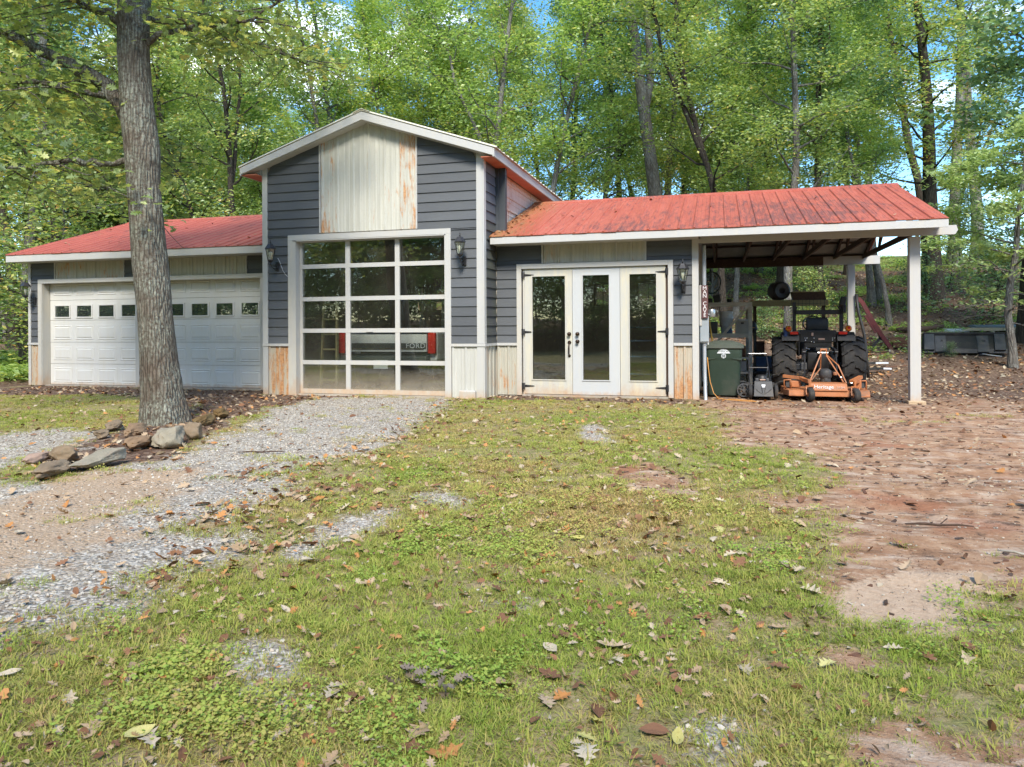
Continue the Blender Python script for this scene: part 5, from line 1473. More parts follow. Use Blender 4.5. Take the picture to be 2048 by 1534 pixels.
def mk_leaf(name, stops, trans=0.5, spec=0.06, orange=0.0):
    m, nt, b = newmat(name)
    nt.nodes.remove(b)
    out = [n for n in nt.nodes if n.type == 'OUTPUT_MATERIAL'][0]
    t = N(nt, 'ShaderNodeAttribute', attribute_name='tint').outputs['Fac']
    oi = N(nt, 'ShaderNodeObjectInfo').outputs['Random']
    f = mth(nt, 'ADD', t, mth(nt, 'MULTIPLY', mth(nt, 'SUBTRACT', oi, 0.5), 0.22), True)
    col = ramp(nt, f, [(p, tuple(min(.75, k_ * x) for x, k_ in zip(c, (2.3, 2.42, 3.2)))) for p, c in stops])
    di = N(nt, 'ShaderNodeBsdfDiffuse', {'Color': col})
    tc = mix(nt, 1.0, col, (1.12, 1.15, 0.75), 'MULTIPLY')
    tr = N(nt, 'ShaderNodeBsdfTranslucent', {'Color': tc})
    ms = N(nt, 'ShaderNodeMixShader', {0: trans})
    nt.links.new(di.outputs[0], ms.inputs[1])
    nt.links.new(tr.outputs[0], ms.inputs[2])
    gl = N(nt, 'ShaderNodeBsdfGlossy', {'Roughness': 0.5, 'Color': (1, 1, 1, 1)})
    m2 = N(nt, 'ShaderNodeMixShader', {0: spec})
    nt.links.new(ms.outputs[0], m2.inputs[1])
    nt.links.new(gl.outputs[0], m2.inputs[2])
    nt.links.new(m2.outputs[0], out.inputs['Surface'])
    return m
G = lambda k, c: tuple(x * k for x in c)
M['leaf_mid'] = mk_leaf('woodland_leaves', [(0.0, (0.075, 0.112, 0.03)), (0.4, (0.14, 0.182, 0.045)), (0.72, (0.225, 0.245, 0.055)), (0.93, (0.32, 0.27, 0.05)), (1.0, (0.36, 0.19, 0.05))])
M['leaf_fresh'] = mk_leaf('bright_woodland_leaves', [(0.0, (0.085, 0.135, 0.03)), (0.45, (0.165, 0.22, 0.048)), (0.8, (0.245, 0.275, 0.06)), (1.0, (0.36, 0.29, 0.05))])
M['leaf_dark'] = mk_leaf('deep_green_leaves', [(0.0, (0.045, 0.085, 0.03)), (0.5, (0.09, 0.145, 0.048)), (0.88, (0.15, 0.195, 0.06)), (1.0, (0.26, 0.19, 0.06))], 0.35, 0.06)
M['leaf_oak'] = mk_leaf('turning_oak_leaves', [(0.0, (0.07, 0.10, 0.03)), (0.45, (0.14, 0.17, 0.042)), (0.75, (0.23, 0.235, 0.05)), (0.95, (0.30, 0.22, 0.045)), (1.0, (0.22, 0.11, 0.04))], 0.45, 0.04)
M['leaf_pale'] = mk_leaf('pale_dogwood_leaves', [(0.0, (0.11, 0.15, 0.045)), (0.5, (0.20, 0.24, 0.075)), (0.85, (0.25, 0.26, 0.095)), (1.0, (0.33, 0.25, 0.12))], 0.5, 0.03)

def leaf_quads(C, size, rg, tilt=0.65, droop=0.0, width=0.5, tint=None):
    """folded diamond leaves at the points C"""
    n = len(C)
    az = rg.uniform(0, 2 * np.pi, n)
    th = np.abs(rg.normal(0, tilt, n))
    ph = rg.uniform(0, 2 * np.pi, n)
    nrm = np.stack([np.sin(th) * np.cos(ph), np.sin(th) * np.sin(ph), np.cos(th)], 1)
    d = np.stack([np.cos(az), np.sin(az), np.full(n, -droop) + rg.normal(0, .15, n)], 1)
    d -= nrm * np.sum(d * nrm, 1, keepdims=True) * (1 - droop * .6)
    d /= np.linalg.norm(d, axis=1, keepdims=True)
    s = np.cross(nrm, d)
    s /= np.linalg.norm(s, axis=1, keepdims=True) + 1e-9
    up = np.cross(d, s)
    L = (size * rg.uniform(0.65, 1.3, n))[:, None]
    fold = rg.uniform(0.02, 0.16, n)[:, None]
    W = width * rg.uniform(.8, 1.15, n)[:, None]
    V = np.stack([C - d * L * .5, C + s * L * W * .5 + up * L * fold - d * L * .02, C + d * L * .5 - up * L * .06, C - s * L * W * .5 + up * L * fold - d * L * .02], 1)
    F = np.arange(n)[:, None] * 4
    F = np.concatenate([F + np.array([[0, 1, 2]]), F + np.array([[0, 2, 3]])], 0)
    if tint is None:
        tint = rg.beta(2.0, 2.4, n)
    return V.reshape(-1, 3), F, np.repeat(tint, 4)

def tube_arrays(paths):
    """paths: list of (points, radii, sides) -> vertices, quads"""
    VS, FS, o = [], [], 0
    for P, rad, n in paths:
        P = np.asarray(P, float)
        T = np.gradient(P, axis=0)
        T /= np.linalg.norm(T, axis=1, keepdims=True) + 1e-9
        x = np.cross(T[0], (0, 0, 1.0))
        if np.linalg.norm(x) < .05: x = np.cross(T[0], (0, 1.0, 0))
        a = np.arange(n) * 2 * np.pi / n
        for i in range(len(P)):
            x = x - T[i] * np.dot(x, T[i])
            x /= np.linalg.norm(x)
            y = np.cross(T[i], x)
            r = rad[i] if np.ndim(rad[i]) else np.full(n, rad[i])
            VS.append(P[i] + r[:, None] * (np.cos(a)[:, None] * x + np.sin(a)[:, None] * y))
        m = len(P)
        i, k = np.meshgrid(np.arange(m - 1), np.arange(n), indexing='ij')
        FS.append(np.stack([i * n + k, i * n + (k + 1) % n, (i + 1) * n + (k + 1) % n, (i + 1) * n + k], -1).reshape(-1, 4) + o)
        o += m * n
    return np.concatenate(VS), np.concatenate(FS)

def wobble(p0, d, L, n, rg, bend=0.12, up=0.0):
    P = [np.array(p0, float)]
    d = np.array(d, float)
    d /= np.linalg.norm(d)
    for i in range(n):
        d = d + rg.normal(0, bend, 3) + np.array([0, 0, up])
        d /= np.linalg.norm(d)
        P.append(P[-1] + d * L / n)
    return np.array(P)

def forest_tree(seed, H, r0, base, spread, nleaf, lsize, leafmat, bark, fork=False, sweep=0.04, tilt=.65, flat=0.45):
    rg = np.random.default_rng(seed)
    paths, cl = [], []
    n = 14
    tr = [np.array([0, 0, -.3])]
    d = np.array([rg.normal(0, .03), rg.normal(0, .03), 1.0])
    for i in range(n):
        d = d + np.array([rg.normal(0, sweep), rg.normal(0, sweep), 0])
        d /= np.linalg.norm(d)
        tr.append(tr[-1] + d * (H + .3) / n)
    tr = np.array(tr)
    tt = np.linspace(0, 1, n + 1)
    rad = r0 * ((1 - tt) ** .75 * .95 + .04)
    rad[0] *= 1.55
    rad[1] *= 1.05
    paths.append((tr, rad, 10))
    stems = [(tr, rad)]
    if fork:
        k = 5
        P = wobble(tr[k], (.55 * (1 if rg.random() < .5 else -1), .2, 1), H * .55, 9, rg, .09, .06)
        q = np.linspace(rad[k] * .8, .02, 10)
        paths.append((P, q, 8))
        stems.append((P, q))
    for S, sr in stems:
        m = len(S) - 1
        nb = int(26 if S is tr else 14)
        for b in range(nb):
            f = base + (1 - base) * (b + rg.random()) / nb if S is tr else .25 + .75 * (b + rg.random()) / nb
            j = min(int(f * m), m - 1)
            p = S[j] + (S[j + 1] - S[j]) * (f * m - j)
            az = b * 2.4 + rg.uniform(-.5, .5)
            el = rg.uniform(.05, .55) + .5 * f
            L = spread * rg.uniform(.55, 1.1) * (1.0 - .55 * max(0, (f - base) / (1 - base)) ** 1.6)
            P = wobble(p, (math.cos(az), math.sin(az), math.tan(min(el, 1.2))), L, 6, rg, .16, .02)
            rb = min(sr[j] * .5, .05)
            paths.append((P, np.linspace(rb, .006, 7), 5))
            for s in range(7):
                g = rg.uniform(.3, 1)
                jj = min(int(g * 6), 5)
                q = P[jj] + (P[jj + 1] - P[jj]) * (g * 6 - jj)
                a2 = rg.uniform(0, 2 * np.pi)
                Q = wobble(q, (math.cos(a2), math.sin(a2), rg.uniform(-.15, .45)), L * rg.uniform(.25, .5), 3, rg, .2)
                if s < 5: paths.append((Q, np.linspace(.012, .004, 4), 3))
                cl += [Q[1], Q[2], Q[3]]
    V, F = tube_arrays(paths)
    trunk = np_mesh('trunk', V, F, bark, smooth=True)
    cl = np.array(cl)
    keep = rg.random(len(cl)) < .82
    cl = cl[keep]
    per = max(3, int(nleaf / len(cl)))
    ctint = rg.normal(0, .13, len(cl))
    C = np.repeat(cl, per, 0) + rg.normal(0, 1, (len(cl) * per, 3)) * np.array([.34, .34, .34 * flat])
    t = np.clip(rg.beta(2.2, 2.6, len(C)) + np.repeat(ctint, per), 0, 1)
    LV, LF, LT = leaf_quads(C, lsize, rg, tilt, .25, .55, t)
    crown = np_mesh('crown', LV, LF, leafmat, LT)
    return trunk, crown

KINDS = [
    forest_tree(101, 19, .17, .26, 3.2, 16000, .15, M['leaf_mid'], M['bark_grey']),
    forest_tree(102, 21, .19, .32, 3.4, 16000, .155, M['leaf_fresh'], M['bark_dark']),
    forest_tree(103, 17, .14, .22, 2.9, 16000, .145, M['leaf_fresh'], M['bark_grey'], fork=True),
    forest_tree(104, 20, .16, .28, 3.2, 16000, .15, M['leaf_dark'], M['bark_dark']),
    forest_tree(105, 18, .15, .20, 3.3, 16000, .15, M['leaf_mid'], M['bark_dark'], fork=True, sweep=.06),
    forest_tree(106, 16, .12, .24, 2.7, 16000, .14, M['leaf_fresh'], M['bark_grey'], sweep=.07),
    forest_tree(107, 22, .27, .42, 3.8, 16000, .15, M['leaf_mid'], M['bark_grey'], sweep=.03),
    forest_tree(110, 21, .285, .56, 3.6, 14000, .15, M['leaf_mid'], M['bark_grey'], fork=True, sweep=.012),
    forest_tree(111, 15, .285, .24, 3.4, 15000, .15, M['leaf_mid'], M['bark_dark'], sweep=.03),
]
SAPS = [
    forest_tree(201, 5.2, .035, .18, 1.3, 3600, .11, M['leaf_fresh'], M['bark_dark'], sweep=.08, flat=.35),
    forest_tree(202, 3.8, .03, .12, 1.25, 3200, .10, M['leaf_mid'], M['bark_dark'], sweep=.1, flat=.35),
    forest_tree(203, 6.5, .045, .2, 1.6, 4600, .11, M['leaf_mid'], M['bark_grey'], sweep=.07, flat=.4),
    forest_tree(205, 9.5, .06, .16, 2.2, 11000, .14, M['leaf_fresh'], M['bark_dark'], sweep=.07, flat=.35),
    forest_tree(206, 11.0, .07, .2, 2.4, 12000, .14, M['leaf_mid'], M['bark_grey'], sweep=.06, flat=.35),
    forest_tree(204, 2.2, .02, .08, 1.0, 2300, .10, M['leaf_dark'], M['bark_dark'], sweep=.1, flat=.5),
]
def plant(kind, name, label, cat, x, y, rz, sc=1.0, group=None, tilt=(0, 0), sz=None, lib=None):
    tm, cm = (lib or KINDS)[kind] if isinstance(kind, int) else kind
    e = thing(name, label, cat, (x, y, float(terr(x, y)) - .05), rz, group)
    e.rotation_euler = (tilt[0], tilt[1], rz)
    e.scale = (sc, sc, sz or sc)
    for nm, me in (('trunk', tm), ('crown', cm)):
        o = bpy.data.objects.new(nm, me)
        COL.objects.link(o)
        o.parent = e
    return e

def blocks(x, y, w=.028):
    a, dd = math.atan2(x - 7.53, y + 10.94), math.hypot(x - 7.53, y + 10.94)
    return any(abs(a - math.atan2(u - 7.53, v + 10.94)) < w and dd < math.hypot(u - 7.53, v + 10.94) for u, v, *_ in ONE)
def where(x):
    return 'behind the garage' if x < -9 else 'behind the tall gable' if x < 0 else 'behind the right wing' if x < 9 else 'behind the carport'
# the trees one can tell apart (world positions), kinds, leans
ONE = [
    (6.0, 15.4, 7, 1.0, (0, R(-9)), 'big lichen-grey trunk leaning left behind the middle of the right wing roof'),
    (9.9, 18.8, 1, 1.0, (0, R(-2)), 'straight dark trunk rising behind the right wing roof near its middle'),
    (13.3, 26.0, 3, .95, (0, R(-1)), 'slim dark straight tree rising behind the outer end of the right wing roof'),
    (15.1, 30.7, 0, .95, (0, R(-2)), 'slim grey tree against a gap of blue sky behind the right wing roof'),
    (15.8, 22.6, 1, 1.0, (0, R(-5)), 'dark leaning tree just beyond the outer corner of the carport roof'),
    (-1.2, 14.6, 2, 1.05, (0, R(2)), 'forked grey tree directly right of the gable peak'),
    (-5.2, 18.7, 5, 1.0, (0, R(-1)), 'thin straight tree showing just right of the gable peak'),
    (-7.5, 16.0, 5, 1.05, (0, R(-1)), 'thin dark tree rising just left of the gable peak'),
    (-6.8, 9.9, 4, .85, (0, R(-19)), 'dark tree leaning hard left beside the left slope of the tall gable'),
    (3.3, 22.2, 3, .95, (0, R(-1)), 'dark trunk left of the big leaning grey trunk'),
    (5.5, 19.7, 0, 1.0, (0, R(-3)), 'pale grey trunk close right of the big leaning trunk'),
    (2.0, 24.9, 0, .9, (0, R(1)), 'pale slim trunk in the blue gap above the right wing roof'),
    (2.3, 18.8, 5, .9, (0, R(4)), 'thin crooked tree near the valley of the right wing roof'),
    (-12.2, 14.7, 4, .9, (0, R(3)), 'thin dark tree above the garage roof, near the oak trunk'),
    (-14.5, 17.1, 5, 1.0, (0, 0), 'slim tree behind the garage ridge, close to the oak trunk'),
    (-10.7, 4.7, 0, .95, (0, R(1)), 'brown trunk among bushes just beyond the garage end wall'),
    (-17.5, 10.0, 1, 1.0, (0, 0), 'tall tree past the far end of the garage, deep among the bushes'),
    (-13.3, 8.1, 3, .95, (0, 0), 'dark leaved tree behind the outer corner of the garage roof'),
    (-18.3, 16.1, 0, 1.0, (0, 0), 'tree deep behind the garage roof, hidden by oak leaves'),
    (14.8, 17.9, 8, 1.0, (0, R(-1)), 'thick dark trunk on the bank right of the front carport post'),
    (12.65, 16.8, 5, 1.0, (0, 0), 'slim dark trunk seen between the two carport posts'),
    (12.95, 17.3, 5, .85, (0, R(1)), 'second slim trunk growing close beside the one between the carport posts'),
    (9.45, 11.2, 0, .8, (0, 0), 'pale lichened trunk behind the tractor seat under the carport'),
    (10.65, 14.3, 3, .9, (0, 0), 'brown trunk behind the metal trough under the carport'),
    (12.52, 13.5, 5, .65, (0, R(1)), 'thin grey sapling trunk just left of the front carport post'),
    (18.4, 28.5, 6, 1.0, (0, R(1)), 'broad pale trunk behind the thick dark one on the bank'),
    (19.8, 29.9, 6, 1.05, (0, 0), 'broad pale trunk standing on the grassy hilltop against the sky'),
    (8.1, 14.5, 5, .8, (0, 0), 'pale slim trunk above the rack top under the carport'),
    (7.75, 12.6, 4, .8, (0, 0), 'dark trunk above the rack top next to the carport wall'),
]
for i, (x, y, k, s, tl, lab) in enumerate(ONE):
    plant(k, 'forest_tree', lab, 'tree', x, y, i * 1.7, s, 'trees of the wood behind the workshop', tl)
# the wood behind them: no one of these can be told from the next
fx = random.Random(5)
cnt = 0
placed = [(x, y) for x, y, *_ in ONE]
tries = 0
while cnt < 60 and tries < 6000:
    tries += 1
    y = fx.uniform(9.5, 62)
    x = fx.uniform(-20 - y * .75, 13 + y * .28)
    if y < 13 and -1 < x < 12: continue
    if x > 11 and y < 21: continue
    if 17.2 < x and y > 27 and fx.random() < .75: continue
    if blocks(x, y, .03): continue
    if min((x - a) ** 2 + (y - b) ** 2 for a, b in placed) < 2.3 ** 2: continue
    placed.append((x, y))
    cnt += 1
    kk = fx.choice([0, 1, 2, 3, 4, 5, 5, 0])
    plant(kk, 'forest_tree', ('grey trunked leafy', 'dark trunked bright', 'forked leafy', 'deep green', 'forked dark trunked', 'slender bright')[kk] + ' tree ' + ('deep' if y > 34 else 'midway') + ' in the wood ' + where(x), 'tree', x, y, fx.uniform(0, 6.3), fx.uniform(.82, 1.12), 'trees deep in the wood',
          (fx.gauss(0, .03), fx.gauss(0, .03)))
# young growth along the wood's edge
cnt = tries = 0
while cnt < 90 and tries < 6000:
    tries += 1
    y = fx.uniform(8.2, 30)
    x = fx.uniform(-18 - y * .4, 16 + y * .25)
    if 7.5 < x < 16.5 and y < 19: continue
    if 17 < x and y > 22: continue
    kk = fx.choice([0, 2, 3, 4, 3, 4, 2, 5])
    if blocks(x, y, .09 if kk in (3, 4) else .05): continue
    cnt += 1
    plant(kk, 'sapling', ('young ' if kk < 3 else 'tall thin ' if kk < 5 else 'low bushy ') + ('bright ' if kk in (0, 3) else 'leafy ') + 'sapling in the undergrowth ' + where(x), 'sapling', x, y, fx.uniform(0, 6.3), fx.uniform(.85, 1.25), 'saplings of the undergrowth', (fx.gauss(0, .06), fx.gauss(0, .06)), lib=SAPS)
for (x, y, k, s, lab) in [(-8.3, 3.0, 1, 1.2, 'bushy green sapling close to the lantern at the garage end'), (-9.4, 4.6, 2, 1.1, 'tall leafy sapling beyond the garage end'), (-8.9, 6.4, 0, 1.2, 'leafy sapling behind the rear corner of the garage end'),
                          (-10.6, 2.2, 5, 1.6, 'low dense bush past the garage end nearest the drive'), (-11.8, 4.2, 1, 1.3, 'bush filling the gap left of the garage, further back'), (-9.8, 7.6, 5, 1.7, 'low dark bush behind the garage end bushes'),
                          (-12.8, 2.6, 2, 1.0, 'tall sapling farthest left past the garage end'), (-7.6, 5.2, 5, 1.4, 'low bush against the garage end wall'), (-14.5, 5.5, 2, 1.2, 'tall sapling in the thicket left of the garage'),
                          (8.7, 11.6, 5, .5, 'low green bush behind the tractor under the carport'), (10.2, 10.6, 1, .55, 'light green sapling with broad leaves beside the back post'), (15.6, 14.2, 5, 1.0, 'broad bush on the bank behind the stored sheets'), (16.9, 17.6, 5, 1.2, 'dark bush on the bank beneath the hilltop'),
                          (13.9, 15.8, 5, .8, 'small bush at the foot of the thick dark trunk'), (16.0, 20.5, 1, .9, 'sparse sapling in front of the blue sky gap right of the carport'), (12.95, 9.2, 5, .16, 'tiny green weed at the bottom corner of the loader bucket'), (16.7, 12.0, 1, .9, 'leafy sapling right of the stored sheets'), (17.2, 23.5, 2, .8, 'thin sapling before the grassy hilltop')]:
    plant(k, 'sapling', lab, 'sapling', x, y, x * 2.1 + y, s, 'bushes near the workshop', lib=SAPS)

ORD = ['first', 'second', 'third', 'fourth', 'fifth', 'sixth', 'seventh', 'eighth', 'ninth', 'tenth', 'eleventh', 'twelfth', 'thirteenth', 'fourteenth', 'fifteenth']
same = {}
for o in COL.objects:
    if o.parent is None and o.get('group') in ('trees deep in the wood', 'saplings of the undergrowth'):
        same.setdefault(o['label'], []).append(o)
for lab, os_ in same.items():
    if 1 < len(os_) <= 15:
        os_.sort(key=lambda o: math.atan2(o.location.x - 7.53, o.location.y + 10.94))
        for o, w_ in zip(os_, ORD):
            o['label'] = lab + ', ' + w_ + ' from left'

# dark broad-leaved tree and pale dogwood at the right
dark = forest_tree(301, 15, .15, .32, 3.3, 15000, .19, M['leaf_dark'], M['bark_dark'], tilt=.8)
plant(dark, 'broadleaf_tree', 'dark green broad-leaved tree whose crown fills the upper right corner', 'tree', 15.3, 11.4, .4)
plant(dark, 'broadleaf_tree', 'dark broad-leaved tree behind the dogwood, further along the bank', 'tree', 17.3, 15.5, 2.2, .9)
def dogwood():
    rg = np.random.default_rng(77)
    st = np.array([(0, 0, -.15), (0.0, 0, .5), (-.08, 0.02, 1.2), (-.02, .05, 1.9), (.10, .05, 2.6), (.12, .0, 3.4), (.25, 0, 4.4), (.3, .1, 5.2)])
    paths = [(st, np.array([.13, .085, .08, .075, .065, .05, .035, .01]), 9)]
    cl = []
    for b in range(30):
        f = .24 + .76 * (b + .5) / 30
        j = min(int(f * 7), 6)
        p = st[j] + (st[j + 1] - st[j]) * (f * 7 - j)
        az = b * 2.4
        L = rg.uniform(1.3, 2.3) if f > .42 else rg.uniform(.5, 1.0)
        P = wobble(p, (math.cos(az), math.sin(az), .35 if f > .4 else .1), L, 6, rg, .14, -.03)
        paths.append((P, np.linspace(.022, .004, 7), 5))
        for s in range(7):
            g = rg.uniform(.25, 1)
            jj = min(int(g * 6), 5)
            q = P[jj] + (P[jj + 1] - P[jj]) * (g * 6 - jj)
            a2 = az + rg.uniform(-1.2, 1.2)
            Q = wobble(q, (math.cos(a2), math.sin(a2), .05), .5, 3, rg, .15, -.05)
            paths.append((Q, np.linspace(.006, .003, 4), 3))
            cl += [Q[1], Q[2], Q[3]]
    V, F = tube_arrays(paths)
    cl = np.array(cl)
    cl = cl[(cl[:, 2] > 2.5) | ((cl[:, 2] > 1.45) & (rg.random(len(cl)) < .35))]
    C = np.repeat(cl, 17, 0) + rg.normal(0, 1, (len(cl) * 17, 3)) * np.array([.18, .18, .06])
    LV, LF, LT = leaf_quads(C, .135, rg, .4, .75, .5)
    return np_mesh('trunk', V, F, M['bark_grey'], smooth=True), np_mesh('crown', LV, LF, M['leaf_pale'], LT)
dw = dogwood()
plant(dw, 'dogwood_tree', 'pale green drooping dogwood at the right edge, its foot in red clay', 'tree', 13.85, 7.85, 0.0)
plant(dw, 'dogwood_tree', 'second pale dogwood beyond the right edge on the bank', 'tree', 16.2, 9.4, 2.0, .9)

# ---- trees across the yard, behind the viewer: the panes mirror them
for i in range(24):
    a = R(-152 + 13.2 * (i % 12) + fx.uniform(-4, 4)) if i < 12 else R(-160 + 12 * (i - 12) + fx.uniform(-5, 5))
    d = fx.uniform(15, 19) if i < 12 else fx.uniform(22, 30)
    x, y = 6 + d * math.cos(a) * 1.15, -8 + d * math.sin(a) * 1.0
    plant(fx.choice([0, 1, 3, 4, 2]), 'yard_tree', 'tree across the yard mirrored in the window panes', 'tree', x, y, fx.uniform(0, 6), fx.uniform(.6, .85), 'trees across the yard')
for i in range(80):
    a = R(-176 + 172 * (i % 27) / 26 + fx.uniform(-3, 3))
    d = fx.uniform(13, 15) if i < 27 else fx.uniform(17, 21) if i < 54 else fx.uniform(24, 30)
    plant(fx.choice([0, 1, 2, 5, 3]) if i < 27 else fx.choice([3, 4]), 'yard_sapling', 'bushy sapling across the yard mirrored in the window panes', 'sapling', 6 + d * math.cos(a) * 1.2, -8 + d * math.sin(a), fx.uniform(0, 6), fx.uniform(.9, 1.3), 'saplings across the yard', lib=SAPS)

for i in range(70):
    a = R(-178 + 176 * (i % 35) / 34 + fx.uniform(-3, 3))
    d = fx.uniform(18, 20) if i < 35 else fx.uniform(23, 27)
    plant(5, 'yard_bush', 'bush across the yard mirrored in the window panes', 'bush', 6 + d * math.cos(a) * 1.2, -8 + d * math.sin(a), fx.uniform(0, 6), fx.uniform(1.6, 2.6), 'bushes across the yard', lib=SAPS)

# ---- lobed oak leaf outlines
LOBE = [(0, -.5), (.05, -.42), (.08, -.30), (.25, -.24), (.10, -.13), (.34, .02), (.13, .10), (.31, .27), (.12, .30), (.13, .40), (0, .5)]
def lobed(C, size, rg, tilt=.7, droop=.35, tint=None):
    n = len(C)
    out = np.array(LOBE + [(-x, y) for x, y in LOBE[-2:0:-1]])
    m = len(out)
    az = rg.uniform(0, 2 * np.pi, n)
    th = np.abs(rg.normal(0, tilt, n))
    ph = rg.uniform(0, 2 * np.pi, n)
    nrm = np.stack([np.sin(th) * np.cos(ph), np.sin(th) * np.sin(ph), np.cos(th)], 1)
    d = np.stack([np.cos(az), np.sin(az), np.full(n, -droop)], 1)
    d -= nrm * np.sum(d * nrm, 1, keepdims=True) * .7
    d /= np.linalg.norm(d, axis=1, keepdims=True)
    s = np.cross(nrm, d)
    s /= np.linalg.norm(s, axis=1, keepdims=True)
    up = np.cross(d, s)
    L = size * rg.uniform(.7, 1.3, n)
    curl = rg.uniform(-.5, .5, n)
    fold = rg.uniform(.0, .5, n)
    u, v = out[:, 0], out[:, 1]
    V = C[:, None, :] + L[:, None, None] * (u[None, :, None] * s[:, None, :] + v[None, :, None] * d[:, None, :] + (fold[:, None] * np.abs(u)[None, :] + curl[:, None] * (v ** 2)[None, :])[:, :, None] * up[:, None, :])
    V = np.concatenate([C[:, None, :], V], 1)
    base = np.arange(n)[:, None] * (m + 1)
    F = np.concatenate([base + np.array([[0, 1 + k, 1 + (k + 1) % m]]) for k in range(m)], 0)
    if tint is None: tint = rg.beta(2, 2, n)
    return V.reshape(-1, 3), F, np.repeat(tint, m + 1)

# ---- the oak in front of the garage
def oak():
    rg = np.random.default_rng(31)
    OX, OY = 1.0, -3.5
    tk = np.array([(1.03, -3.5, -.25), (1.02, -3.5, 0.0), (0.98, -3.5, .25), (.93, -3.5, .7), (.86, -3.5, 1.4), (.78, -3.5, 2.1), (.72, -3.5, 2.8), (.69, -3.5, 3.35), (.64, -3.52, 3.9), (.60, -3.52, 4.5), (.58, -3.5, 5.1), (.54, -3.45, 6.0), (.5, -3.4, 7.2), (.6, -3.4, 8.6), (.6, -3.3, 10.5)])
    rr0 = np.array([.93, .93, .95, .97, .99, 1, 1, 1, 1, 1, 1, 1, 1, 1, 1]) * np.array([0.409, 0.307, 0.252, 0.222, 0.204, 0.197, 0.195, 0.195, 0.193, 0.185, 0.175, 0.147, 0.116, 0.084, 0.032])
    ns = 40
    # buttressed foot, furrowed outline
    rads = []
    aa = np.arange(ns) * 2 * np.pi / ns
    Pd, Rd = [], []
    for i in range(len(tk) - 1):
        for f in np.linspace(0, 1, 9)[:-1]:
            Pd.append(tk[i] + (tk[i + 1] - tk[i]) * f)
            Rd.append(rr0[i] + (rr0[i + 1] - rr0[i]) * f)
    Pd.append(tk[-1]); Rd.append(rr0[-1])
    for i, (p, r) in enumerate(zip(Pd, Rd)):
        low = max(0, 1 - (p[2] + .2) / .9)
        q = 1 + .10 * low * np.cos(aa * 5 + 1) + .025 * np.sin(aa * 3 + p[2] * 1.3) + rg.normal(0, .008, ns)
        if 2.95 < p[2] < 3.5: q = q + .10 * np.exp(-((p[2] - 3.2) / .15) ** 2) * np.clip(np.cos(aa - 2.6), 0, 1)
        rads.append(r * q * (1 + .03 * math.sin(p[2] * 4.1)))
    paths = [(np.array(Pd), rads, ns)]
    limbs = [
        ([(.62, -3.5, 3.62), (.35, -3.52, 3.95), (.12, -3.55, 4.2), (-.25, -3.62, 4.42), (-.8, -3.75, 4.68), (-1.6, -3.9, 5.1), (-2.6, -4.1, 5.6), (-3.6, -4.2, 6.0)], .108, .03),
        ([(.2, -3.5, 4.1), (-.2, -3.3, 4.3), (-.7, -3.1, 4.36), (-1.4, -2.85, 4.4), (-2.3, -2.6, 4.6)], .05, .012),
        ([(.25, -3.55, 4.02), (-.1, -3.8, 4.05), (-.5, -4.0, 4.12), (-1.0, -4.2, 4.05)], .045, .012),
        ([(.58, -3.52, 4.85), (.3, -3.6, 5.0), (0, -3.8, 5.12), (-.5, -4.0, 5.4), (-1.2, -4.3, 5.9)], .06, .015),
        ([(.66, -3.55, 3.18), (.35, -3.65, 3.12), (.0, -3.8, 3.16), (-.5, -4.0, 3.08), (-1.2, -4.2, 2.98), (-2.0, -4.3, 3.0)], .042, .01),
        ([(.70, -3.5, 4.6), (1.0, -3.45, 4.75), (1.5, -3.3, 4.83), (2.0, -3.1, 4.95), (2.5, -2.9, 5.3)], .042, .01),
        ([(.62, -3.4, 5.15), (.72, -3.2, 5.6), (.95, -2.8, 6.1), (1.5, -2.2, 6.6)], .10, .02),
        ([(.6, -3.4, 5.0), (.9, -2.7, 5.15), (1.35, -2.0, 5.1), (1.7, -1.3, 5.0)], .05, .012),
        ([(.6, -3.4, 3.9), (.1, -2.8, 3.8), (-.7, -2.1, 3.75), (-1.7, -1.4, 3.55), (-2.8, -.9, 3.35)], .045, .01),
        ([(.6, -3.5, 5.5), (.2, -4.5, 5.9), (-.3, -5.6, 6.2)], .06, .015),
        ([(.5, -3.4, 6.2), (-.8, -3.1, 6.7), (-2.4, -2.6, 7.0)], .07, .015),
        ([(.5, -3.4, 6.0), (.9, -4.6, 6.5), (1.6, -5.6, 6.8)], .06, .015),
        ([(.5, -3.4, 7.0), (-.2, -2.2, 7.5), (-.9, -1.0, 7.8)], .06, .015),
        ([(.55, -3.4, 7.4), (1.8, -3.0, 7.9), (3.0, -2.6, 8.1)], .05, .015),
        ([(.6, -3.4, 8.0), (-.6, -4.2, 8.6), (-1.6, -5.0, 8.9)], .05, .012),
    ]
    cl = []
    def twigs(P, n_, L0, drop, lo=.3):
        m = len(P) - 1
        for s in range(n_):
            g = lo + (1 - lo) * (s + rg.random()) / n_
            j = min(int(g * m), m - 1)
            q = P[j] + (P[j + 1] - P[j]) * (g * m - j)
            a = rg.uniform(0, 2 * np.pi)
            Q = wobble(q, (math.cos(a), math.sin(a), rg.uniform(-.35, .3)), L0 * rg.uniform(.5, 1.1), 4, rg, .18, -drop)
            paths.append((Q, np.linspace(.013, .004, 5), 4))
            for k in (1, 2, 3, 4):
                cl.append(Q[k])
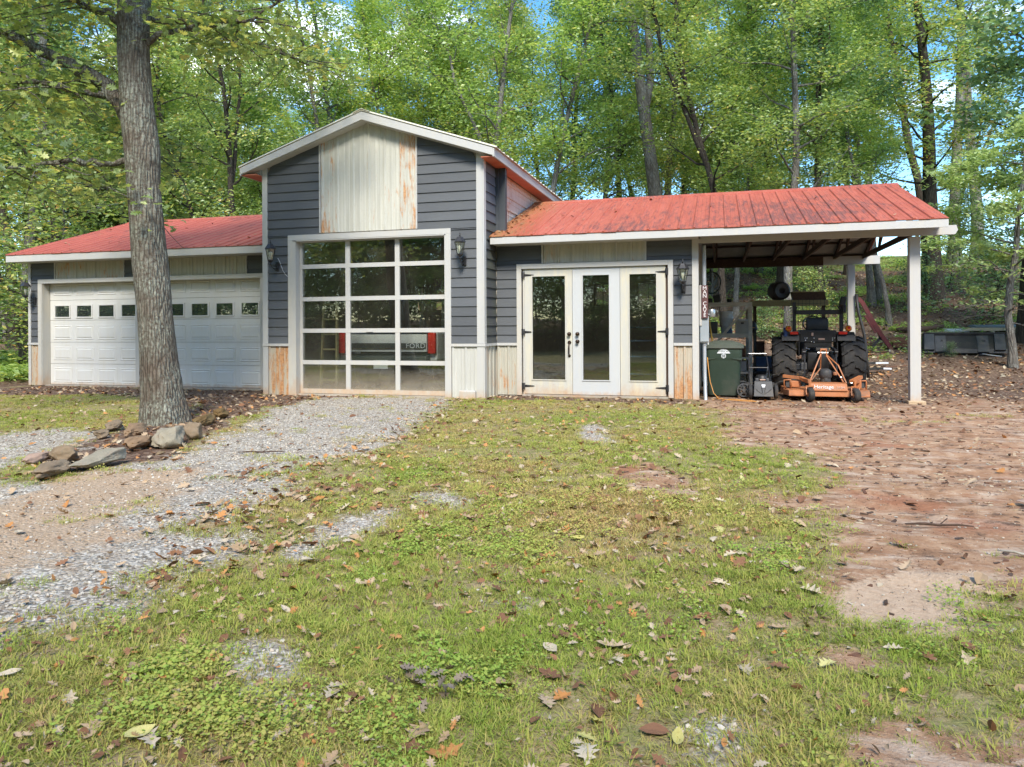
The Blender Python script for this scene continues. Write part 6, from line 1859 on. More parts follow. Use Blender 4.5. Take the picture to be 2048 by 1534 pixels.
    for pts, ra, rb in limbs:
        P = np.array(pts, float)
        # finer
        k = np.linspace(0, len(P) - 1, (len(P) - 1) * 4 + 1)
        P = np.stack([np.interp(k, np.arange(len(P)), P[:, c]) for c in range(3)], 1)
        P[1:-1] += rg.normal(0, .015, (len(P) - 2, 3))
        paths.append((P, np.linspace(ra, rb, len(P)), 12))
        L = np.linalg.norm(P[-1] - P[0])
        twigs(P, int(7 + L * 7.5), 1.0, .06, .6 if ra > .104 else .32)
    # little sprays straight from the trunk
    for p in ((.9, -3.72, 2.62), (.66, -3.68, 2.7), (.5, -3.6, 3.05)):
        Q = wobble(p, (rg.normal(), -.6, .2), .35, 4, rg, .2)
        paths.append((Q, np.linspace(.008, .003, 5), 4))
        cl.extend([Q[1], Q[2], Q[3]])
    # thin bare twig hanging over the garage eave
    paths.append((np.array([(-.3, -2.6, 3.1), (-.15, -2.4, 2.75), (.05, -2.3, 2.45), (.2, -2.2, 2.25)]), np.array([.008, .007, .005, .003]), 4))
    V, F = tube_arrays(paths)
    V = V - np.array([OX, OY, 0])
    cl = np.array(cl) - np.array([OX, OY, 0])
    per = 8
    ct = rg.normal(0, .16, len(cl))
    C = np.repeat(cl, per, 0) + rg.normal(0, 1, (len(cl) * per, 3)) * np.array([.2, .2, .14])
    t = np.clip(rg.beta(2.4, 2.2, len(C)) + np.repeat(ct, per), 0, 1)
    LV, LF, LT = lobed(C, .118, rg, .75, .5, t)
    return np_mesh('trunk', V, F, M['bark_oak'], smooth=True), np_mesh('crown', LV, LF, M['leaf_oak'], LT)
ok_t, ok_c = oak()
e = thing('oak_tree', 'big oak with lichened trunk and turning leaves standing in front of the garage', 'tree', (1.0, -3.5, 0))
for nm, me in (('trunk', ok_t), ('crown', ok_c)):
    o = bpy.data.objects.new(nm, me)
    COL.objects.link(o)
    o.parent = e
# ================================================================== THE GROUND
GRAVEL = [(1.32, -1.03), (1.6, -0.15), (3.5, -0.15), (4.04, -2.26), (4.43, -4.38), (4.47, -5.26), (4.31, -5.86), (3.96, -6.09), (4.61, -6.27), (4.88, -6.45), (4.77, -6.76), (4.65, -7.16), (4.68, -7.54), (5.01, -7.51), (5.26, -7.89), (5.28, -8.19), (5.28, -8.45), (5.18, -8.61), (5.09, -8.76), (5.04, -8.91), (4.4, -10.5), (0.5, -10), (1.0, -7.3), (2.37, -6.74), (2.68, -6.76), (2.9, -6.46), (2.9, -6.03), (2.9, -5.52), (2.8, -5.09), (2.44, -4.33), (2.13, -3.57), (1.44, -2.08)]
GRAVEL2 = [(-2.5, -6.0), (-0.08, -4.74), (0.01, -4.07), (1.17, -4.63), (1.72, -5.35), (1.71, -5.92), (1.9, -6.35), (1.5, -7.2), (-2.5, -8.0)]
TAN = [(1.6, -7.4), (3.06, -7.3), (2.66, -6.58), (2.9, -6.1), (3.5, -5.95), (4.13, -6.88), (4.24, -7.5), (4.44, -8.12), (4.43, -8.42), (4.32, -8.76), (2.2, -8.6)]
PATCH = [[(5.48, -6.3), (5.66, -6.17), (5.99, -6.4), (5.99, -6.61), (5.72, -6.61)],
         [(6.0, -3.28), (6.16, -2.62), (6.65, -3.84), (6.68, -4.42), (6.35, -4.07)],
         [(5.27, -7.12), (5.54, -6.73), (5.68, -6.89), (5.6, -7.36), (5.44, -7.59)],
         [(5.34, -7.62), (5.54, -7.37), (5.63, -7.63), (5.57, -7.9)],
         [(7.38, -8.76), (7.56, -8.68), (7.69, -8.84), (7.48, -8.96)],
         [(5.88, -8.69), (6.13, -8.7), (6.31, -9.1), (6.16, -9.08)],
         [(6.6, -8.06), (6.86, -8.0), (6.79, -8.18)]]
DIRT = [(7.24, 0.62), (7.34, -0.61), (7.65, -3.56), (8.23, -4.25), (8.21, -5.06), (7.84, -5.85), (7.98, -6.44), (8.05, -6.81), (8.14, -7.07), (8.0, -7.44), (8.04, -7.72), (7.97, -7.9), (8.14, -7.89), (8.29, -8.13), (8.44, -7.76), (8.6, -7.42), (8.78, -7.33), (9.62, -7.23), (14, -5), (24, 4), (24, 9.2), (7.24, 9.2)]
SAND = [(8.11, -7.11), (8.38, -7.0), (8.65, -7.16), (8.8, -7.19), (8.58, -7.44), (8.4, -7.82), (8.28, -8.04), (8.15, -7.88), (7.99, -7.88), (8.04, -7.71), (8.02, -7.46)]
BARE = [[(6.62, -5.17), (6.98, -4.85), (7.39, -5.38), (7.34, -5.98), (6.98, -5.92)], [(7.95, -8.18), (8.04, -8.27), (7.93, -8.38)],
        [(5.97, -9.4), (6.21, -9.31), (6.34, -9.43), (6.05, -9.51)], [(7.75, -8.71), (8.04, -8.58), (8.26, -8.65), (8.38, -8.48), (8.5, -8.98), (7.83, -9.1)]]
TOPGRASS = [(-6.84, -1.95), (-4.2, -1.38), (-2.44, -0.72), (0.63, -2.2), (0.83, -3.85), (0.38, -4.2), (-0.08, -4.74), (-1.3, -5.42)]
ISLAND = [(2.21, -6.49), (1.48, -5.41), (1.01, -4.48), (0.8, -3.4), (-0.4, -1.7), (-2.6, -0.75), (-5.7, -1.4), (-5.9, 0.7), (-0.1, 0.7), (0.0, 0.0), (1.7, -0.05), (1.34, -2.0), (2.31, -4.17), (2.88, -5.63), (2.85, -6.53)]
WALLFOOT = [(4.0, 0.7), (4.0, -0.35), (5.0, -0.05), (7.2, -0.05), (7.24, 0.7)]

def vnoise(x, y, sc, seed=0):
    """smooth value noise, numpy"""
    x, y = np.asarray(x) * sc, np.asarray(y) * sc
    xi, yi = np.floor(x).astype(np.int64), np.floor(y).astype(np.int64)
    fx_, fy_ = x - xi, y - yi
    fx_, fy_ = fx_ * fx_ * (3 - 2 * fx_), fy_ * fy_ * (3 - 2 * fy_)
    def h(a, b):
        n = (a * 374761393 + b * 668265263 + seed * 974711) & 0x7fffffff
        n = ((n ^ (n >> 13)) * 1274126177) & 0x7fffffff
        return (n ^ (n >> 16)) % 65536 / 65536.0
    return (h(xi, yi) * (1 - fx_) + h(xi + 1, yi) * fx_) * (1 - fy_) + (h(xi, yi + 1) * (1 - fx_) + h(xi + 1, yi + 1) * fx_) * fy_

def fbm(x, y, sc, seed=0, o=4):
    s, a, t = 0, 1.0, 0
    for i in range(o):
        s = s + a * vnoise(x, y, sc * 2 ** i, seed + i * 17)
        t += a
        a *= .55
    return s / t

def sdist(poly, x, y):
    """signed distance to a polygon, positive inside"""
    x, y = np.asarray(x, float), np.asarray(y, float)
    d = np.full(x.shape, 1e9)
    ins = np.zeros(x.shape, bool)
    n = len(poly)
    for i in range(n):
        (ax, ay), (bx, by) = poly[i], poly[(i + 1) % n]
        ex, ey = bx - ax, by - ay
        t = np.clip(((x - ax) * ex + (y - ay) * ey) / (ex * ex + ey * ey + 1e-12), 0, 1)
        d = np.minimum(d, np.hypot(x - ax - t * ex, y - ay - t * ey))
        c = ((ay > y) != (by > y))
        with np.errstate(divide='ignore', invalid='ignore'):
            xx = (bx - ax) * (y - ay) / (by - ay + 1e-12) + ax
        ins ^= c & (x < xx)
    return np.where(ins, d, -d)

def mask(poly, x, y, b=.12, wob=.25, seed=3):
    s = sdist(poly, x, y) + (fbm(x, y, 2.2, seed) - .5) * wob * 2
    return np.clip(s / (2 * b) + .5, 0, 1)

def zones(x, y):
    z = {}
    g = np.maximum(mask(GRAVEL, x, y, .3, .35, 3), mask(GRAVEL2, x, y, .35, .4, 4))
    for i, p in enumerate(PATCH):
        g = np.maximum(g, mask(p, x, y, .14, .2, 20 + i) * .85)
    z['gravel'] = g
    z['tan'] = mask(TAN, x, y, .35, .3, 5)
    dn = mask(DIRT, x, y, .28, .4, 6)
    for i, p in enumerate(BARE):
        dn = np.maximum(dn, mask(p, x, y, .08, .14, 30 + i) * .85)
    z['dirt'] = dn
    z['sand'] = mask(SAND, x, y, .28, .4, 7)
    li = np.maximum(mask(ISLAND, x, y, .2, .35, 8), mask(WALLFOOT, x, y, .15, .3, 9) * .7)
    bank = np.clip((y - 6.6 + (fbm(x, y, .6, 12) - .5) * 3) / 1.6, 0, 1)
    left = np.clip((-5.6 - x) / .8, 0, 1) * np.clip((y + 1.2) / 1.0, 0, 1)
    back = np.clip((-19 - y) / 3, 0, 1)
    z['litter'] = np.clip(np.maximum.reduce([li, bank, left, back, np.clip((y + .5 + (fbm(x, y, .8, 13) - .5) * 3) / 3.0, 0, .7) * (x > 7.0)]), 0, 1)
    z['hill'] = np.clip((y - 26 + (fbm(x, y, .4, 15) - .5) * 4) / 3, 0, 1)
    bare = np.clip((fbm(x, y, .85, 40) - .64) / .1, 0, 1) * .7
    z['lawn'] = np.clip(1 - np.maximum.reduce([g, dn, z['sand'], z['litter'] * 1.2, bare]), 0, 1) * np.clip((.62 - y) / .3, 0, 1)
    tg = mask(TOPGRASS, x, y, .2, .3, 10)
    z['lawn'] = np.maximum(z['lawn'], tg * .9 * (1 - bare))
    return z

def axis(lo, hi, step, far_lo, far_hi):
    a = list(np.arange(lo, hi + step, step))
    s = step
    while a[-1] < far_hi:
        s *= 1.16
        a.append(a[-1] + s)
    s = step
    while a[0] > far_lo:
        s *= 1.16
        a.insert(0, a[0] - s)
    return np.array(a)

GX = axis(-6.5, 13.5, .075, -260, 260)
GY = axis(-10.8, 7.0, .065, -160, 330)
def ground_h(x, y):
    x, y = np.asarray(x, float), np.asarray(y, float)
    h = terr(x, y) - .03
    h = h + (fbm(x, y, 1.1, 50) - .5) * .07 + (fbm(x, y, 6.0, 51, 3) - .5) * .022
    near = np.clip(1 - np.abs(y - .3) / 1.2, 0, 1) * np.clip((8 - np.abs(x - 1)) / 1, 0, 1)
    h = h * (1 - near * .75) + near * .75 * (-.03)
    # ruts and little ledges washed into the clay
    w = np.clip(mask(DIRT, x, y, .3, .1, 6), 0, 1) * np.clip((.0 - y) / 1.0, 0, 1)
    h = h + w * (np.abs(vnoise(x * .5 + y * .25, y * 1.6, 2.1, 60) - .5) * -.07 + .015)
    ins = (x > -5.8) & (x < 7.14) & (y > .72) & (y < 5.95)
    ins2 = (x > .08) & (x < 3.9) & (y > .06) & (y < 5.95)
    return np.where(ins | ins2, -.16, h)

XX, YY = np.meshgrid(GX, GY, indexing='xy')
HH = ground_h(XX, YY)
nx, ny = len(GX), len(GY)
V = np.stack([XX.ravel(), YY.ravel(), HH.ravel()], 1)
ii, jj = np.meshgrid(np.arange(nx - 1), np.arange(ny - 1), indexing='xy')
q = (jj * nx + ii).ravel()
F = np.stack([q, q + 1, q + nx + 1, q + nx], 1)

def mk_ground():
    m, nt, b = newmat('yard_ground')
    A = N(nt, 'ShaderNodeAttribute', attribute_name='zone_a')
    Bt = N(nt, 'ShaderNodeAttribute', attribute_name='zone_b')
    sa = N(nt, 'ShaderNodeSeparateColor', {'Color': A.outputs['Color']})
    sb = N(nt, 'ShaderNodeSeparateColor', {'Color': Bt.outputs['Color']})
    p = vec(nt, 'pos')
    n_big = noise(nt, p, 1.6, 6.0, 0.6)
    n_mid = noise(nt, p, 7.0, 6.0, 0.65)
    n_fin = noise(nt, p, 42.0, 5.0, 0.65)
    n_vf = noise(nt, p, 150.0, 3.0, 0.6)
    v1 = N(nt, 'ShaderNodeTexVoronoi', {'Vector': p, 'Scale': 58.0})
    v2 = N(nt, 'ShaderNodeTexVoronoi', {'Vector': p, 'Scale': 26.0})
    v3 = N(nt, 'ShaderNodeTexVoronoi', {'Vector': p, 'Scale': 15.0})
    def sharp(s, w=.9, lo=.38, hi=.62):
        f = mth(nt, 'ADD', s, mth(nt, 'MULTIPLY', mth(nt, 'SUBTRACT', mth(nt, 'ADD', mth(nt, 'MULTIPLY', n_mid, .5), mth(nt, 'MULTIPLY', n_fin, .5)), .5), w))
        return ramp(nt, f, [(lo, 0.0), (hi, 1.0)])
    # thatch and soil below the grass
    col = ramp(nt, n_fin, [(0.25, (0.18, 0.13, 0.065)), (0.5, (0.31, 0.235, 0.13)), (0.75, (0.46, 0.36, 0.22))])
    col = mix(nt, ramp(nt, n_mid, [(0.42, 0.0), (0.62, 0.85)]), col, ramp(nt, n_fin, [(.3, (0.15, 0.16, 0.05)), (.7, (0.25, 0.24, 0.085))]))
    # leaf litter: flakes of many browns
    flake = ramp(nt, N(nt, 'ShaderNodeSeparateColor', {'Color': v2.outputs['Color']}).outputs[0], [(0.0, (0.075, 0.045, 0.032)), (0.3, (0.14, 0.088, 0.06)), (0.55, (0.21, 0.14, 0.098)), (0.8, (0.29, 0.21, 0.15)), (1.0, (0.40, 0.31, 0.23))], 'CONSTANT')
    flake = mix(nt, ramp(nt, n_big, [(.35, .15), (.65, .55)]), flake, (0.125, 0.08, 0.056))
    # red clay with paler washed crust and dark debris
    clay = ramp(nt, n_mid, [(0.28, (0.17, 0.098, 0.058)), (0.44, (0.31, 0.175, 0.10)), (0.58, (0.41, 0.255, 0.155)), (0.74, (0.52, 0.385, 0.26))])
    lay = noise(nt, vec(nt, 'pos', (.8, 2.4, 1), rot=(0, 0, R(-12))), 2.2, 7.0, 0.7)
    clay = mix(nt, ramp(nt, lay, [(0.52, 0.0), (0.62, 0.8)]), clay, ramp(nt, n_fin, [(.3, (0.42, 0.30, 0.21)), (.7, (0.58, 0.46, 0.355))]))
    lay2 = noise(nt, vec(nt, 'pos', (1.0, 2.2, 1), (3, 7, 0), (0, 0, R(-8))), 9.0, 10.0, 0.78)
    clay = mix(nt, ramp(nt, lay2, [(0.56, 0.0), (0.63, 0.75)]), clay, (0.56, 0.45, 0.35))
    clay = mix(nt, ramp(nt, noise(nt, p, 1.3, 5.0, .6), [(0.55, 0.0), (0.66, 0.7)]), clay, ramp(nt, n_fin, [(.3, (0.26, 0.10, 0.05)), (.7, (0.38, 0.17, 0.095))]))
    dk_ = noise(nt, vec(nt, 'pos', (1, 1.7, 1), (9, 1, 0)), 4.5, 10.0, .8)
    clay = mix(nt, ramp(nt, dk_, [(0.54, 0.0), (0.62, 0.85)]), clay, ramp(nt, n_vf, [(.35, (0.055, 0.036, 0.028)), (.65, (0.13, 0.085, 0.062))]))
    col = mix(nt, sharp(sa.outputs[2], 1.4), col, clay)
    col = mix(nt, sharp(sb.outputs[0], 1.6), col, flake)
    lawn_mask = N(nt, 'ShaderNodeSeparateColor', {'Color': Bt.outputs['Color']}).outputs[2]  # lawn channel of the zone mask, not mixed into the colour
    # gravel
    gv = ramp(nt, N(nt, 'ShaderNodeSeparateColor', {'Color': v1.outputs['Color']}).outputs[1], [(0.0, (0.21, 0.18, 0.14)), (0.25, (0.34, 0.30, 0.245)), (0.55, (0.46, 0.42, 0.355)), (0.8, (0.58, 0.54, 0.465)), (1.0, (0.67, 0.635, 0.565))])
    gv = mix(nt, ramp(nt, n_mid, [(0.45, 0.0), (0.7, 0.6)]), gv, (0.36, 0.27, 0.19))
    gv = mix(nt, ramp(nt, v1.outputs['Distance'], [(0.45, 0.0), (0.85, 0.6)]), gv, (0.14, 0.12, 0.10))
    col = mix(nt, sharp(sa.outputs[0], 1.7), col, gv)
    tn = ramp(nt, n_fin, [(0.3, (0.34, 0.225, 0.135)), (0.55, (0.48, 0.34, 0.22)), (0.75, (0.58, 0.45, 0.32))])
    col = mix(nt, mth(nt, 'MULTIPLY', sharp(sa.outputs[1], 1.2), .8), col, tn)
    sn = ramp(nt, n_fin, [(0.3, (0.42, 0.29, 0.19)), (0.7, (0.55, 0.41, 0.29))])
    col = mix(nt, sharp(A.outputs['Alpha'], 1.5), col, sn)
    hg = ramp(nt, n_mid, [(0.3, (0.10, 0.13, 0.03)), (0.7, (0.20, 0.22, 0.06))])
    col = mix(nt, sharp(sb.outputs[1]), col, hg)
    h = mth(nt, 'ADD', mth(nt, 'MULTIPLY', n_fin, .7), mth(nt, 'MULTIPLY', n_vf, .35))
    h = mth(nt, 'ADD', h, mth(nt, 'MULTIPLY', mth(nt, 'MULTIPLY', mth(nt, 'SUBTRACT', 1.0, v1.outputs['Distance']), sa.outputs[0]), .8))
    h = mth(nt, 'ADD', h, mth(nt, 'MULTIPLY', mth(nt, 'MULTIPLY', v2.outputs['Distance'], sb.outputs[0]), .8))
    setb(nt, b, col=col, rough=0.95, normal=bump(nt, h, 0.75, 0.02), spec=0.12)
    return m
gme = np_mesh('ground', V, F, mk_ground(), smooth=True)
zz = zones(XX.ravel(), YY.ravel())
for nm, ch in (('zone_a', ('gravel', 'tan', 'dirt', 'sand')), ('zone_b', ('litter', 'hill', 'lawn', 'lawn'))):
    a = gme.attributes.new(nm, 'FLOAT_COLOR', 'POINT')
    arr = np.stack([zz[c] for c in ch], 1).astype(np.float32)
    a.data.foreach_set('color', arr.ravel())
go = bpy.data.objects.new('ground', gme)
COL.objects.link(go)
tag(go, kind='structure')

# ------------------------------------------------------------------ scattered ground cover
CAMX, CAMY = 7.53, -10.94
def wedge(n, dmin, dmax, rho, half=58):
    """points spread over the yard in front of the house, density RHO(d) per square metre"""
    a = R(90 + 15.8) + np.radians(rng.uniform(-half, half, n))
    d = np.sqrt(rng.uniform(dmin ** 2, dmax ** 2, n))
    area = np.radians(2 * half) * (dmax ** 2 - dmin ** 2) / 2
    keep = rng.random(n) < rho(d) * area / n
    return CAMX + d[keep] * np.cos(a[keep]), CAMY + d[keep] * np.sin(a[keep]), d[keep]

def scatter(name, variants, x, y, z, rot, scl, idx):
    """one stuff object: geometry nodes put the variant meshes on the points"""
    col = bpy.data.collections.new(name + '_variants')
    for i, me in enumerate(variants):
        o = bpy.data.objects.new('%s_source_%02d' % (name, i), me)
        col.objects.link(o)
    me = bpy.data.meshes.new(name)
    n = len(x)
    me.vertices.add(n)
    me.vertices.foreach_set('co', np.stack([x, y, z], 1).astype(np.float32).ravel())
    for an, ty, arr, key in (('rot', 'FLOAT_VECTOR', rot, 'vector'), ('scl', 'FLOAT', scl, 'value'), ('idx', 'INT', idx, 'value')):
        a = me.attributes.new(an, ty, 'POINT')
        a.data.foreach_set(key, np.asarray(arr, np.int32 if ty == 'INT' else np.float32).ravel())
    ob = bpy.data.objects.new(name, me)
    COL.objects.link(ob)
    ng = bpy.data.node_groups.new(name + '_nodes', 'GeometryNodeTree')
    ng.interface.new_socket('Geometry', in_out='INPUT', socket_type='NodeSocketGeometry')
    ng.interface.new_socket('Geometry', in_out='OUTPUT', socket_type='NodeSocketGeometry')
    gi, gu = ng.nodes.new('NodeGroupInput'), ng.nodes.new('NodeGroupOutput')
    ci = ng.nodes.new('GeometryNodeCollectionInfo')
    ci.inputs['Collection'].default_value = col
    ci.inputs['Separate Children'].default_value = True
    ci.inputs['Reset Children'].default_value = True
    ip = ng.nodes.new('GeometryNodeInstanceOnPoints')
    ip.inputs['Pick Instance'].default_value = True
    def at(nm, ty):
        k = ng.nodes.new('GeometryNodeInputNamedAttribute')
        k.data_type = ty
        k.inputs['Name'].default_value = nm
        return k.outputs['Attribute']
    ng.links.new(gi.outputs[0], ip.inputs['Points'])
    ng.links.new(ci.outputs[0], ip.inputs['Instance'])
    ng.links.new(at('idx', 'INT'), ip.inputs['Instance Index'])
    ng.links.new(at('rot', 'FLOAT_VECTOR'), ip.inputs['Rotation'])
    ng.links.new(at('scl', 'FLOAT'), ip.inputs['Scale'])
    ng.links.new(ip.outputs[0], gu.inputs[0])
    md = ob.modifiers.new('scatter', 'NODES')
    md.node_group = ng
    tag(ob, kind='stuff')
    return ob

def mk_grass(name, green, olive, straw):
    m, nt, b = newmat(name)
    nt.nodes.remove(b)
    out = [n for n in nt.nodes if n.type == 'OUTPUT_MATERIAL'][0]
    oi = N(nt, 'ShaderNodeObjectInfo')
    t = N(nt, 'ShaderNodeAttribute', attribute_name='tint').outputs['Fac']
    big = N(nt, 'ShaderNodeTexNoise', {'Vector': oi.outputs['Location'], 'Scale': .55, 'Detail': 3.0}).outputs['Fac']
    f = mth(nt, 'ADD', mth(nt, 'MULTIPLY', oi.outputs['Random'], .45), mth(nt, 'MULTIPLY', t, .35))
    f = mth(nt, 'ADD', f, mth(nt, 'MULTIPLY', mth(nt, 'SUBTRACT', big, .5), 1.5), True)
    col = ramp(nt, f, [(0.12, green), (0.48, olive), (0.85, straw)])
    di = N(nt, 'ShaderNodeBsdfDiffuse', {'Color': col})
    tr = N(nt, 'ShaderNodeBsdfTranslucent', {'Color': col})
    ms = N(nt, 'ShaderNodeMixShader', {0: .35})
    nt.links.new(di.outputs[0], ms.inputs[1])
    nt.links.new(tr.outputs[0], ms.inputs[2])
    nt.links.new(ms.outputs[0], out.inputs['Surface'])
    return m
M['grass'] = mk_grass('lawn_grass', (0.31, 0.40, 0.075), (0.47, 0.45, 0.13), (0.56, 0.38, 0.19))
M['weed'] = mk_grass('lawn_weeds', (0.31, 0.45, 0.09), (0.46, 0.49, 0.12), (0.56, 0.40, 0.17))

def tuft(seed, nb, L, spread, w):
    rg = np.random.default_rng(seed)
    V, F, T = [], [], []
    for i in range(nb):
        a = rg.uniform(0, 2 * np.pi)
        r = spread * math.sqrt(rg.random())
        p = np.array([r * math.cos(a), r * math.sin(a), -.006])
        az = a + rg.normal(0, .9)
        lean = rg.uniform(.2, 1.25)
        l = L * rg.uniform(.5, 1.2)
        d = np.array([math.cos(az) * math.sin(lean), math.sin(az) * math.sin(lean), math.cos(lean)])
        s = np.array([-math.sin(az), math.cos(az), 0]) * w * rg.uniform(.7, 1.3)
        mid = p + d * l * .55
        tip = mid + (d * np.array([1.15, 1.15, .45]) + np.array([0, 0, -.12])) * l * .5
        o = len(V)
        V += [p - s * .5, p + s * .5, mid + s * .5, mid - s * .5, tip + s * .1, tip - s * .1]
        F += [(o, o + 1, o + 2, o + 3), (o + 3, o + 2, o + 4, o + 5)]
        T += [rg.random()] * 6
    return np_mesh('grass_tuft', V, F, M['grass'], T)

def weed(seed, nl, rad, ls):
    rg = np.random.default_rng(seed)
    V, F, T = [], [], []
    for i in range(nl):
        a = rg.uniform(0, 2 * np.pi)
        r = rad * math.sqrt(rg.random())
        c = np.array([r * math.cos(a), r * math.sin(a), rg.uniform(.006, .034) * (1.2 - .6 * r / rad)])
        az = a + rg.normal(0, .6)
        d = np.array([math.cos(az), math.sin(az), rg.normal(-.1, .3)])
        d /= np.linalg.norm(d)
        s = np.cross(d, (0, 0, 1.0)); s /= np.linalg.norm(s)
        s = s + np.array([0, 0, rg.normal(0, .3)])
        l, w = ls * rg.uniform(.6, 1.3), ls * rg.uniform(.32, .5)
        o = len(V)
        V += [c - d * l * .5, c - d * l * .15 + s * w, c + d * l * .3 + s * w * .8, c + d * l * .55, c + d * l * .3 - s * w * .8, c - d * l * .15 - s * w]
        F += [(o, o + 1, o + 2, o + 3), (o, o + 3, o + 4, o + 5)]
        T += [rg.random()] * 6
    return np_mesh('weed_patch', V, F, M['weed'], T)

def z_at(x, y): return ground_h(x, y)
def put(name, variants, x, y, dz, tilt, s0, s1):
    n = len(x)
    rot = np.stack([rng.normal(0, tilt, n), rng.normal(0, tilt, n), rng.uniform(0, 2 * np.pi, n)], 1)
    return scatter(name, variants, x, y, z_at(x, y) + dz, rot, rng.uniform(s0, s1, n), rng.integers(0, len(variants), n))

# grass
x, y, d = wedge(600000, 1.3, 15.5, lambda d: np.clip(4400 / d, 170, 1750))
zn = zones(x, y)
k = rng.random(len(x)) < np.clip(zn['lawn'] - .12, 0, 1) * (.6 + .7 * np.clip((fbm(x, y, 1.7, 70) - .36) / .2, 0, 1))
k |= rng.random(len(x)) < zn['dirt'] * np.clip((fbm(x, y, 1.3, 71) - .66) / .1, 0, 1) * .5 * (y < 0)
k |= rng.random(len(x)) < zn['gravel'] * np.clip((fbm(x, y, 2.0, 72) - .64) / .1, 0, 1) * .25
x, y = x[k], y[k]
put('lawn_grass', [tuft(i, 26, .030 + .011 * (i % 3), .04, .0026) for i in range(7)], x, y, 0, .1, .6, 1.25)
N_GRASS = len(x)
# broad-leaved weeds
x, y, d = wedge(290000, 1.3, 12, lambda d: np.clip(1700 / d, 60, 700))
zn = zones(x, y)
k = rng.random(len(x)) < np.clip(zn['lawn'] - .1, 0, 1) * np.clip((fbm(x, y, 1.1, 75) - .42) / .3, 0, 1) * np.clip((7.5 - d) / 5 + .3, 0.12, 1) * np.clip((fbm(x, y, 4.5, 76) - .42) / .16, .12, 1)
x, y = x[k], y[k]
put('lawn_weeds', [weed(40 + i, 46, .06, .0095) for i in range(5)], x, y, 0.004, .12, .7, 1.5)
# taller fresh clumps of grass
x, y, d = wedge(60000, 2, 14, lambda d: np.clip(260 / d, 20, 80))
zn = zones(x, y)
k = rng.random(len(x)) < np.clip(zn['lawn'] - .1, 0, 1) * np.clip((fbm(x, y, .9, 78) - .56) / .08, 0, 1)
put('grass_clumps', [tuft(60 + i, 40, .065, .06, .0030) for i in range(4)], x[k], y[k], 0, .08, .7, 1.3)

# gravel stones
def mk_stone_mat():
    m, nt, b = newmat('crushed_stone')
    oi = N(nt, 'ShaderNodeObjectInfo').outputs['Random']
    col = ramp(nt, oi, [(0.0, (0.18, 0.15, 0.12)), (0.25, (0.33, 0.295, 0.24)), (0.6, (0.46, 0.42, 0.355)), (0.82, (0.57, 0.53, 0.46)), (1.0, (0.40, 0.28, 0.175))])
    setb(nt, b, col=col, rough=.9, spec=.2)
    return m
M['stone'] = mk_stone_mat()
def pebble(seed):
    bm = bmesh.new()
    bmesh.ops.create_icosphere(bm, subdivisions=1, radius=.5)
    r_ = random.Random(seed)
    for v in bm.verts:
        v.co *= r_.uniform(.72, 1.15)
        v.co.z *= .62
        v.co.x *= 1.2
    me = bpy.data.meshes.new('pebble')
    bm.to_mesh(me); bm.free()
    me.materials.append(M['stone'])
    return me
x, y, d = wedge(420000, 1.5, 12.5, lambda d: np.clip(7000 / d, 450, 2200))
zn = zones(x, y)
k = rng.random(len(x)) < np.clip(zn['gravel'] * 1.1 - .25, 0, 1) * (1 - .75 * zn['tan']) * (.35 + .65 * np.clip((fbm(x, y, 2.4, 80) - .35) / .2, 0, 1)) + .005
k |= rng.random(len(x)) < zn['dirt'] * .004
k &= (y < .0) & (zn['litter'] < .6)
put('gravel_stones', [pebble(i) for i in range(8)], x[k], y[k], .002, .4, .007, .022)

# fallen leaves -----------------------------------------------------------------------------
def mk_dead(name, c1, c2):
    m, nt, b = newmat(name)
    oi = N(nt, 'ShaderNodeObjectInfo').outputs['Random']
    n1 = noise(nt, vec(nt, 'obj'), 30.0, 4.0, .6)
    col = ramp(nt, oi, [(0.0, c1), (1.0, c2)])
    col = mix(nt, ramp(nt, n1, [(.5, 0.0), (.75, .5)]), col, G(.55, c1))
    setb(nt, b, col=col, rough=.75, spec=.25)
    return m
DEAD = [('tan', mk_dead('tan_dead_leaf', (0.34, 0.235, 0.14), (0.45, 0.335, 0.22))),
        ('brown', mk_dead('brown_dead_leaf', (0.16, 0.078, 0.042), (0.27, 0.135, 0.07))),
        ('orange', mk_dead('orange_dead_leaf', (0.42, 0.19, 0.06), (0.52, 0.26, 0.10))),
        ('pale', mk_dead('pale_dead_leaf', (0.44, 0.36, 0.25), (0.52, 0.44, 0.32))),
        ('yellow', mk_dead('yellowish_dead_leaf', (0.42, 0.38, 0.12), (0.52, 0.48, 0.2)))]
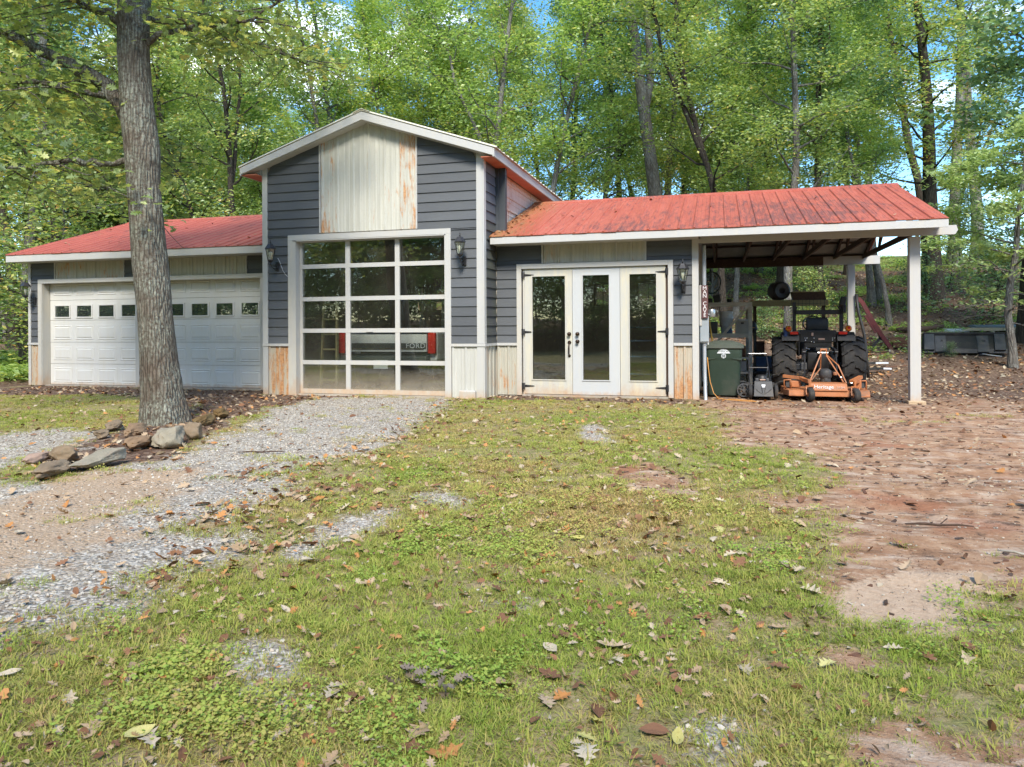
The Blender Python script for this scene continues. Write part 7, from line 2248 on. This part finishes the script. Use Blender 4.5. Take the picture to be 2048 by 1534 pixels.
def dead_leaf(seed, mat):
    rg = np.random.default_rng(seed)
    o_ = LOBE + [(-a, b) for a, b in LOBE[-2:0:-1]] if seed % 5 else [(0, -.5), (.14, -.4), (.24, -.2), (.27, 0), (.2, .22), (.08, .4), (0, .5), (-.08, .4), (-.2, .22), (-.27, 0), (-.24, -.2), (-.14, -.4)]
    out = np.array(o_)
    out = out * np.array([rg.uniform(.85, 1.15), 1]) + rg.normal(0, .015, out.shape)
    u, v = out[:, 0], out[:, 1]
    c1, c2, c3 = rg.uniform(0, .7), rg.uniform(-.4, .7), rg.uniform(-.5, .5)
    def h(u, v): return c1 * np.abs(u) * .8 + c2 * v * v + c3 * u * v
    m = len(out)
    rings = [np.stack([u * f, v * f, h(u * f, v * f)], 1) for f in (1.0, .5)]
    V = np.concatenate(rings + [np.array([[0, 0, 0]])])
    V[:, 2] -= V[:, 2].min() - .01
    V4 = [(k_, (k_ + 1) % m, m + (k_ + 1) % m, m + k_) for k_ in range(m)] 
    me = bpy.data.meshes.new('fallen_leaf')
    me.from_pydata([tuple(p) for p in V], [], V4 + [(m + k_, m + (k_ + 1) % m, 2 * m) for k_ in range(m)])
    # leaf stalk and a little thickness
    me.materials.append(mat)
    return me
LEAF = {nm: [dead_leaf(i * 7 + 3 + j, mt) for j in range(6)] for i, (nm, mt) in enumerate(DEAD)}
ALL = [me for nm in ('tan', 'brown', 'tan', 'brown', 'pale', 'brown', 'tan', 'orange') for me in LEAF[nm]]
nleaf = 0
def single_leaf(x, y, col, size, rz, label, group=None, tx=0.0, k=None):
    global nleaf
    o = bpy.data.objects.new('fallen_leaf', LEAF[col][(nleaf if k is None else k) % 6])
    nleaf += 1
    COL.objects.link(o)
    o.location = (x, y, float(ground_h(x, y)) + .012)
    o.scale = (size, size, size)
    o.rotation_euler = (tx, rnd.gauss(0, .15), rz)
    tag(o, label, 'leaf', group)
SINGLE = [(6.83, -9.14, 'orange', 0.108, 2.2, 'bright orange lobed leaf at the very front of the lawn'), (7.03, -8.81, 'tan', 0.086, .5, 'tan leaf of the little leaf cluster in the front of the lawn'),
          (7.07, -8.77, 'orange', 0.072, 2.5, 'small orange leaf lying in the little leaf cluster'), (7.01, -8.66, 'brown', 0.094, 1.2, 'curled brown leaf standing just behind the leaf cluster'),
          (7.17, -8.39, 'tan', 0.122, 1.7, 'long narrow pale tan leaf right of the leaf cluster'), (6.05, -9.31, 'pale', 0.108, .9, 'big cream leaf near the orange clay spot at the lower left'),
          (5.71, -8.98, 'tan', 0.115, 1.3, 'broad cream tan leaf on the weeds at the left front'), (6.73, -9.06, 'tan', 0.101, 2.9, 'tan lobed leaf left of the bright orange one'),
          (7.19, -9.04, 'pale', 0.108, .2, 'pale starry leaf at the front right of the orange one'), (7.90, -7.64, 'pale', 0.101, 1.0, 'whitish green leaf at the edge of the sandy patch'),
          (7.35, -8.25, 'brown', 0.072, 2.0, 'grey brown curled leaf right of the long pale leaf'), (7.18, -8.81, 'brown', 0.079, .3, 'brown curled leaf to the right of the leaf cluster'),
          (7.35, -8.87, 'brown', 0.086, 1.6, 'brown and tan leaf near the gravel spot at the front'), (6.96, -8.46, 'pale', 0.086, .8, 'small cream leaf behind the brown curled leaf'),
          (7.88, -8.31, 'yellow', 0.086, 2.2, 'yellow green leaf on the bare soil at the lower right'), (7.61, -8.44, 'pale', 0.079, .3, 'pale leaf on the lawn left of the yellow green one')]
for x_, y_, c_, s_, a_, lab in SINGLE:
    single_leaf(x_, y_, c_, s_, a_, lab)
x, y, d = wedge(9000, 1.8, 8.2, lambda d: np.clip(60 / d, 4, 22))
zn = zones(x, y)
o_ = np.argsort(d)
REST = {'tan': 'dry tan oak leaf lying in the lawn grass', 'brown': 'dark brown dead leaf lying in the lawn grass', 'orange': 'rusty orange dead leaf lying in the lawn grass', 'pale': 'bleached cream dead leaf lying in the lawn grass', 'yellow': 'yellowish dead leaf lying in the lawn grass'}
c = 0
ang = np.abs(np.arctan2(x - CAMX, y - CAMY) + R(15.8))
for i in o_:
    if c >= 284: break
    if ang[i] > R(37): continue
    if zn['lawn'][i] < .5 or zn['gravel'][i] > .4: continue
    cl_ = rnd.choice(['tan', 'tan', 'tan', 'brown', 'brown', 'orange', 'pale', 'pale', 'yellow'])
    single_leaf(float(x[i]), float(y[i]), cl_, rnd.uniform(.04, .088), rnd.uniform(0, 6.3), REST[cl_], cl_ + ' dead leaves in the lawn', rnd.gauss(0, .3))
    c += 1
def edge_of(x, y):
    return np.clip(1 - np.abs(sdist(GRAVEL, x, y) + .1) / .6, 0, 1) * (x > 3.2) * 1.1
# and the litter nobody could count
x, y, d = wedge(60000, 3.5, 17, lambda d: np.clip(70 / d, 7, 14) * 9)
zn = zones(x, y)
w = np.clip(zn['litter'] * 1.0 + zn['lawn'] * .24 + zn['gravel'] * .05 + zn['dirt'] * .07, 0, 1)
edge = np.clip(1 - np.abs(sdist(GRAVEL, x, y) + .1) / .5, 0, 1) * (x > 3.5) * .9
k = (rng.random(len(x)) < np.maximum(w, edge)) & (y < 6.6) & ~((x > -5.85) & (x < 7.2) & (y > .60)) & ~((x > 0) & (x < 3.98) & (y > -.08))
put('leaf_litter', ALL, x[k], y[k], .012, .35, .045, .10)
x, y, d = wedge(170000, 1.6, 13, lambda d: np.clip(900 / d, 70, 380))
zn = zones(x, y)
k = (rng.random(len(x)) < np.clip(zn['lawn'] * (.25 + .9 * np.clip((fbm(x, y, 1.5, 97) - .42) / .15, 0, 1)) + edge_of(x, y) + .12 * zn['gravel'], 0, 1)) & (y < .5)
put('leaf_crumbs', ALL, x[k], y[k], .016, .5, .014, .045)
# litter over the woodland floor and bank
bx_ = rng.uniform(-16, 26, 26000)
by_ = rng.uniform(5.9, 30, 26000)
k = (zones(bx_, by_)['litter'] > .3) & ((bx_ > 6.8) | (rng.random(26000) < .2))
put('woodland_litter', ALL, bx_[k], by_[k], .015, .4, .07, .15)
# low green plants over the bank
LOW = [np_mesh('low_plant', *[(a, b, M['leaf_fresh'], t) for a, b, t in [leaf_quads(np.concatenate([np.random.default_rng(s).normal(0, 1, (46, 3)) * np.array([.16, .16, .05]) + np.array([0, 0, .13])]), .10, np.random.default_rng(s), .45, .35, .6)]][0]) for s in (1, 2, 3, 4)]
gx_ = rng.uniform(-16, 28, 15000)
gy_ = rng.uniform(7.2, 32, 15000)
k = (rng.random(15000) < np.clip((fbm(gx_, gy_, .55, 90) - .50) / .2, 0.02, .6) * np.clip((gy_ - 7.4 - np.clip(gx_ - 11, 0, 4) * .7) / 2.5, 0, 1)) & ((gx_ > 6) | (rng.random(15000) < .3))
put('bank_undergrowth', LOW, gx_[k], gy_[k], 0, .15, .4, 1.1)
gx_ = rng.uniform(-15, -5.95, 900)
gy_ = rng.uniform(.3, 8, 900)
k = fbm(gx_, gy_, .8, 93) > .44
put('thicket_undergrowth', LOW, gx_[k], gy_[k], 0, .15, .7, 1.9)
# crumbs, twigs and bark bits on the clay
def chip(seed):
    r_ = random.Random(seed)
    return MB().cbox((0, 0, 0), (r_.uniform(.5, 1.2), r_.uniform(.12, .3), .12), rot=(0, 0, r_.uniform(-.3, .3)))
CH = []
for i in range(5):
    b_ = chip(i)
    me = bpy.data.meshes.new('bark_chip')
    me.from_pydata(b_.v, [], b_.f)
    me.materials.append((M['rust'], M['wood_dark'], DEAD[0][1], M['wood_dark'], M['wood_grey'])[i])
    CH.append(me)
x, y, d = wedge(40000, 2.5, 19, lambda d: np.clip(240 / d, 14, 60))
zn = zones(x, y)
k = (rng.random(len(x)) < zn['dirt'] * (1 - .7 * zn['sand']) * np.clip((fbm(x, y, 1.4, 95) - .38) / .2, .05, 1)) & ~((x > -5.85) & (x < 7.2) & (y > .60))
put('bark_crumbs', CH, x[k], y[k], .005, .3, .02, .075)
x, y, d = wedge(160000, 1.4, 6.5, lambda d: np.clip(3000 / d, 300, 1300))
zn = zones(x, y)
k = (rng.random(len(x)) < np.maximum(np.clip(zn['lawn'], 0, 1) * .30, zn['dirt'] * .55)) & (y < .2)
put('soil_grit', CH + [pebble(70)], x[k], y[k], .002, .5, .004, .014)
fl = []
for i, (mt, cx) in enumerate(((DEAD[3][1], 1), (M['wood_tan'], .8), (M['rust'], 1.0), (M['wood_dark'], 1.2), (DEAD[0][1], 1.0), (M['wood_dark'], .8))):
    rg_ = np.random.default_rng(900 + i)
    n_ = 7
    a_ = np.sort(rg_.uniform(0, 2 * np.pi, n_))
    ring = np.stack([np.cos(a_) * rg_.uniform(.3, .6, n_) * cx, np.sin(a_) * rg_.uniform(.15, .3, n_), rg_.uniform(0, .06, n_)], 1)
    me = bpy.data.meshes.new('clay_flake')
    me.from_pydata([tuple(p) for p in ring] + [(p[0], p[1], -.1) for p in ring], [], [tuple(range(n_))] + [(k_, n_ + k_, n_ + (k_ + 1) % n_, (k_ + 1) % n_) for k_ in range(n_)])
    me.materials.append(mt)
    fl.append(me)
x, y, d = wedge(90000, 2.3, 16, lambda d: np.clip(800 / d, 50, 240))
zn = zones(x, y)
k = (rng.random(len(x)) < zn['dirt'] * (1 - .8 * zn['sand']) * np.clip((fbm(x, y, 1.9, 99) - .36) / .22, .06, 1)) & ~((x > -5.85) & (x < 7.2) & (y > .60))
x, y = x[k], y[k]
n = len(x)
scatter('clay_flakes', fl, x, y, ground_h(x, y) + .002, np.stack([rng.normal(0, .15, n), rng.normal(0, .15, n), rng.normal(.2, .7, n)], 1), rng.gamma(2.0, .012, n) + .008, rng.integers(0, 6, n))
# half buried flat stones in the clay
for i, (x_, y_, l, w_, lab) in enumerate([(9.35, -5.75, .14, .1, 'small whitish stone on the dirt near the right edge')]):
    rock(x_, y_, l, w_, .03, 20 + 30 * i, 'pink', lab, 40 + i)
rg_ = np.random.default_rng(55)
wc = rg_.normal(0, 1, (20, 3)) * np.array([.06, .045, .012]) + np.array([0, 0, .03])
wv, wf, wt = lobed(wc, .06, rg_, .9, .3)
wm = np_mesh('wilted_weed', wv, wf, DEAD[1][1], wt)
wm.materials.clear()
wm.materials.append(simple('wilted_grey_brown_leaf', (0.15, 0.115, 0.085), (0.25, 0.20, 0.15), 20, .8))
wo = bpy.data.objects.new('wilted_weed', wm)
COL.objects.link(wo)
wo.location = (6.645, -8.83, float(ground_h(6.645, -8.83)))
tag(wo, 'wilted dark weed with grey brown leaves sprawling in the front lawn', 'weed')
for (x_, y_, l_, a_, lab) in ((3.55, -5.2, .42, .3, 'thin dark twig lying at the edge of the gravel below the stones'), (8.7, -6.4, .35, .1, 'dark broken stick lying on the clay beyond the lawn edge'), (8.95, -6.9, .25, 2.6, 'short pale stick on the clay near the sandy patch')):
    p_ = [(x_ + l_ * (k_ / 4 - .5) * math.cos(a_) + .01 * (k_ % 2), y_ + l_ * (k_ / 4 - .5) * math.sin(a_), float(ground_h(x_, y_)) + .012 + .006 * (k_ % 2)) for k_ in range(5)]
    tag(MB().tube(p_, [.004, .008, .007, .006, .003], 6).tube([p_[2], (p_[2][0] + .05, p_[2][1] + .04, p_[2][2] + .03)], .003, 5).build('twig', M['wood_dark'] if 'pale' not in lab else M['wood_grey'], smooth=True), lab, 'twig')
# leaves caught on the roofs
lr = [(4.25 + .04 * i + rnd.uniform(-.1, .1), rnd.uniform(.35, 3.0)) for i in range(60)]
px = np.array([min(4.02 + abs(rnd.gauss(0, .16)), 4.7) for a, b in lr] + [rnd.uniform(4.2, 10.4) for _ in range(12)] + [rnd.uniform(-5.8, -.2) for _ in range(26)])
py = np.array([b for a, b in lr] + [rnd.uniform(.4, 3.0) for _ in range(38)])
pz = np.where(px > 0, 2.548 + (py - .225) * .3348, 2.575 + (py - .225) * .3349) + .02
n = len(px)
scatter('roof_leaves', LEAF['tan'] + LEAF['brown'] + LEAF['tan'], px, py, pz, np.stack([np.full(n, .32), rng.normal(0, .1, n), rng.uniform(0, 6.3, n)], 1), rng.uniform(.05, .09, n), rng.integers(0, 18, n))
